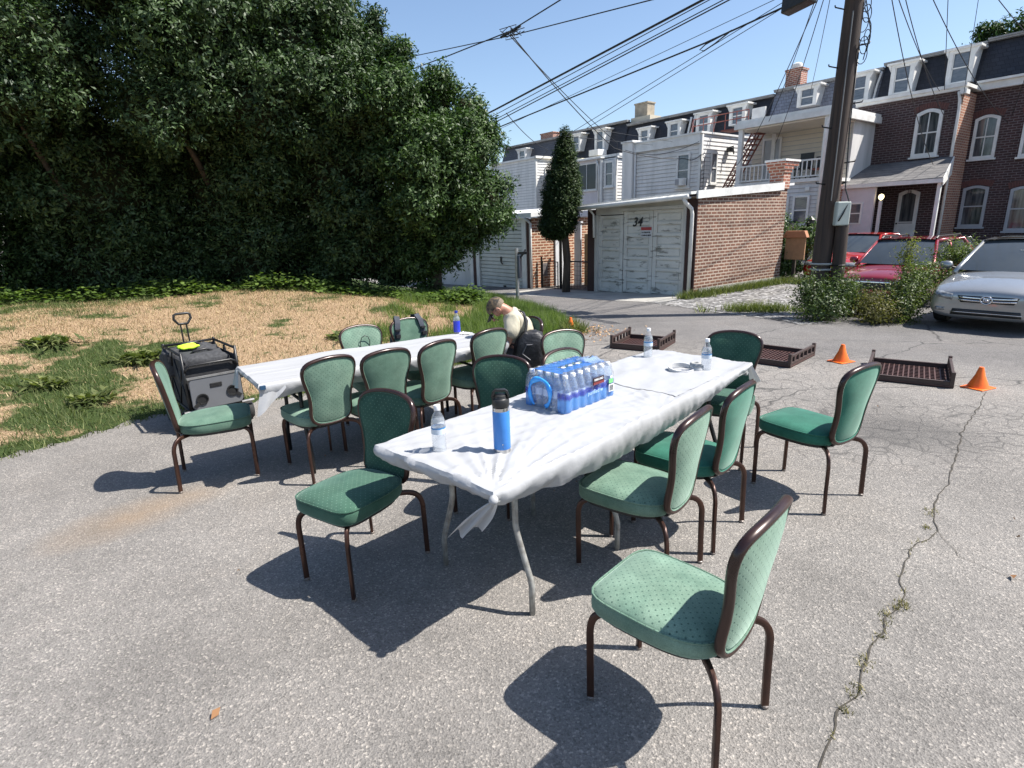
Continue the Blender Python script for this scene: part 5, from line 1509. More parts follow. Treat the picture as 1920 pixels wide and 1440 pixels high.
b = MB(); b.tube([(.2, 0, .2), (.7, 0, .3), (1.0, .15, .3)], .025, 7); b.build("arm", black_metal, hbx)

sp = thing("sign_post", "grey steel post with a dark sign seen edge on, at the lawn's corner", "sign", (.2, 13.13, 0), R(80))
b = MB(); b.tube([(0, 0, -.2), (0, 0, 1.24)], .042, 10); b.build("post", steel, sp, smooth=True, angle=50)
b = MB(); b.box(-.2, .2, -.085, -.048, .58, 1.08); b.build("sign_plate", M("sign_back", (0.035, 0.05, 0.075), (0.05, 0.06, 0.08), 5, .4, .3), sp, bevel=.004)
b = MB(); b.tube([(0, -.06, 1.0), (.0, -.16, 1.12), (.05, -.2, 1.2)], .022, 6); b.box(-.05, .05, -.24, -.05, 1.10, 1.16); b.build("bracket", black_metal, sp)

# tan board with a small roof among the ivy
sbp = rowp(-0.05, 4.22)
sb = thing("board_sign", "tan wooden board with a little ridged roof among the ivy", "board", sbp + Vector((0, 0, ground_h(*sbp[:2]))), ROWROT)
TANB = M("tan_board", (0.42, 0.24, 0.13), (0.33, 0.19, 0.11), 7, .8)
b = MB(); b.box(-.02, .52, 0, .04, .62, 1.22); b.build("panel", TANB, sb)
b = MB(); b.prism([(-.08, 1.20), (.58, 1.20), (.50, 1.38), (0.0, 1.38)], -.07, .09, 'y'); b.build("roof", M("roof_terracotta", (0.42, 0.19, 0.10), None, 6, .8), sb, bevel=.01)
b = MB(); b.box(.2, .28, .04, .1, -.1, .7); b.build("post", bark, sb)
lt = thing("garden_lamp", "dark lantern post right of the ivy", "lamp", rowp(0.22, 4.9) + Vector((0, 0, .2)), ROWROT)
b = MB(); b.tube([(0, 0, -.2), (0, 0, 1.25)], .03, 8); b.build("post", black_metal, lt)
b = MB(); b.lathe([(.05, 0), (.1, .05), (.1, .16), (.13, .18), (.02, .28)], 8, (0, 0, 1.25)); b.build("lantern", black_metal, lt)

# ------------------------------------------------------------------ cars
def car_paint(name, col, metal=0.5):
    m = M(name, col, tuple(x * .92 for x in col), 1.5, 0.28, metal, .5, coat=1.0)
    return m
GLASSC = M("car_glass", (0.045, 0.055, 0.062), (0.06, 0.07, 0.075), 2, 0.03, spec=1.0)
LAMPG = M("headlamp_glass", (0.12, 0.125, 0.13), (0.35, 0.36, 0.36), 30, 0.06, .3, spec=1.0)
def loft_half(b, secs, mi=0, capf=True, capr=True):
    """secs: list of lists of (x>=0, y, z) from bottom centre to top centre, mirrored in x"""
    full = []
    for s in secs:
        full.append([(x, y, z) for x, y, z in s] + [(-x, y, z) for x, y, z in reversed(s[1:-1])])
    n = len(full[0]); base = []
    for r in full: base += r
    fs = []
    for i in range(len(full) - 1):
        for k in range(n):
            l = (k + 1) % n
            fs.append((i * n + k, i * n + l, (i + 1) * n + l, (i + 1) * n + k))
    if capf: fs.append(tuple(range(n)))
    if capr: fs.append(tuple((len(full) - 1) * n + k for k in reversed(range(n))))
    b.add(base, fs, mi)
def car(name, label, s, t, paint, suv=False, group=None, sunroof=False, rear=False, dz=0.0):
    p = rowp(s, t); z = ground_h(p.x, p.y) + dz
    root = thing(name, label, "car", p + Vector((0, 0, z)), ROWROT + (math.pi if rear else 0), group)
    Ln = 4.05 if suv else 4.25
    W = .80; H = 1.46 if suv else 1.27
    zb = .24 if suv else .17
    up = .15 if suv else 0.0
    def sec(y, w, zl, zm, zs, zc, tw=.72):
        return [(0, y, zl), (w * .86, y, zl), (w, y, zl + .10), (w * 1.0, y, zm), (w * .97, y, zs - .03), (w * .90, y, zs), (w * tw * .7, y, (zs + zc * 2) / 3 + .005), (0, y, zc)]
    S = [sec(0.00, .60, zb + .04, .36, .52 + up, .56 + up), sec(.05, .69, zb, .38, .56 + up, .62 + up), sec(.22, .755, zb, .42, .62 + up, .69 + up),
         sec(.55, .785, zb, .46, .68 + up, .76 + up), sec(1.0, .80, zb, .5, .75 + up, .83 + up), sec(1.3, .80, zb, .5, .78 + up, .85 + up),
         sec(2.2, .80, zb, .5, .79 + up, .84 + up), sec(3.1, .80, zb, .5, .80 + up, .85 + up), sec(Ln - .6, .78, zb, .5, .82 + up, .88 + up),
         sec(Ln - .1, .72, zb, .46, .80 + up, .85 + up), sec(Ln, .62, zb + .06, .42, .62 + up, .66 + up)]
    b = MB(); loft_half(b, S)
    body = b.build("body", paint, root, smooth=True, sub=2)
    # cabin
    zc = .80 + up
    ws0 = .98 if not suv else .86; wr = 1.72 if not suv else 1.55; rr = 2.85 if not suv else 3.2; rb = 3.55 if not suv else 3.95
    A0 = Vector((.70, ws0 + .16, zc)); A1 = Vector((.55, wr, H - .03)); C1 = Vector((.55, rr, H - .03)); C0 = Vector((.69, rb, zc + .03))
    b = MB(); n = 9
    def ws(i, j):
        u = -1 + 2 * j / (n - 1); v = i / 4
        lo = Vector((A0.x * u, ws0 + .16 * u * u - .02, zc + .01)); hi = Vector((A1.x * u, wr - .06 + .06 * u * u, H - .02 + .012 * (1 - u * u)))
        q = lo.lerp(hi, v); q.y -= .03 * math.sin(math.pi * v); return tuple(q)
    b.grid(ws, 5, n); b.build("windshield", GLASSC, root, smooth=True)
    b = MB()
    b.grid(lambda i, j: tuple(Vector((C0.x * (-1 + 2 * j / 8), rb - .02 * (-1 + j / 4) ** 2, zc + .02)).lerp(Vector((C1.x * (-1 + 2 * j / 8), rr + .02, H - .02)), i / 4)), 5, 9)
    b.build("rear_window", GLASSC, root, smooth=True)
    for sx in (-1, 1):
        b = MB()
        b.add([(sx * A0.x * 1.02, A0.y + .04, zc), (sx * A1.x * 1.01, A1.y, H - .05), (sx * C1.x * 1.01, C1.y, H - .05), (sx * C0.x * 1.02, C0.y, zc)], [(0, 1, 2, 3)])
        b.build("side_window", GLASSC, root)
        b = MB()
        b.tube([(sx * (A0.x + .03), A0.y - .08, zc - .04), (sx * (A0.x + .0), A0.y + .05, zc + .05), (sx * (A1.x + .01), A1.y - .02, H - .04)], [.04, .04, .036], 7)
        b.tube([(sx * A1.x, A1.y - .02, H - .04), (sx * (A1.x + .02), (A1.y + C1.y) / 2, H - .02), (sx * C1.x, C1.y, H - .04)], .036, 7)
        b.tube([(sx * C1.x, C1.y, H - .04), (sx * C0.x, C0.y, zc)], [.04, .07], 7)
        b.tube([(sx * .7, 2.28, zc), (sx * .565, 2.28, H - .05)], .03, 6)
        b.build("roof_pillar", paint, root, smooth=True)
    b = MB()
    b.grid(lambda i, j: ((-1 + 2 * j / 8) * (A1.x + .03) * (1 - .03 * abs(i - 3) / 3), wr - .10 + (rr - wr + .18) * i / 6 + .05 * (-1 + j / 4) ** 2 * (1 if i < 3 else -1), H + .012 + .02 * (1 - (-1 + j / 4) ** 2) - .02 * ((i - 3) / 3) ** 2), 7, 9)
    ro = b.build("roof", paint, root, smooth=True)
    if sunroof:
        b = MB(); b.box(-.42, .42, wr + .02, wr + .62, H + .022, H + .034); b.build("sunroof", GLASSC, ro)
    if suv:
        for sx in (-1, 1):
            b = MB(); b.tube([(sx * .52, wr + .05, H + .01), (sx * .52, wr + .15, H + .05), (sx * .52, rr - .1, H + .05), (sx * .52, rr, H + .01)], .018, 6); b.build("roof_rail", black_plastic, ro)
    for sx in (-1, 1):
        b = MB(); b.lathe([(.0, -.07), (.07, -.06), (.09, 0), (.07, .06), (.0, .07)], 10); 
        for i, v in enumerate(b.v): b.v[i] = (sx * (.90 + v[0] * 1.1), 1.22 + v[1] * .6, zc + .07 + v[2])
        mo = b.build("wing_mirror", paint, root, smooth=True)
        b = MB(); b.tube([(sx * .76, 1.25, zc + .02), (sx * .86, 1.23, zc + .05)], .02, 6); b.build("mirror_arm", black_plastic, mo)
    for sx in (-1, 1):
        for y in (.78, Ln - .82):
            b = MB()
            prof = [(.17, -.08), (.27, -.085), (.29, -.06), (.29, .06), (.27, .085), (.17, .08)]
            b.lathe([(r, z_) for r, z_ in prof], 24)
            r_ = .29 + (.03 if suv else 0)
            for i, v in enumerate(b.v): b.v[i] = (sx * .70 + v[2], y + v[0] * r_ / .29, r_ + v[1] * r_ / .29)
            w = b.build("tyre", rubber, root, smooth=True, angle=40); w.name = "wheel"
            b = MB(); b.lathe([(.0, .02), (.05, .03), (.17, .0), (.18, -.03)], 24, flute=None)
            for i, v in enumerate(b.v): b.v[i] = (sx * (.75 + v[2]), y + v[0], r_ + v[1])
            b.build("rim", chrome if not suv else steel, w, smooth=True)
    # lamps and grille sit on the nose
    from mathutils.bvhtree import BVHTree
    bvh = BVHTree.FromObject(body, bpy.context.evaluated_depsgraph_get())
    def nose_y(x, z):
        h = bvh.ray_cast(Vector((x, -2, z)), Vector((0, 1, 0)))
        return h[0].y if h[0] is not None else .3 + abs(x) * .3
    def decal(name, x0, x1, z0, z1, mat, par=root, lift=.02, nx=10, nz=4, f=None, th=.03):
        b = MB(); vs = []
        def P(i, j):
            x = x0 + (x1 - x0) * j / (nx - 1); z = z0 + (z1 - z0) * i / (nz - 1)
            if f: x, z = f(x, z)
            return (x, nose_y(x, z) - lift, z)
        b.grid(P, nz, nx)
        o = b.build(name, mat, par, smooth=True, fixn=False)
        md = o.modifiers.new("solid", 'SOLIDIFY'); md.thickness = th; md.offset = -1
        return o
    return root, decal, dict(up=up, H=H, zb=zb, nose=nose_y)

SILVER = car_paint("silver_paint", (0.36, 0.365, 0.36), .6)
REDP = car_paint("red_paint", (0.25, 0.012, 0.022), .25)
RED2 = car_paint("bright_red_paint", (0.42, 0.016, 0.014), .1)
BLKP = car_paint("black_paint", (0.012, 0.013, 0.016), .2)
_fc = Vector((6.93, 8.14, 0)); s_, t_ = st(_fc.x, _fc.y)
hr, dc, info = car("parked_car", "silver sedan facing the lot at the right picture edge", s_, t_, SILVER, sunroof=True, group="cars parked behind the alley", dz=.0)
gm = dc("grille", -.36, .36, .425, .525, black_plastic, lift=.012, f=lambda x, z: (x * (1 - .14 * (.525 - z) / .10), z))
for z0 in (.440, .482):
    dc("grille_bar", -.34, .34, z0, z0 + .022, chrome, par=gm, lift=.026, th=.015, f=lambda x, z: (x, z + .012 * (x / .34) ** 2))
EY = info["nose"](0, .475) - .045
b = MB(); b.tube([(.068 * math.cos(a), EY, .475 + .055 * math.sin(a)) for a in np.linspace(0, 6.283, 21)[:-1]], .010, 6, closed=True)
for sx in (-1, 1):
    b.tube([(sx * .045, EY, .515), (sx * .028, EY, .475), (sx * .036, EY, .433)], .009, 6)
b.tube([(-.03, EY, .474), (.03, EY, .474)], .009, 6)
b.build("emblem", chrome, gm, smooth=True)
dc("lower_intake", -.42, .42, .235, .325, black_plastic, lift=.010, f=lambda x, z: (x * (1 - .06 * (z - .23) / .1), z))
dc("intake_bar", -.42, .42, .272, .282, chrome, lift=.012, th=.01)
for sx in (-1, 1):
    a, c = (.42, .69) if sx > 0 else (-.69, -.42)
    dc("headlight", a, c, .45, .54, LAMPG, lift=.012, f=lambda x, z: (x, z + .055 * (abs(x) - .42) / .27), nx=8)
    a, c = (.50, .62) if sx > 0 else (-.62, -.50)
    dc("fog_lamp", a, c, .285, .335, LAMPG, lift=.010, nx=6)
b = MB(); b.box(-.06, .06, 1.62, 1.64, 1.10, 1.16); b.build("rear_mirror", black_plastic, hr)
b = MB(); b.box(-.02, .08, 1.395, 1.40, 1.095, 1.12); b.build("toll_tag", white_trim, hr)
vr, dc, info = car("parked_car", "dark red SUV parked behind the utility pole and weeds", 3.2, 1.6, REDP, suv=True, group="cars parked behind the alley", dz=-.28 - ground_h(*rowp(3.2, 1.6)[:2]))
gm = dc("grille", -.38, .38, .50, .64, black_plastic, lift=.012)
dc("grille_bar", -.40, .40, .635, .665, chrome, par=gm, lift=.024, th=.015)
for a, c in ((.42, .70), (-.70, -.42)):
    dc("headlight", a, c, .60, .70, LAMPG, lift=.022, nx=8)
dc("lower_intake", -.5, .5, .30, .42, black_plastic, lift=.006)
c2, dc, info = car("parked_car", "bright red car left of the utility pole, mostly hidden", 0.95, 4.6, RED2, group="cars parked behind the alley", dz=-.07 - ground_h(*rowp(0.95, 4.6)[:2]))
for a, c in ((.42, .70), (-.70, -.42)):
    dc("headlight", a, c, .50, .60, LAMPG, lift=.022, nx=8)
dc("lower_intake", -.4, .4, .24, .34, black_plastic, lift=.006)
c3, dc, info = car("parked_car", "black car peeking out behind the dark red SUV", 2.36, 6.6, BLKP, group="cars parked behind the alley", dz=-.12 - ground_h(*rowp(2.36, 6.6)[:2]))
c3.scale = (.83, .83, .92)
for a, c in ((.42, .70), (-.70, -.42)):
    dc("headlight", a, c, .50, .60, LAMPG, lift=.022, nx=8)

# ------------------------------------------------------------------ banquet chairs
WOODB = M("mahogany_frame", (0.026, 0.012, 0.010), (0.046, 0.021, 0.015), 9, 0.32, .25, .6, stretch=(1, 1, .3), rvar=.1)
BRONZE = M("bronze_leg", (0.075, 0.036, 0.025), (0.042, 0.021, 0.016), 8, 0.34, .55, .6, rvar=.1)
GLIDE = M("glide", (0.25, 0.22, 0.2), None, 9, .4, .5)
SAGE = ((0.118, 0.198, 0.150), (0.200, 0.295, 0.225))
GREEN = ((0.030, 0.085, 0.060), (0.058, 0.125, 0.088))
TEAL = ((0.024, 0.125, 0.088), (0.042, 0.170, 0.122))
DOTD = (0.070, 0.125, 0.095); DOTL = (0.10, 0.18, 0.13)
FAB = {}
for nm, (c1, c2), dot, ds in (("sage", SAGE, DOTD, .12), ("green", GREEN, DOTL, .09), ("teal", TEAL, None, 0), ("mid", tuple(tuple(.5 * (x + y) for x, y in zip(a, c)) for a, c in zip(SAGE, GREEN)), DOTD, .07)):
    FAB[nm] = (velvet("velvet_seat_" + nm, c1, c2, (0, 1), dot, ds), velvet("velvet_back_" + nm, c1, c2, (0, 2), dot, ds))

BK_Z0 = .405
OUT = [(0, 0.0), (.085, .004), (.128, .022), (.150, .055), (.155, .095), (.151, .14), (.152, .19), (.162, .25), (.180, .31), (.195, .365), (.199, .41), (.188, .448), (.155, .474), (.10, .488), (.05, .494), (0, .496)]
def smooth_outline(o, n=64):
    P = [Vector((x, z)) for x, z in o] + [Vector((-x, z)) for x, z in reversed(o[1:-1])]
    for _ in range(2):
        Q = []
        for i in range(len(P)):
            a, c = P[i], P[(i + 1) % len(P)]
            Q += [a * .75 + c * .25, a * .25 + c * .75]
        P = Q
    # resample
    L = [0]
    for i in range(len(P)):
        L.append(L[-1] + (P[(i + 1) % len(P)] - P[i]).length)
    R_ = []
    j = 0
    for k in range(n):
        d = L[-1] * k / n
        while L[j + 1] < d: j += 1
        u = (d - L[j]) / (L[j + 1] - L[j] + 1e-9)
        R_.append(P[j % len(P)].lerp(P[(j + 1) % len(P)], u))
    return R_
BO = smooth_outline(OUT, 60)
def back_y(x, z):
    return -.212 - .10 * z - .10 * z * z + .55 * x * x
SEAT_O = []
for k in range(56):
    a = 2 * math.pi * k / 56
    c, s = math.cos(a), math.sin(a)
    n_ = 6.0 if s > 0 else 3.2
    r_ = (abs(c) ** n_ + abs(s) ** n_) ** (-1 / n_)
    x = r_ * c * (.205 if s > 0 else .205 - .012 * (-s * r_)); y = .032 + r_ * s * .235
    SEAT_O.append((x, y))

def make_chair():
    root = thing("banquet_chair", "x", "chair", (0, 0, 0))
    # seat
    b = MB(); n = len(SEAT_O)
    rings = [(.90, .392), (.97, .398), (1.0, .412), (1.005, .434), (1.0, .450), (.985, .461), (.93, .472), (.8, .4835), (.6, .492), (.35, .497), (.12, .4985)]
    vs = []
    for k, z in rings:
        for x, y in SEAT_O:
            vs.append((x * k, .032 + (y - .032) * k, z + (.004 * (y - .03) / .2 if z > .46 else 0)))
    fs = []
    for i in range(len(rings) - 1):
        for j in range(n):
            l = (j + 1) % n; fs.append((i * n + j, i * n + l, (i + 1) * n + l, (i + 1) * n + j))
    fs.append(tuple(reversed(range(n)))); fs.append(tuple((len(rings) - 1) * n + j for j in range(n)))
    b.add(vs, fs)
    seat = b.build("seat", FAB["sage"][0], root, smooth=True)
    b = MB(); b.tube([(x * .992, .032 + (y - .032) * .992, .4645 + .004 * (y - .03) / .2) for x, y in SEAT_O], .0045, 5, closed=True)
    b.build("seat_piping", FAB["sage"][0], seat, smooth=True)
    b = MB(); b.prism([(x * .86, .032 + (y - .032) * .86) for x, y in SEAT_O], .372, .3925, 'z')
    b.build("seat_base", black_plastic, root)
    # back
    cz = .26
    def bp(k, p, dy):
        x = p.x * k; z = cz + (p.y - cz) * k
        return (x, back_y(x, z) + dy, BK_Z0 + z)
    b = MB(); n = len(BO); ks = [.955, .9, .8, .65, .45, .25, .08]
    for side, base, dome in ((1, .010, .022), (-1, -.006, -.020)):
        vs = []
        for k in ks:
            for p in BO:
                vs.append(bp(k, p, base + dome * (1 - ((k) / .955) ** 3.2)))
        fs = []
        for i in range(len(ks) - 1):
            for j in range(n):
                l = (j + 1) % n; fs.append((i * n + j, i * n + l, (i + 1) * n + l, (i + 1) * n + j))
        fs.append(tuple((len(ks) - 1) * n + j for j in range(n)))
        b.add(vs, fs)
    # close the rim between the two faces
    off = len(ks) * n
    b.f += [(j, (j + 1) % n, off + (j + 1) % n, off + j) for j in range(n)]; b.m += [0] * n
    b.build("backrest", FAB["sage"][1], root, smooth=True)
    b = MB()
    b.tube([bp(.95, p, .012) for p in BO], .0042, 5, closed=True); b.tube([bp(.95, p, -.010) for p in BO], .0042, 5, closed=True)
    b.build("back_piping", FAB["sage"][1], root.children[-1], smooth=True)
    b = MB()
    sec = [(math.cos(a) * .0125, math.sin(a) * .0170) for a in np.linspace(0, 2 * math.pi, 11)[:-1]]
    pts = [Vector(bp(.985, p, 0)) for p in BO]
    # tube section: u axis kept along y so that the frame is deeper than wide
    b.tube(pts, 1.0, sec=[(s_[1], s_[0]) for s_ in sec], closed=True, up=(0, 1, .15))
    b.build("back_frame", WOODB, root, smooth=True)
    # legs
    sec = [(.0135, .006), (.0105, .0085), (-.0105, .0085), (-.0135, .006), (-.0135, -.006), (-.0105, -.0085), (.0105, -.0085), (.0135, -.006)]
    def bend(p0, p1, p2, p3, n=9):
        P = [Vector(q) for q in (p0, p1, p2, p3)]; out = []
        for k in range(n + 1):
            u = k / n
            out.append(P[0] * (1 - u) ** 3 + P[1] * 3 * u * (1 - u) ** 2 + P[2] * 3 * u * u * (1 - u) + P[3] * u ** 3)
        return out
    for sx in (-1, 1):
        b = MB()
        path = [(sx * .120, .190, .380)] + bend((sx * .140, .205, .380), (sx * .168, .240, .378), (sx * .176, .250, .355), (sx * .176, .252, .30)) + [(sx * .1745, .251, .15), (sx * .173, .25, .012)]
        b.tube(path, .98, sec=sec, up=(sx * .5, .85, 0.05))
        lg = b.build("leg", BRONZE, root, smooth=True, angle=50)
        b = MB(); b.lathe([(.012, 0), (.0145, .004), (.0145, .012), (.012, .014)], 10, (sx * .173, .25, 0)); b.build("foot_glide", GLIDE, lg)
        b = MB()
        path = [(sx * .095, -.135, .378)] + bend((sx * .120, -.155, .380), (sx * .175, -.205, .388), (sx * .208, -.236, .375), (sx * .213, -.243, .30)) + [(sx * .214, -.246, .15), (sx * .2135, -.25, .012)]
        b.tube(path, .98, sec=sec, up=(sx * .7, -.7, 0.3))
        lg = b.build("leg", BRONZE, root, smooth=True, angle=50)
        b = MB(); b.lathe([(.012, 0), (.0145, .004), (.0145, .012), (.012, .014)], 10, (sx * .2135, -.25, 0)); b.build("foot_glide", GLIDE, lg)
    b = MB()
    for sx in (-1, 1):
        b.tube([(sx * .10, -.12, .381), (sx * .095, -.19, .40), (sx * .09, -.212, .43)], .012, 6)
    b.build("back_bracket", black_metal, root)
    return root
def set_fabric(c, fab):
    for o in [c] + list(c.children_recursive):
        if o.type == 'MESH' and o.name.split(".")[0] in ("seat", "seat_piping", "backrest", "back_piping"):
            o.material_slots[0].link = 'OBJECT'
            o.material_slots[0].material = FAB[fab][0 if o.name.startswith("seat") else 1]
CHAIRS = [
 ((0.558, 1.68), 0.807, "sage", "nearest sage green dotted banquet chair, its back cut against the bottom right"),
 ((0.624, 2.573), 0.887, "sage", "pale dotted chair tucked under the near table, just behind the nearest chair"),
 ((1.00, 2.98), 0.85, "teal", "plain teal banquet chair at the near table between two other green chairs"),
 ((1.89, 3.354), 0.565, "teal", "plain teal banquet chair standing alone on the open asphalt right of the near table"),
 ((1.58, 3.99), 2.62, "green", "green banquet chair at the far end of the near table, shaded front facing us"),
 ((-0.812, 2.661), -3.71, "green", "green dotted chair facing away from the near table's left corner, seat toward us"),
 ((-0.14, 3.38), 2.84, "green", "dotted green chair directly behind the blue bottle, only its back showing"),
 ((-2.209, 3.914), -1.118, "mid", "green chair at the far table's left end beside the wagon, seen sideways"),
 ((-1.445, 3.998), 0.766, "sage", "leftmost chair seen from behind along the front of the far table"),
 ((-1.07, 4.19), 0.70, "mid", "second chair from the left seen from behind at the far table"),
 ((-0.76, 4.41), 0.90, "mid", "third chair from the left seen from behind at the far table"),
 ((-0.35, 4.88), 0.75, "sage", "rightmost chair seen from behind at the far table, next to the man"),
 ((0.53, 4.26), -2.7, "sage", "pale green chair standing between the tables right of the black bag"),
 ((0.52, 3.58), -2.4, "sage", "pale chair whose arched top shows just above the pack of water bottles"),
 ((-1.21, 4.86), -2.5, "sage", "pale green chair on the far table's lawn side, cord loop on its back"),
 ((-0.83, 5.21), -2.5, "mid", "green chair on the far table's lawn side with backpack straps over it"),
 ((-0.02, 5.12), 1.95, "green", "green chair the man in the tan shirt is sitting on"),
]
proto = make_chair()
CH = []
for i, ((x, y), th, fab, lab) in enumerate(CHAIRS):
    c = proto if i == 0 else copy_tree(proto)
    c.location = (x, y, ground_h(x, y)); c.rotation_euler = (0, 0, th)
    if i in (14, 15): c.location.z += float(max(0, lawn_z(np.array([x]), np.array([y]))[0])) * (1 if lawn_d(np.array([x]), np.array([y]))[0] > 0 else 0)
    c["label"] = lab; c["group"] = "green banquet chairs round the two tables"
    CH.append(c)
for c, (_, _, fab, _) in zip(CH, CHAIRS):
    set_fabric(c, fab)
def on_chair(i, p):
    return CH[i].matrix_basis @ Vector(p)
# loop on the back of chair 14, straps + backpack on chair 15
m14 = Matrix.Translation(CH[14].location) @ Matrix.Rotation(CHAIRS[14][1], 4, 'Z')
lo_ = bpy.data.objects.new("x", None); bpy.data.objects.remove(lo_)
lp = thing("cord_loop", "thin dark cord loop hanging on the pale lawn side chair back", "loop", m14 @ Vector((-.02, -.22, .74)), CHAIRS[14][1])
b = MB(); b.tube([(-.042, .0, -.04), (-.045, .01, .02), (-.03, .012, .06), (0, .014, .075), (.03, .012, .06), (.045, .01, .02), (.042, 0, -.04)], .0035, 6); b.build("cord", black_plastic, lp, smooth=True)
NAVY = M("navy_nylon", (0.016, 0.022, 0.035), (0.03, 0.038, 0.055), 20, .75, bump=.3)
m15 = CHAIRS[15][1]
bp_ = thing("backpack", "dark backpack hanging on the lawn side chair by two straps", "backpack", CH[15].location, m15)
b = MB()
for i in range(1):
    secs = []
b.lathe([(.02, 0), (.10, .01), (.13, .08), (.135, .2), (.12, .3), (.06, .35), (.0, .36)], 20)
for i, v in enumerate(b.v): b.v[i] = (v[0] * 1.1, -.40 + v[1] * .6, .42 + v[2])
b.build("bag", NAVY, bp_, smooth=True)
for sx in (-1, 1):
    b = MB()
    b.tube([(sx * .09, -.345, .80), (sx * .095, -.33, .915), (sx * .105, -.285, .925), (sx * .12, -.24, .88), (sx * .135, -.225, .80), (sx * .14, -.22, .72)], 1.0, sec=[(.006, .026), (-.006, .026), (-.006, -.026), (.006, -.026)], up=(0, .7, .7))
    s_ = b.build("strap", NAVY, bp_, smooth=True, angle=40)
    b = MB(); b.box(sx * .14 - .022, sx * .14 + .022, -.215, -.195, .735, .765); b.box(sx * .135 - .022, sx * .135 + .022, -.22, -.20, .80, .815); b.build("buckle", black_plastic, s_)

# ------------------------------------------------------------------ tables and cloths
T1 = Vector((-0.085, 1.955, 0)); TH1 = math.atan2(1.87, 1.77); L1, W1 = 2.57, .79
T2 = Vector((-1.71, 3.68, 0)); TH2 = math.radians(36.0); L2, W2 = 2.08, .70
GREYLEG = M("worn_grey_leg", (0.36, 0.36, 0.34), (0.22, 0.21, 0.19), 22, .45, .35, lo=.4, hi=.62)
TOPM = M("table_plastic", (0.5, 0.5, 0.48), None, 6, .5)
def folding_table(name, label, org, th, u0, u1, w, legmat, ztop=.725):
    root = thing(name, label, "table", org + Vector((math.cos(th) * u0, math.sin(th) * u0, 0)), th, "folding tables under the white cloths")
    Ln = u1 - u0
    b = MB(); b.box(0, Ln, 0, w, ztop - .03, ztop); b.build("tabletop", TOPM, root, bevel=.008)
    for u, d in ((.27, 1), (Ln - .27, -1)):
        for s in (-1, 1):
            b = MB(); m = w / 2
            b.tube([(u, m + s * .215, ztop - .03), (u, m + s * .215, .50), (u, m + s * .215, .43), (u, m + s * .225, .385), (u, m + s * .262, .28), (u, m + s * .296, .19), (u, m + s * .305, .15), (u, m + s * .305, .0)], .0145, 10)
            b.build("leg", legmat, root, smooth=True)
        b = MB(); b.tube([(u, w / 2 - .215, .55), (u, w / 2 + .215, .55)], .012, 8); b.tube([(u, w / 2, .55), (u + d * .16, w / 2, .62), (u + d * .34, w / 2, ztop - .03)], .010, 8)
        b.build("leg_brace", legmat, root, smooth=True)
    return root
folding_table("folding_table", "folding table with worn grey legs under the near cloth, nearest half", T1, TH1, 0.02, 1.27, W1 - .03, GREYLEG)
folding_table("folding_table", "folding table with black legs under the near cloth, farther half", T1, TH1, 1.29, 2.55, W1 - .03, black_metal)
folding_table("folding_table", "long folding table with black legs under the far cloth", T2, TH2, 0.02, L2 - .02, W2 - .03, black_metal)

def cloth_mat():
    m, nt, b, out = newmat("white_table_plastic")
    co = objco(nt)
    b.inputs["Base Color"].default_value = (0.455, 0.46, 0.47, 1)
    b.inputs["Roughness"].default_value = 0.42
    b.inputs["Specular IOR Level"].default_value = 0.35
    nz = noise_(nt, co, 14, 6, 0.6, 0.8)
    mp = N(nt, "ShaderNodeMapping"); mp.inputs["Scale"].default_value = (2.2, 14, 6); mp.inputs["Rotation"].default_value = (0, 0, .35)
    nt.links.new(co, mp.inputs[0])
    n2 = noise_(nt, mp.outputs[0], 1.6, 4, 0.6, .6)
    bump_(nt, math_(nt, 'ADD', nz, math_(nt, 'MULTIPLY', n2, 1.5)), .16, .012, b)
    t = N(nt, "ShaderNodeBsdfTranslucent"); t.inputs[0].default_value = (.38, .39, .41, 1)
    mx = N(nt, "ShaderNodeMixShader"); mx.inputs[0].default_value = .18
    nt.links.new(b.outputs[0], mx.inputs[1]); nt.links.new(t.outputs[0], mx.inputs[2]); nt.links.new(mx.outputs[0], out.inputs[0])
    return m
CLOTH = cloth_mat()
def nz3(a, b, c=0.0): return mn.noise(Vector((a, b, c)))
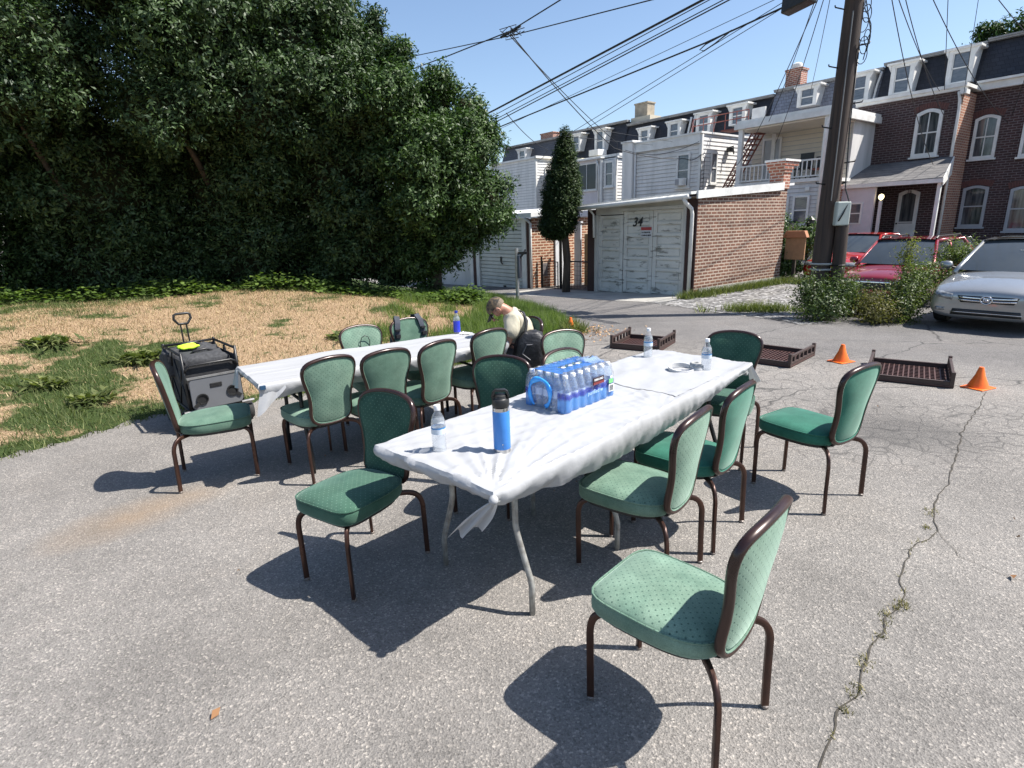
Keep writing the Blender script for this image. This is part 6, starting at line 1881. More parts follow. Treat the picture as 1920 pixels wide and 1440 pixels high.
def cloth(name, label, org, th, Lc, Wc, z, drop, wr, seed, step=.013, sag=None):
    nu = int(Lc / step) + 1; nv = int(Wc / step) + 1
    b = MB()
    U = [Lc * i / (nu - 1) for i in range(nu)]; Vv = [Wc * j / (nv - 1) for j in range(nv)]
    vs = []; ids = {}
    for i, u in enumerate(U):
        for j, v in enumerate(Vv):
            ids[i, j] = len(vs)
            vs.append((u, v, z + wr(u, v)))
    fs = [(ids[i, j], ids[i + 1, j], ids[i + 1, j + 1], ids[i, j + 1]) for i in range(nu - 1) for j in range(nv - 1)]
    per = [(i, 0) for i in range(nu)] + [(nu - 1, j) for j in range(1, nv)] + [(i, nv - 1) for i in range(nu - 2, -1, -1)] + [(0, j) for j in range(nv - 2, 0, -1)]
    K = 9; prev = [ids[q] for q in per]
    for k in range(1, K + 1):
        cur = []
        for m_, (i, j) in enumerate(per):
            u, v = U[i], Vv[j]
            n = Vector((0, 0))
            if i == 0: n.x -= 1
            if i == nu - 1: n.x += 1
            if j == 0: n.y -= 1
            if j == nv - 1: n.y += 1
            n.normalize()
            d = drop(u, v, n); q = k / K
            p = m_ / len(per)
            ph = (u if abs(n.y) > .5 else v)
            fold = nz3(ph * 7 + seed + q * 1.2, n.x * 3 + n.y * 7, 1) * .022 * q + nz3(ph * 19 + seed - q * 2, n.x * 5 + n.y * 3, 2) * .010 * q + nz3(ph * 45 + seed + q * 3, n.x + n.y * 3, 5) * .004 * min(1, q * 3)
            out_ = (.004 if k == 1 else .008) + (.014 * math.sin(math.pi * q) if d > .06 else .006 * math.sin(math.pi * q)) - .034 * q * q + fold
            zz = z + wr(u, v) * (1 - q) - (.008 if k == 1 else d * ((k - 1) / (K - 1)) ** 1.05 + .008)
            cur.append(len(vs)); vs.append((u + n.x * out_, v + n.y * out_, zz))
        M_ = len(per)
        for m_ in range(M_):
            l = (m_ + 1) % M_
            fs.append((prev[m_], cur[m_], cur[l], prev[l]))
        prev = cur
    b.add(vs, fs)
    o = b.build(name, CLOTH, smooth=True, angle=38)
    o.location = org; o.rotation_euler = (0, 0, th)
    tag(o, label, "tablecloth", "white plastic tablecloths")
    return o
def crease(u, v, a, f, seed):
    w = (u * math.cos(a) + v * math.sin(a)); l = -u * math.sin(a) + v * math.cos(a)
    n = nz3(w * f, l * .9 + seed, seed)
    return (1 - abs(n) * 2.6) if abs(n) < .38 else 0
def wr1(u, v):
    h = 0.0
    for (cu, cv, R_, A_, f) in ((0.0, 0.0, .6, .017, 5.5), (1.27, 0.0, .40, .008, 5), (2.5, 0.05, .3, .006, 5), (2.5, W1, .5, .007, 4), (0, W1, .35, .007, 4.5)):
        r = math.hypot(u - cu, v - cv); a = math.atan2(v - cv, u - cu + 1e-6)
        n = nz3(a * f, cu * 3 + cv * 5, .3 * r)
        h += A_ * max(0, 1 - abs(n) * 3.2) * math.exp(-(r / R_) ** 2) * min(1, r / .16)
    h += .007 * crease(u, v, 1.9, 5, 2) * (1 if u > .9 else .5) + .006 * crease(u, v, .5, 4.5, 5) * (1 if u > 1.0 else .35) + .004 * crease(u, v, 1.2, 8, 8) + .0025 * crease(u, v, 2.6, 11, 14)
    h += .0025 * nz3(u * 3, v * 3, 4)
    h += (.010 * nz3(u * 14, 2.0, 3) + .006 * nz3(u * 33, 5.0, 3)) * math.exp(-v / .035) * min(1, u / .2)
    if 1.55 < u < 1.62: h -= .003
    for u0 in (.42, .86, 1.30, 1.98):
        h += .0032 * math.exp(-((u - u0 - .02 * nz3(v * 2, u0)) / .012) ** 2)
    for v0 in (.26, .53):
        h += .0028 * math.exp(-((v - v0 - .02 * nz3(u * 2, v0)) / .012) ** 2)
    h += .0012 * crease(u, v, .9, 14, 31) + .001 * crease(u, v, 2.3, 17, 37)
    return h - .002
def drop1(u, v, n):
    if n.y < -.5:                       # long side nearest the chairs
        q = u / L1
        return .040 + .135 * math.sin(math.pi * min(1, q / .95)) ** .7 * (1 - .35 * q) + .02 * nz3(u * 5, 3.0)
    if n.y > .5: return .06 + .02 * nz3(u * 4, 7.0)
    if n.x < -.5: return .035 + .035 * (v / W1) + .012 * nz3(v * 9, 2.0)
    return .07 + .02 * nz3(v * 6, 9.0)
cl1 = cloth("tablecloth", "white plastic cloth on the near table, knotted at its front corner", T1, TH1, L1, W1, .742, drop1, wr1, 3)
# second overlapping sheet edge and knotted corner
b = MB()
def knot(i, j):
    q = i / 9; a = -1 + 2 * j / 10
    c = Vector((0.0, 0.0, .715)).lerp(Vector((-.045, .125, .555)), q)
    w = .012 + .074 * q ** .7
    d = Vector((-.5, .1, -.45)).normalized()
    side = Vector((.69, -.70, .12)).normalized()
    p = c + side * (a * w * (1 - .35 * max(0, q - .5))) + Vector((.05, -.05, .0)) * 0 + Vector((-.6, -.7, 0)) * (.018 * math.sin(a * 7 + q * 2) * (q + .2)) + d * (.018 * q * math.cos(a * 5))
    return (p.x, p.y, p.z)
b.grid(knot, 10, 11)
kn = b.build("knotted_corner", CLOTH, cl1, smooth=True)
b = MB(); b.lathe([(.004, -.02), (.017, -.012), (.02, 0), (.015, .012), (.004, .02)], 10, (-.006, -.006, .725), flute=lambda a, z: 1 + .25 * math.sin(a * 5)); b.build("knot", CLOTH, kn, smooth=True)
b = MB()
def tail2(i, j):
    q = i / 7; a = -1 + 2 * j / 6
    return (L1 - .05 + .03 * q + .03 * a * q, -.01 - .03 * q + .05 * a * (.3 + q * .7), .735 - .10 * q + .01 * math.sin(a * 5))
b.grid(tail2, 8, 7); b.build("loose_corner", CLOTH, cl1, smooth=True)
# folded edge of the farther sheet lying on the near one
b = MB()
def over(i, j):
    u = 1.56 + .98 * i / 40; v = .03 + (W1 - .06) * j / 30
    u += (.02 * nz3(v * 4, 1.0) + .10 * (v / W1 - .5)) * (1 - i / 40)
    return (u, v, .742 + wr1(u, v) + .0018 + .003 * crease(u, v, 2.2, 6, 12))
b.grid(over, 41, 31)
ov = b.build("overlapping_sheet", CLOTH, cl1, smooth=True)
def wr2(u, v):
    h = .006 * max(0, 1 - abs(nz3(v * 7 + u * .4, u * .5, 2)) * 3) + .004 * nz3(u * 3, v * 5, 6) + .004 * crease(u, v, 1.4, 6, 21)
    return h + .010 * math.exp(-((u - .75) / .25) ** 2) * 1.0
def drop2(u, v, n):
    if n.y < -.5: return .10 + .02 * nz3(u * 5, 13.0)
    if n.x < -.5: return .05 + .02 * nz3(v * 8, 4.0)
    return .07 + .02 * nz3((u + v) * 5, 17.0)
cl2 = cloth("tablecloth", "white plastic cloth on the far table by the lawn", T2, TH2, L2, W2, .742, drop2, wr2, 9)
b = MB()
def hang(i, j):
    q = i / 9; a = j / 8
    p = Vector((.005 + .16 * a, -.006 - .012 * q, .73 - .20 * q * (1 - .85 * a ** 1.2)))
    p.x -= .05 * q * (1 - a); p.y += .012 * math.sin(a * 9 + q * 3) * q
    return tuple(p)
b.grid(hang, 10, 9); b.build("hanging_corner", CLOTH, cl2, smooth=True)
b = MB()
def hang2(i, j):
    q = i / 7; a = -1 + 2 * j / 6
    return (-.012 - .03 * q + .01 * math.sin(a * 4), W2 - .05 + .05 * a * (.4 + q), .735 - .13 * q)
b.grid(hang2, 8, 7); b.build("loose_corner", CLOTH, cl2, smooth=True)
b = MB(); b.box(.0, .035, -.03, -.012, .715, .742); b.build("cloth_clip", M("blue_clip", (0.02, 0.06, 0.12), None, 9, .4), cl2)

# ------------------------------------------------------------------ things on the tables
PET = clear_mat("clear_bottle", (0.99, 0.99, 1.0), .07, (0.8, 0.85, 0.9), 1.3)
WATER = clear_mat("bottle_water", (0.97, 0.985, 0.995), .16, (0.8, 0.86, 0.9), .8)
CAPW = M("white_cap", (0.75, 0.76, 0.78), None, 9, .35)
def label_mat(name, c1, c2, c3):
    m, nt, b, out = newmat(name)
    co = objco(nt); sp = N(nt, "ShaderNodeSeparateXYZ"); nt.links.new(co, sp.inputs[0])
    w = noise_(nt, co, 40, 3)
    f = math_(nt, 'ADD', sp.outputs[2], math_(nt, 'MULTIPLY', w, .012))
    r = ramp(nt, math_(nt, 'MULTIPLY', math_(nt, 'SUBTRACT', f, .10), 14.0), [(0.0, c2), (.30, c2), (.34, c1), (.62, c1), (.66, c3), (.8, c3), (.84, c1)], 'CONSTANT')
    nt.links.new(r.outputs[0], b.inputs["Base Color"]); b.inputs["Roughness"].default_value = .25
    return m
LAB = label_mat("water_label", (0.04, 0.20, 0.46), (0.55, 0.62, 0.70), (0.02, 0.035, 0.10))
LABB = label_mat("blue_label", (0.02, 0.035, 0.42), (0.03, 0.05, 0.5), (0.5, 0.55, 0.7))
def make_bottle(label, capmat=CAPW, labmat=LAB, h=.225, r=.0325, group="water bottles on the tables"):
    root = thing("water_bottle", label, "bottle", (0, 0, 0), 0, group)
    k = h / .225
    def rib(a, z): return 1.0
    prof = [(.02, .002), (.029, .0), (.0325, .006), (.0328, .018), (.031, .022), (.0325, .03), (.0312, .037), (.0325, .045), (.0312, .052), (.0325, .06), (.0312, .067), (.0325, .075), (.0315, .085), (.0328, .092), (.0325, .128), (.033, .133), (.033, .142), (.029, .163), (.0215, .182), (.0145, .194), (.0125, .199), (.0125, .21), (.0125, .212)]
    b = MB(); b.lathe([(a * r / .0325, z * k) for a, z in prof], 28); b.build("shell", PET, root, smooth=True)
    b = MB(); b.lathe([(a * r / .0325 * .95, z * k + .002) for a, z in prof[1:18]], 24); b.build("water", WATER, root, smooth=True)
    b = MB(); b.lathe([(.0332 * r / .0325, .095 * k), (.0332 * r / .0325, .126 * k)], 32); b.f = b.f[:-2]; b.m = b.m[:-2]; b.build("label", labmat, root, smooth=True)
    b = MB(); b.lathe([(.0145, .203 * k), (.0148, .205 * k), (.0148, .222 * k), (.0138, .225 * k)], 24, flute=lambda a, z: 1 + .02 * math.sin(a * 24)); b.build("cap", capmat, root, smooth=True, angle=40)
    return root
ZT = .7455
bt1 = make_bottle("clear water bottle nearest us, beside the blue steel bottle on the near table")
bt1.location = (-.338, 2.391, ZT); bt1.rotation_euler = (0, 0, 1.0)
bt2 = copy_tree(bt1); bt2["label"] = "water bottle at the far left corner of the near table"; bt2.location = (1.021, 4.10, ZT)
bt3 = copy_tree(bt1); bt3["label"] = "water bottle standing beside the headphones on the near table"; bt3.location = (1.301, 3.651, ZT)
bt4 = make_bottle("half full bottle with deep blue label and blue cap on the far table", M("blue_cap", (0.02, 0.04, 0.35), None, 9, .35), LABB, h=.215)
for o in bt4.children:
    if o.name.startswith("label"): bpy.data.objects.remove(o); break
b = MB(); b.lathe([(.0333, .012), (.0335, .05), (.0335, .115), (.0333, .12)], 30); b.f = b.f[:-2]; b.m = b.m[:-2]
b.build("label", LABB, bt4, smooth=True)
bt4.location = (-.515, 5.40, ZT)
nap = thing("paper_napkin", "crumpled white napkin beside the blue labelled bottle on the far table", "napkin", (-.44, 5.34, ZT))
b = MB(); b.grid(lambda i, j: (-.05 + .10 * i / 8, -.04 + .08 * j / 8, .004 + .035 * abs(nz3(i * .5, j * .5, 3)) * (1 - abs(i - 4) / 6)), 9, 9); b.build("sheet", CAPW, nap, smooth=True)

ye = thing("steel_bottle", "blue insulated steel bottle with black handled lid", "bottle", (-.053, 2.373, ZT))
YB = M("blue_powder_coat", (0.045, 0.22, 0.60), (0.04, 0.20, 0.56), 30, .45, bump=.12, bscale=400)
STEEL2 = M("brushed_steel", (0.62, 0.62, 0.62), (0.5, 0.5, 0.5), 20, .25, 1.0)
b = MB(); b.lathe([(.030, 0), (.0365, .002), (.0375, .008), (.0375, .021)], 40); b.lathe([(.0372, .198), (.0372, .214), (.034, .216)], 40); b.build("steel_rim", STEEL2, ye, smooth=True, angle=40)
b = MB(); b.lathe([(.0375, .0212), (.0382, .023), (.0382, .195), (.0375, .198)], 48); b.build("body", YB, ye, smooth=True, angle=40)
b = MB(); b.lathe([(.034, .2165), (.0375, .218), (.0385, .222), (.0385, .243), (.036, .25), (.030, .252), (.027, .256), (.026, .268), (.02, .272), (0.001, .273)], 40); b.build("lid", black_plastic, ye, smooth=True, angle=40)
b = MB(); b.tube([(-.030, 0, .243), (-.031, 0, .262), (-.030, 0, .283), (-.022, 0, .290), (.020, 0, .290), (.029, 0, .284), (.031, 0, .262), (.030, 0, .243)], 1.0, sec=[(.005, .011), (-.005, .011), (-.005, -.011), (.005, -.011)], up=(0, 0.02, 1)); b.build("handle", black_plastic, ye, smooth=True, angle=45)
b = MB()
for i in range(2):
    for q in ((-.005, .012), (.004, .010)):
        pass
b.tube([(.0387 * math.sin(a), -.0387 * math.cos(a), .045 + .004 * abs(math.sin(a * 70))) for a in np.linspace(.02, .18, 9)], .0012, 4)
b.tube([(.0387 * math.sin(a), -.0387 * math.cos(a), .036) for a in np.linspace(.03, .17, 5)], .0008, 4)
b.build("maker_mark", STEEL2, ye)

hp = thing("headphones", "white over ear headphones lying folded on the near table", "headphones", (1.17, 3.66, ZT), R(20))
HPW = M("headphone_white", (0.55, 0.55, 0.54), (0.48, 0.48, 0.48), 12, .5)
HPG = M("headphone_pad", (0.36, 0.36, 0.35), None, 20, .8)
b = MB(); b.tube([(.085 * math.cos(a) - .02, .075 * math.sin(a) + .02, .02 + .012 * math.sin(a)) for a in np.linspace(.25, 2 * math.pi - .9, 26)], 1.0, sec=[(.014, .006), (-.014, .006), (-.014, -.006), (.014, -.006)], up=(0, 0, 1)); b.build("headband", HPW, hp, smooth=True, angle=50)
for (x, y, z) in ((.075, -.03, .02), (.10, .03, .022)):
    b = MB(); b.lathe([(.001, -.018), (.034, -.018), (.040, -.010), (.040, .006), (.034, .014), (.001, .016)], 24, (x, y, z)); e = b.build("ear_cup", HPW, hp, smooth=True, angle=40)
    b = MB(); b.tube([(x + .026 * math.cos(a), y + .026 * math.sin(a), z + .017) for a in np.linspace(0, 6.283, 19)[:-1]], .011, 8, closed=True); b.build("ear_pad", HPG, e, smooth=True)

# shrink wrapped pack of bottles
pk_o = Vector((.282, 2.845, ZT)); PKA = math.atan2(.30, .30) 
PKL, PKW, PKH = .448, .298, .215
e1 = Vector((math.cos(R(45)), math.sin(R(45)), 0)); e2 = Vector((-e1.y, e1.x, 0))     # long side, short side
pb = thing("packed_bottle", "x", "bottle", (0, 0, 0))
b = MB(); prof = [(.022, .002), (.027, 0), (.0285, .006), (.0288, .06), (.0272, .066), (.0288, .072), (.0288, .125), (.027, .148), (.018, .176), (.012, .188), (.012, .196)]
PACKPET = clear_mat("pack_bottle", (0.90, 0.94, 0.985), .14, (0.62, 0.74, 0.9), 1.0)
b.lathe(prof, 18); b.build("shell", PACKPET, pb, smooth=True)
b = MB(); b.lathe([(.0292, .078), (.0292, .118)], 18); b.f = b.f[:-2]; b.m = b.m[:-2]; b.build("label", label_mat("pack_label", (0.06, 0.13, 0.45), (0.45, 0.55, 0.75), (0.03, 0.05, 0.2)), pb, smooth=True)
b = MB(); b.lathe([(.0145, .190), (.015, .192), (.015, .208), (.0135, .210)], 14); b.build("cap", CAPW, pb, smooth=True)
k = 0
for i in range(7):
    for j in range(5):
        c = pb if k == 0 else copy_tree(pb)
        p = pk_o + e1 * (.032 + i * .064) + e2 * (.030 + j * .0595)
        c.location = p; c.rotation_euler = (0, 0, k * 1.3)
        c["label"] = "clear water bottle inside the blue shrink wrapped pack"; c["group"] = "bottles in the shrink wrapped pack"
        k += 1
def film_mat():
    m, nt, b, out = newmat("printed_film")
    nt.nodes.remove(b)
    co = objco(nt)                                     # x along the pack, y across, z up
    sp = N(nt, "ShaderNodeSeparateXYZ"); nt.links.new(co, sp.inputs[0])
    w = noise_(nt, co, 22, 4, .6); w2 = noise_(nt, co, 60, 3)
    zf = math_(nt, 'ADD', sp.outputs[2], math_(nt, 'MULTIPLY', math_(nt, 'SUBTRACT', w, .5), .05))
    blue = ramp(nt, math_(nt, 'MULTIPLY', zf, 5.0), [(0.0, (0.10, 0.34, 0.86)), (.34, (0.16, 0.45, 0.95)), (.42, (0.03, 0.06, 0.45)), (.55, (0.04, 0.06, .42)), (.57, (0.8, 0.86, 0.97))], 'LINEAR')
    dens = ramp(nt, math_(nt, 'MULTIPLY', zf, 5.0), [(0.0, (.78,) * 3), (.36, (.70,) * 3), (.46, (.72,) * 3), (.54, (.62,) * 3), (.57, (.08,) * 3), (.98, (.08,) * 3)])
    # top: blue printed band along the middle
    yb = math_(nt, 'ABSOLUTE', math_(nt, 'SUBTRACT', sp.outputs[1], PKW * .52))
    top = math_(nt, 'GREATER_THAN', sp.outputs[2], .200)
    band = math_(nt, 'MULTIPLY', math_(nt, 'LESS_THAN', math_(nt, 'ADD', yb, math_(nt, 'MULTIPLY', math_(nt, 'SUBTRACT', w2, .5), .05)), .098), top)
    # front end (x near 0): leave clear except the ring, which is its own mesh
    end = math_(nt, 'LESS_THAN', sp.outputs[0], .03)
    yc = math_(nt, 'MULTIPLY', math_(nt, 'GREATER_THAN', sp.outputs[1], .062), math_(nt, 'LESS_THAN', sp.outputs[1], PKW - .05))
    clear_end = math_(nt, 'MULTIPLY', end, yc)
    d = mixc(nt, band, dens.outputs[0], (.78, .78, .78)); d = mixc(nt, clear_end, d, (.12, .12, .12))
    col = mixc(nt, band, blue.outputs[0], (0.06, 0.27, 0.80)); col = mixc(nt, clear_end, col, (.75, .82, .95))
    tr = N(nt, "ShaderNodeBsdfTransparent"); tr.inputs[0].default_value = (.97, .98, 1, 1)
    df = N(nt, "ShaderNodeBsdfDiffuse"); nt.links.new(col, df.inputs[0])
    tl = N(nt, "ShaderNodeBsdfTranslucent"); nt.links.new(col, tl.inputs[0])
    md = N(nt, "ShaderNodeMixShader"); md.inputs[0].default_value = .45; nt.links.new(df.outputs[0], md.inputs[1]); nt.links.new(tl.outputs[0], md.inputs[2])
    m1 = N(nt, "ShaderNodeMixShader"); nt.links.new(d, m1.inputs[0]); nt.links.new(tr.outputs[0], m1.inputs[1]); nt.links.new(md.outputs[0], m1.inputs[2])
    gl = N(nt, "ShaderNodeBsdfGlossy"); gl.inputs["Roughness"].default_value = .08
    bp = N(nt, "ShaderNodeBump"); bp.inputs["Strength"].default_value = .7; bp.inputs["Distance"].default_value = .01
    nt.links.new(w, bp.inputs["Height"]); nt.links.new(bp.outputs[0], gl.inputs["Normal"])
    fr_ = N(nt, "ShaderNodeLayerWeight"); fr_.inputs[0].default_value = 0.5; nt.links.new(bp.outputs[0], fr_.inputs["Normal"])
    m2 = N(nt, "ShaderNodeMixShader"); nt.links.new(math_(nt, 'MULTIPLY', math_(nt, 'ADD', math_(nt, 'POWER', fr_.outputs["Facing"], 3.0), .05), .8, True), m2.inputs[0])
    nt.links.new(m1.outputs[0], m2.inputs[1]); nt.links.new(gl.outputs[0], m2.inputs[2]); nt.links.new(m2.outputs[0], out.inputs[0])
    return m
fm = thing("shrink_wrap", "clear and blue printed shrink wrap round the pack of water bottles", "plastic wrap", pk_o, R(45))
b = MB()
def scal(p, n_): return .0100 * abs(math.sin(math.pi * p * n_))
NP = 160
ring = []
for k in range(NP):
    q = k / NP * 2 * (PKL + PKW)
    if q < PKL: x, y, nx, ny, p, n_ = q, 0, 0, -1, q / PKL, 7
    elif q < PKL + PKW: x, y, nx, ny, p, n_ = PKL, q - PKL, 1, 0, (q - PKL) / PKW, 5
    elif q < 2 * PKL + PKW: x, y, nx, ny, p, n_ = PKL - (q - PKL - PKW), PKW, 0, 1, (q - PKL - PKW) / PKL, 7
    else: x, y, nx, ny, p, n_ = 0, PKW - (q - 2 * PKL - PKW), -1, 0, (q - 2 * PKL - PKW) / PKW, 5
    ring.append((x, y, nx, ny, scal(p, n_)))
lv_ = [(0.0, -.008), (.012, -.002), (.03, -.002), (.06, -.002), (.09, -.002), (.125, -.002), (.150, -.005), (.176, -.013), (.202, -.016), (.212, -.024), (.215, -.045), (.214, -.08), (.213, -.125)]
vs = []
for z, o_ in lv_:
    for (x, y, nx, ny, s_) in ring:
        amt = s_ * (1 if z < .15 else .4)
        xx = x + nx * (o_ - .001 + amt - .004); yy = y + ny * (o_ - .001 + amt - .004)
        if z > .19:
            xx = min(max(xx, -o_), PKL + o_); yy = min(max(yy, -o_), PKW + o_)
        vs.append((xx, yy, z + .004 * nz3(xx * 40, yy * 40, z * 9) * (1 if z > .01 else 0)))
fs = []
for i in range(len(lv_) - 1):
    for j in range(NP):
        l = (j + 1) % NP; fs.append((i * NP + j, i * NP + l, (i + 1) * NP + l, (i + 1) * NP + j))
b.add(vs, fs)
FILM = film_mat()
b.build("film", FILM, fm, smooth=True)
BLUEF = M("blue_film", (0.03, 0.26, 0.80), (0.06, 0.40, 0.92), 30, .22, bump=.5, bscale=50)
b = MB(); Rr = .078; cyk = PKW * .60
P = [(-.009 - .003 * math.sin(a * 3), cyk + Rr * math.sin(a), .092 + Rr * 1.02 * math.cos(a)) for a in np.linspace(-2.65, 2.65, 40)]
b.tube(P, [.004 + .009 * abs(math.cos(a / 2 * 1.0)) ** .3 + .004 * math.sin(a * 4) for a in np.linspace(-2.65, 2.65, 40)], sec=[(.25, 1.0), (-.25, .8), (-.25, -.8), (.25, -1.0)], up=(1, 0, 0))
b.build("carry_handle", BLUEF, fm, smooth=True)
b = MB(); b.grid(lambda i, j: (PKL * .70 + .10 * i / 10, .05 + .15 * j / 10, .216 + .045 * abs(nz3(i * .45, j * .5, 5)) * (1 - abs(j - 5) / 7)), 11, 11); b.build("torn_film", clear_mat("torn_film", (.95, .97, 1), .35, (.55, .72, .95), 1.3), fm, smooth=True)
b = MB(); b.box(PKL * .50, PKL * .72, -.0135, -.0085, .118, .158); tg = b.build("brand_panel", M("brand_black", (0.03, 0.012, 0.014), None, 9, .3), fm)
b = MB(); b.box(PKL * .50, PKL * .72, -.0155, -.0136, .118, .132); b.build("brand_stripe", M("brand_red", (0.20, 0.03, 0.03), None, 9, .3), tg)
WINK = M("white_ink", (0.8, 0.8, 0.82), None, 9, .5)
text_mesh("KIRKLAND", .0165, WINK, tg, "brand_lettering", (PKL * .61, -.0140, .145), (R(90), 0, 0), ext=.0003, offset=.0005)
text_mesh("purified w", .034, M("pale_ink", (0.45, 0.66, 0.95), None, 9, .5), fm, "film_lettering", (PKL * .56, -.0085, .078), (R(90), 0, 0), ext=.0003)
b = MB(); b.box(PKL * .84, PKL * .93, -.0105, -.008, .095, .120); lbg = b.build("green_label", M("label_green", (0.18, 0.55, 0.20), None, 9, .4), fm)
text_mesh("40", .022, WINK, lbg, "count_lettering", (PKL * .885, -.0108, .131), (R(90), 0, 0), ext=.0003, offset=.0006)
b = MB(); b.box(PKL * .84, PKL * .95, -.0105, -.008, .045, .088); bar = b.build("bar_code_patch", WINK, fm)
b = MB()
for i in range(9):
    x = PKL * .855 + i * .004; b.box(x, x + (.0012 if i % 3 else .0024), -.0112, -.0104, .05, .083)
b.build("bar_code_lines", INK, bar)

# ------------------------------------------------------------------ bread trays and cones on the road
CRATE = M("brown_tray_plastic", (0.042, 0.026, 0.022), (0.06, 0.036, 0.03), 8, .55)
CRATEF = M("tray_floor", (0.085, 0.038, 0.032), (0.06, 0.028, 0.024), 8, .6)
def crate(label, p0, p1, p3, h=.16):
    """p0 near left corner, p1 near right corner, p3 far left corner (ground points)"""
    p0 = Vector((*p0, 0)); ex = Vector((*p1, 0)) - p0; ey = Vector((*p3, 0)) - p0
    Lx, Ly = ex.length, ey.length
    th = math.atan2(ex.y, ex.x)
    root = thing("bread_tray", label, "tray", p0 + Vector((0, 0, ground_h(p0.x, p0.y))), th, "brown bread trays on the road")
    b = MB(); b.box(0, Lx, 0, Ly, .0, .012)
    n = 16
    b.build("base", CRATE, root)
    b = MB()
    for i in range(n + 1):
        x = Lx * i / n; b.box(x - .006, x + .006, 0, Ly, .0121, .024)
    for i in range(13):
        y = Ly * i / 12; b.box(0, Lx, y - .006, y + .006, .0131, .025)
    b.build("floor_lattice", CRATEF, root)
    for x0, x1 in ((0, .028), (Lx - .028, Lx)):
        b = MB()
        # tall end wall with window holes
        b.box(x0, x1, 0, Ly, 0, h * .40); b.box(x0, x1, 0, Ly, h * .82, h)
        ys = [0, .06, .14, .19, .27, .34, .42, .5, .56]
        for k in range(0, 7):
            y = Ly * k / 6; w = .018 if 0 < k < 6 else .03
            b.box(x0, x1, max(0, y - w), min(Ly, y + w), h * .40, h * .82)
        b.box(x0 - .004, x1 + .004, -.006, .04, 0, h * 1.12); b.box(x0 - .004, x1 + .004, Ly - .04, Ly + .006, 0, h * 1.12)
        b.build("end_wall", CRATE, root, bevel=.004)
    for y0, y1 in ((0, .025), (Ly - .025, Ly)):
        b = MB(); b.box(.03, Lx - .03, y0, y1, 0, h * .42); b.box(.03, Lx - .03, y0 - .006, y1 + .006, h * .42, h * .48); b.build("side_wall", CRATE, root, bevel=.003)
    return root
crate("brown bread tray farthest left on the road, behind the table end bottle", (1.42, 7.88), (2.02, 7.50), (1.75, 8.55), .17)
crate("brown bread tray in the middle, showing its lattice floor beside the dark chair", (2.78, 6.98), (3.30, 6.45), (3.32, 7.62), .15)
crate("brown bread tray nearest the right cone, seen lengthwise", (3.84, 5.88), (4.46, 5.44), (4.28, 6.62), .15)
CONE = M("cone_orange", (0.85, 0.16, 0.012), (0.75, 0.13, 0.01), 9, .45)
def cone(label, x, y, h, r):
    root = thing("traffic_cone", label, "cone", (x, y, ground_h(x, y)), .4, "orange cones on the road")
    b = MB()
    sq = [(-r * 1.25, -r * 1.1), (r * 1.25, -r * 1.1), (r * 1.25, r * 1.1), (-r * 1.25, r * 1.1)]
    b.prism(sq, 0, .012, 'z'); b.build("base", CONE, root, bevel=.006)
    b = MB(); b.lathe([(r * .98, .0125), (r * .9, .03), (r * .45, h * .6), (r * .24, h * .96), (r * .2, h), (r * .05, h)], 24); b.build("cone_body", CONE, root, smooth=True, angle=40)
    return root
cone("orange cone standing between the middle tray and the right tray", 4.04, 6.69, .215, .095)
cone("orange cone at the right, right of the last tray", 4.72, 5.45, .215, .095)
cone("small distant orange cone behind the chairs, by the dead leaves", 1.02, 9.4, .22, .085)

# ------------------------------------------------------------------ folding wagon with bags
wg = thing("folding_wagon", "black folding wagon with grey cup holder panel beside the far table", "wagon", (-2.905, 4.86, 0), R(42))
WL, WD = .45, .66
b = MB()
for x in (0, WL):
    for y in (0, WD):
        b.tube([(x, y, .16), (x, y, .74)], .013, 7)
    b.tube([(x, 0, .72), (x, WD, .72)], .012, 7); b.tube([(x, 0, .20), (x, WD, .20)], .012, 7)
    b.tube([(x, 0, .20), (x, WD / 2, .70), (x, WD, .20)], .009, 6); b.tube([(x, 0, .7), (x, WD / 2, .22), (x, WD, .7)], .009, 6)
b.tube([(0, 0, .56), (.02, -.01, .60), (.05, -.01, .62), (WL - .05, -.01, .62), (WL - .02, -.01, .60), (WL, 0, .56)], .013, 7)
b.tube([(0, WD, .72), (WL, WD, .72)], .012, 7); b.tube([(0, 0, .2), (WL, 0, .2)], .013, 7)
b.build("frame", black_metal, wg, smooth=True)
b = MB(); b.grid(lambda i, j: [(WL * .02 + WL * .96 * j / 8, .02, .2 + .4 * i / 6)][0], 7, 9)
b.box(.01, WL - .01, .02, WD - .02, .19, .205); b.box(.004, .010, .02, WD - .02, .2, .66); b.box(WL - .01, WL - .004, .02, WD - .02, .2, .66); b.box(.01, WL - .01, WD - .02, WD - .012, .2, .7)
b.build("liner", M("black_canvas", (0.018, 0.018, 0.02), (0.03, 0.03, 0.032), 30, .85, bump=.3), wg)
PANELG = M("grey_panel", (0.125, 0.13, 0.14), (0.11, 0.115, 0.125), 5, .5)
b = MB()
pts = []
for (cx0, cz0, a0) in ((WL - .05, .26, -90), (WL - .05, .46, 0), (.05, .46, 90), (.05, .26, 180)):
    for k in range(6):
        a = R(a0 + 90 * k / 5); pts.append((cx0 + .04 * math.cos(a), cz0 + .04 * math.sin(a)))
b.prism(pts, -.065, -.045, 'y')
pn = b.build("table_panel", PANELG, wg, bevel=.004)
b = MB(); b.box(.0, WL, -.07, -.04, .505, .52); b.build("panel_rail", steel, pn)
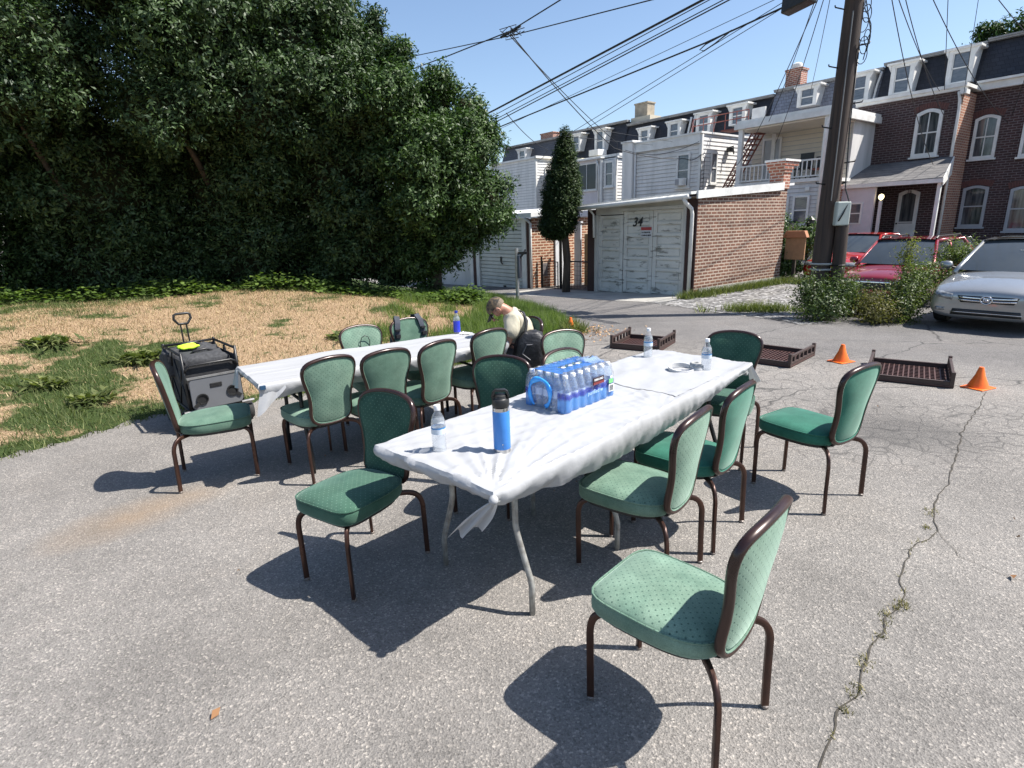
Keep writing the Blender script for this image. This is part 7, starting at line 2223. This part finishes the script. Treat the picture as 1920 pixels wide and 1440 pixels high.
for x, z in ((.095, .315), (WL - .095, .345)):
    b = MB(); b.lathe([(.040, 0), (.050, 0), (.050, .012), (.040, .012), (.036, -.05), (.001, -.05)], 24)
    for i, v in enumerate(b.v): b.v[i] = (x + v[0], -.066 - v[2], z + v[1])
    b.build("cup_holder", black_plastic, pn, smooth=True, angle=40)
    b = MB(); b.obox((x + (-.05 if x < .2 else .05), -.072, z - .045), (.05, .012, .026), Matrix.Rotation(R(-40 if x < .2 else 40), 3, 'Y')); b.build("cup_slot", black_plastic, pn)
b = MB(); b.box(WL / 2 - .05, WL / 2 + .05, -.072, -.064, .405, .445); b.build("slot_grip", black_plastic, pn, bevel=.006)
for x in (-.05, WL + .05):
    for y in (.06, WD - .08):
        b = MB(); b.lathe([(.05, -.03), (.085, -.034), (.095, -.02), (.095, .02), (.085, .034), (.05, .03)], 20)
        for i, v in enumerate(b.v): b.v[i] = (x + v[2], y + v[0], .095 + v[1])
        w = b.build("wheel", rubber, wg, smooth=True, angle=40)
        b = MB(); b.lathe([(.001, .032), (.05, .03), (.055, .0), (.05, -.03), (.001, -.032)], 16)
        for i, v in enumerate(b.v): b.v[i] = (x + v[2], y + v[0], .095 + v[1])
        b.build("rim", steel, w)
for x in (-.04, WL - .0):
    b = MB(); b.tube([(x - .02, -.03, .205), (x + .09, -.03, .205)], .012, 8); b.build("axle_bar", steel, wg)
b = MB(); b.tube([(WL * .40, WD + .0, .35), (WL * .42, WD + .03, .9)], .008, 6); b.tube([(WL * .54, WD, .35), (WL * .53, WD + .03, .9)], .008, 6); b.build("pull_bar", black_metal, wg)
b = MB(); cx0, cz0 = WL * .475, .955
b.tube([(cx0 - .04, WD + .03, .905), (cx0 - .075, WD + .03, .955), (cx0 - .07, WD + .03, .995), (cx0 - .05, WD + .03, 1.005), (cx0 + .05, WD + .03, 1.005), (cx0 + .07, WD + .03, .995), (cx0 + .075, WD + .03, .955), (cx0 + .04, WD + .03, .905)], .0125, 8, closed=True); b.build("pull_grip", black_plastic, wg, smooth=True)
CHAR = M("charcoal_fabric", (0.026, 0.027, 0.030), (0.055, 0.056, 0.06), 40, .85, bump=.4)
wm = Matrix.Translation(wg.location) @ Matrix.Rotation(R(42), 4, 'Z')
def bag(name, label, c, size, rz, seed, pockets=True):
    root = thing(name, label, "bag", wm @ Vector(c), R(42) + rz, "bags in the wagon")
    b = MB()
    def f(i, j):
        th = math.pi * i / 16; p = 2 * math.pi * j / 28
        d = (math.sin(th) * math.cos(p), math.sin(th) * math.sin(p), math.cos(th))
        e = .38
        q = [math.copysign(abs(v) ** e, v) for v in d]
        n = 1 + .16 * nz3(d[0] * 2.4 + seed, d[1] * 2.4, d[2] * 2.4) + .05 * nz3(d[0] * 9, d[1] * 9 + seed, d[2] * 9)
        return (q[0] * size[0] / 2 * n, q[1] * size[1] / 2 * n, size[2] / 2 + q[2] * size[2] / 2 * n)
    b.grid(f, 17, 28, wrap=True); b.build("bag_body", CHAR, root, smooth=True)
    b = MB(); X, Y, Z = size
    b.tube([(-X * .3, -Y * .53, Z * .2), (-X * .3, -Y * .54, Z * .72), (-X * .27, -Y * .54, Z * .78), (X * .27, -Y * .54, Z * .78), (X * .3, -Y * .54, Z * .72), (X * .3, -Y * .53, Z * .2)], .006, 5)
    b.build("zip", black_plastic, root)
    b = MB(); b.tube([(-X * .22, 0, Z * .98), (-X * .15, -.02, Z * 1.08), (X * .1, -.01, Z * 1.1), (X * .25, 0, Z * .98)], .012, 6); b.build("carry_strap", black_plastic, root, smooth=True)
    b = MB(); b.tube([(-.01, -Y * .55, Z * .77), (.02, -Y * .58, Z * .66)], .005, 5); b.tube([(.02, -Y * .55, Z * .77), (.045, -Y * .58, Z * .67)], .005, 5); b.build("zip_pull", chrome, root)
    return root
bag("duffel_bag", "dark grey duffel bag on top at the front of the wagon", (WL / 2, .24, .37), (.43, .36, .31), 0, 3)
bag("duffel_bag", "dark grey bag behind the front duffel, drooping over the wagon's left side", (WL / 2 - .03, .52, .42), (.48, .22, .29), .06, 8)
lc = thing("lime_cloth", "bright lime green cloth bunched on top of the wagon bags", "cloth", wm @ Vector((.17, .44, .69)), R(42))
b = MB()
def lim(i, j):
    th = math.pi * i / 10; p = 2 * math.pi * j / 18
    n = 1 + .35 * nz3(math.cos(p) * 2, math.sin(p) * 2, i * .4)
    return (.09 * math.sin(th) * math.cos(p) * n, .06 * math.sin(th) * math.sin(p) * n, .028 + .028 * math.cos(th) * n)
b.grid(lim, 11, 18, wrap=True); b.build("cloth_fold", M("lime", (0.55, 0.85, 0.04), (0.45, 0.75, 0.03), 12, .7), lc, smooth=True)

# ------------------------------------------------------------------ the man at the far table
def skin(name, nodes, edges, mat, parent, root_i=0, sub=2, smooth=True):
    me = bpy.data.meshes.new(name)
    me.from_pydata([n[:3] for n in nodes], edges, [])
    o = bpy.data.objects.new(name, me); COL.objects.link(o)
    o.modifiers.new("skin", 'SKIN').use_smooth_shade = True
    sv = me.skin_vertices[0].data if me.skin_vertices else None
    if sv is None:
        bm = bmesh.new(); bm.from_mesh(me); bm.verts.layers.skin.verify(); bm.to_mesh(me); bm.free()
        sv = me.skin_vertices[0].data
    for i, n in enumerate(nodes):
        r = n[3]
        sv[i].radius = r if isinstance(r, tuple) else (r, r)
        sv[i].use_root = (i == root_i)
    md = o.modifiers.new("subsurf", 'SUBSURF'); md.levels = sub; md.render_levels = sub
    me.materials.append(mat)
    # bake so that the modifier stack cannot change between copies
    dg = bpy.context.evaluated_depsgraph_get()
    m2 = bpy.data.meshes.new_from_object(o.evaluated_get(dg))
    bpy.data.objects.remove(o)
    m2.name = name
    if not m2.materials: m2.materials.append(mat)
    m2.polygons.foreach_set("use_smooth", [True] * len(m2.polygons))
    o = bpy.data.objects.new(name, m2); COL.objects.link(o)
    if parent is not None: o.parent = parent
    return o
SKIN = M("skin", (0.46, 0.24, 0.16), (0.38, 0.18, 0.12), 12, .5)
SHIRT = M("tan_shirt", (0.47, 0.43, 0.33), (0.40, 0.365, 0.275), 9, .85, bump=1.0, bscale=13, stretch=(1, 1, .5))
TROUS = M("dark_trousers", (0.05, 0.048, 0.045), (0.08, 0.075, 0.07), 14, .85, bump=.3)
CAPM = M("brown_cap", (0.13, 0.09, 0.05), (0.025, 0.022, 0.018), 38, .85, lo=.42, hi=.58)
HAIR = M("grey_brown_hair", (0.20, 0.15, 0.10), (0.11, 0.08, 0.055), 60, .7, bump=.5)
PX, PY = 0.076, 5.13
man = thing("person", "man in tan shirt and dark cap bent forward at the far table's right end", "person", (PX, PY, 0.05))
# local frame: x back of the man, y away from the camera
nodes = [(0, 0, .53, (.125, .115)), (.02, 0, .64, (.115, .115)), (.015, 0, .76, (.115, .125)), (-.05, 0, .865, (.095, .125)), (-.085, 0, .925, (.055, .055)), (-.13, 0, .955, (.052, .05)),
         (-.165, 0, .965, (.074, .072)), (-.205, 0, .945, (.082, .074)), (-.235, 0, .915, (.058, .056))]
E_ = [(0, 1), (1, 2), (2, 3), (3, 4), (4, 5), (5, 6), (6, 7), (7, 8)]
def add_chain(nodes, E_, start, pts):
    p = start
    for q in pts:
        nodes.append(q); E_.append((p, len(nodes) - 1)); p = len(nodes) - 1
    return p
for s in (-1, 1):
    e = add_chain(nodes, E_, 3, [(-.04, s * .13, .855, .058), (-.06, s * .175, .80, .050), (-.10, s * .185, .69, .040), (-.12, s * .18, .645, .038), (-.165, s * .11, .615, .030), (-.20, s * .055, .60, .024)])
    pal = add_chain(nodes, E_, e, [(-.235, s * .035, .59, (.032, .016))])
    for k, (dy, ln) in enumerate(((-.026, .055), (-.009, .064), (.009, .060), (.025, .046))):
        add_chain(nodes, E_, pal, [(-.262, s * .035 + dy, .583, .009), (-.262 - ln * .5, s * .035 + dy * 1.1, .572, .0082), (-.262 - ln * .85, s * .035 + dy * 1.1, .552, .0072)])
    add_chain(nodes, E_, pal, [(-.235, s * .035 - s * .035, .583, .010), (-.262, s * .035 - s * .05, .570, .008)])
    add_chain(nodes, E_, 0, [(-.06, s * .085, .515, .085), (-.20, s * .10, .50, .070), (-.31, s * .105, .475, .058), (-.325, s * .105, .38, .052), (-.315, s * .105, .20, .044), (-.30, s * .105, .05, .034), (-.31, s * .105, .0, .032), (-.40, s * .11, -.02, .028)])
body = skin("body", nodes, E_, SKIN, man)
nodes = [(0, 0, .50, (.150, .135)), (.03, 0, .63, (.138, .138)), (.025, 0, .76, (.140, .15)), (-.04, 0, .865, (.115, .15)), (-.085, 0, .918, (.068, .066))]
E_ = [(0, 1), (1, 2), (2, 3), (3, 4)]
for s in (-1, 1):
    add_chain(nodes, E_, 3, [(-.04, s * .135, .86, .076), (-.065, s * .185, .79, .072), (-.095, s * .195, .715, .072)])
sh = skin("t_shirt", nodes, E_, SHIRT, man, sub=3)
for v in sh.data.vertices:
    c = v.co; n = v.normal
    q = mn.noise(Vector((c.x * 9 + c.z * 6, c.y * 7, c.z * 11 - c.x * 8)))
    v.co = c + n * (.014 * (abs(q) ** .7) * (1 if q > 0 else -.6))
nodes = [(0, 0, .50, (.145, .13))]; E_ = []
for s in (-1, 1):
    add_chain(nodes, E_, 0, [(-.06, s * .09, .512, .098), (-.20, s * .10, .50, .084), (-.315, s * .105, .475, .072), (-.335, s * .105, .38, .064), (-.32, s * .105, .20, .058), (-.305, s * .105, .05, .054)])
skin("trousers", nodes, E_, TROUS, man)
for s in (-1, 1):
    skin("shoe", [(-.29, s * .105, -.005, .042), (-.35, s * .108, -.012, .038), (-.42, s * .112, -.018, .031)], [(0, 1), (1, 2)], black_plastic, man)
# head details: the face looks down and away from us to the left
hm = Matrix.Translation((-.195, 0, .955)) @ Matrix.Rotation(R(-58), 4, 'Y')   # local -x of the head = face
def hp_(x, y, z): return tuple(hm @ Vector((x, y, z)))
b = MB()
b.grid(lambda i, j: hp_(*(lambda th, p: (.012 + .094 * math.sin(th) * math.cos(p), .083 * math.sin(th) * math.sin(p), .022 + .078 * math.cos(th)))(math.pi * .5 * i / 8, 2 * math.pi * j / 24)), 9, 24, wrap=True)
cp = b.build("cap", CAPM, man, smooth=True)
b = MB()
b.grid(lambda i, j: hp_(*(lambda q, a: (-.075 - .075 * q * math.cos(a * .9), .076 * math.sin(a) * (1 - .1 * q), .03 - .018 * q - .012 * a * a))(i / 5, -1.2 + 2.4 * j / 12)), 6, 13)
br_ = b.build("cap_brim", M("cap_brim", (0.03, 0.025, 0.022), None, 20, .8), cp, smooth=True); br_.modifiers.new("solid", 'SOLIDIFY').thickness = .006
b = MB()
b.grid(lambda i, j: hp_(*(lambda th, p: (.018 + .086 * math.sin(th) * math.cos(p), .079 * math.sin(th) * math.sin(p), .012 + .075 * math.cos(th)))(math.pi * (.42 + .24 * i / 5), -1.75 + 3.5 * j / 18)), 6, 19)
b.build("hair", HAIR, man, smooth=True)
b = MB()
for s in (-1, 1):
    b.lathe([(.001, -.008), (.016, -.006), (.021, .002), (.014, .006), (.001, .004)], 12)
    n0 = len(b.v) - 60
    for i in range(n0, len(b.v)):
        v = b.v[i]; b.v[i] = hp_(.012 + v[0] * .8, s * (.079 + v[2]), -.015 + v[1] * 1.35)
b.build("ear", SKIN, man, smooth=True)
b = MB(); b.tube([hp_(-.078, 0, .005), hp_(-.098, 0, -.02), hp_(-.104, 0, -.034), hp_(-.085, 0, -.04)], [.008, .012, .014, .008], 8); b.build("nose", SKIN, man, smooth=True)
b = MB(); b.tube([hp_(-.083, -.022, -.062), hp_(-.088, 0, -.063), hp_(-.083, .022, -.062)], .006, 6); b.build("mouth", M("lips", (0.32, 0.13, 0.10), None, 9, .5), man, smooth=True)
b = MB()
for s in (-1, 1):
    b.lathe([(.001, -.008), (.009, -.004), (.009, .004), (.001, .008)], 10, hp_(-.074, s * .03, .0))
b.build("eye", M("eye_white", (.5, .48, .46), None, 9, .3), man, smooth=True)
b = MB()
for s in (-1, 1):
    b.tube([hp_(-.09, s * .03 + .022 * math.cos(a), .0 + .017 * math.sin(a)) for a in np.linspace(0, 6.28, 13)[:-1]], .0025, 5, closed=True)
    b.tube([hp_(-.09, s * .052, .004), hp_(-.03, s * .078, .006), hp_(.012, s * .082, .0)], .0028, 5)
b.build("glasses", black_plastic, man)
b = MB(); b.box(-.17, -.13, -.19, -.15, .60, .66)
sg = thing("sling_bag", "black sling bag worn across the man's back, hanging behind his hip", "bag", (PX + .045, PY - .15, .47))
BLKN = M("black_nylon", (0.010, 0.010, 0.012), (0.028, 0.028, 0.032), 25, .5, bump=.6, bscale=40)
b = MB()
def sb_(i, j):
    th = math.pi * i / 18; p = 2 * math.pi * j / 28
    d = (math.sin(th) * math.cos(p), math.sin(th) * math.sin(p), math.cos(th))
    q = [math.copysign(abs(v) ** .6, v) for v in d]
    n = 1 + .10 * nz3(d[0] * 3, d[1] * 3, d[2] * 3) + .05 * nz3(d[0] * 8, d[1] * 8, d[2] * 8)
    x = q[0] * .145 * n * (1 - .25 * d[2]); z = q[2] * .18 * n
    return (x + .05 + z * .12, q[1] * .085 * n, .17 + z)
b.grid(sb_, 19, 28, wrap=True); b.build("bag_body", BLKN, sg, smooth=True)
b = MB(); b.tube([(.05, -.085, .10), (-.02, -.09, .16), (.02, -.09, .24), (.09, -.08, .24), (.12, -.075, .15)], .006, 5); b.build("zip", M("zip_grey", (0.12, 0.12, 0.13), None, 30, .4), sg)
b = MB(); b.tube([(.00, -.03, .30), (.02, -.02, .38), (.03, .02, .44), (.0, .10, .505), (-.10, .16, .53)], 1.0, sec=[(.005, .014), (-.005, .014), (-.005, -.014), (.005, -.014)], up=(.8, -.6, .2)); b.build("strap", BLKN, sg, smooth=True, angle=40)
b = MB(); b.tube([(.10, -.04, .03), (.13, -.05, -.03), (.11, -.05, -.10)], .008, 5); b.build("loose_strap", BLKN, sg)

# tidy helper properties
for o in list(bpy.data.objects):
    if "_o" in o.keys():
        del o["_o"]
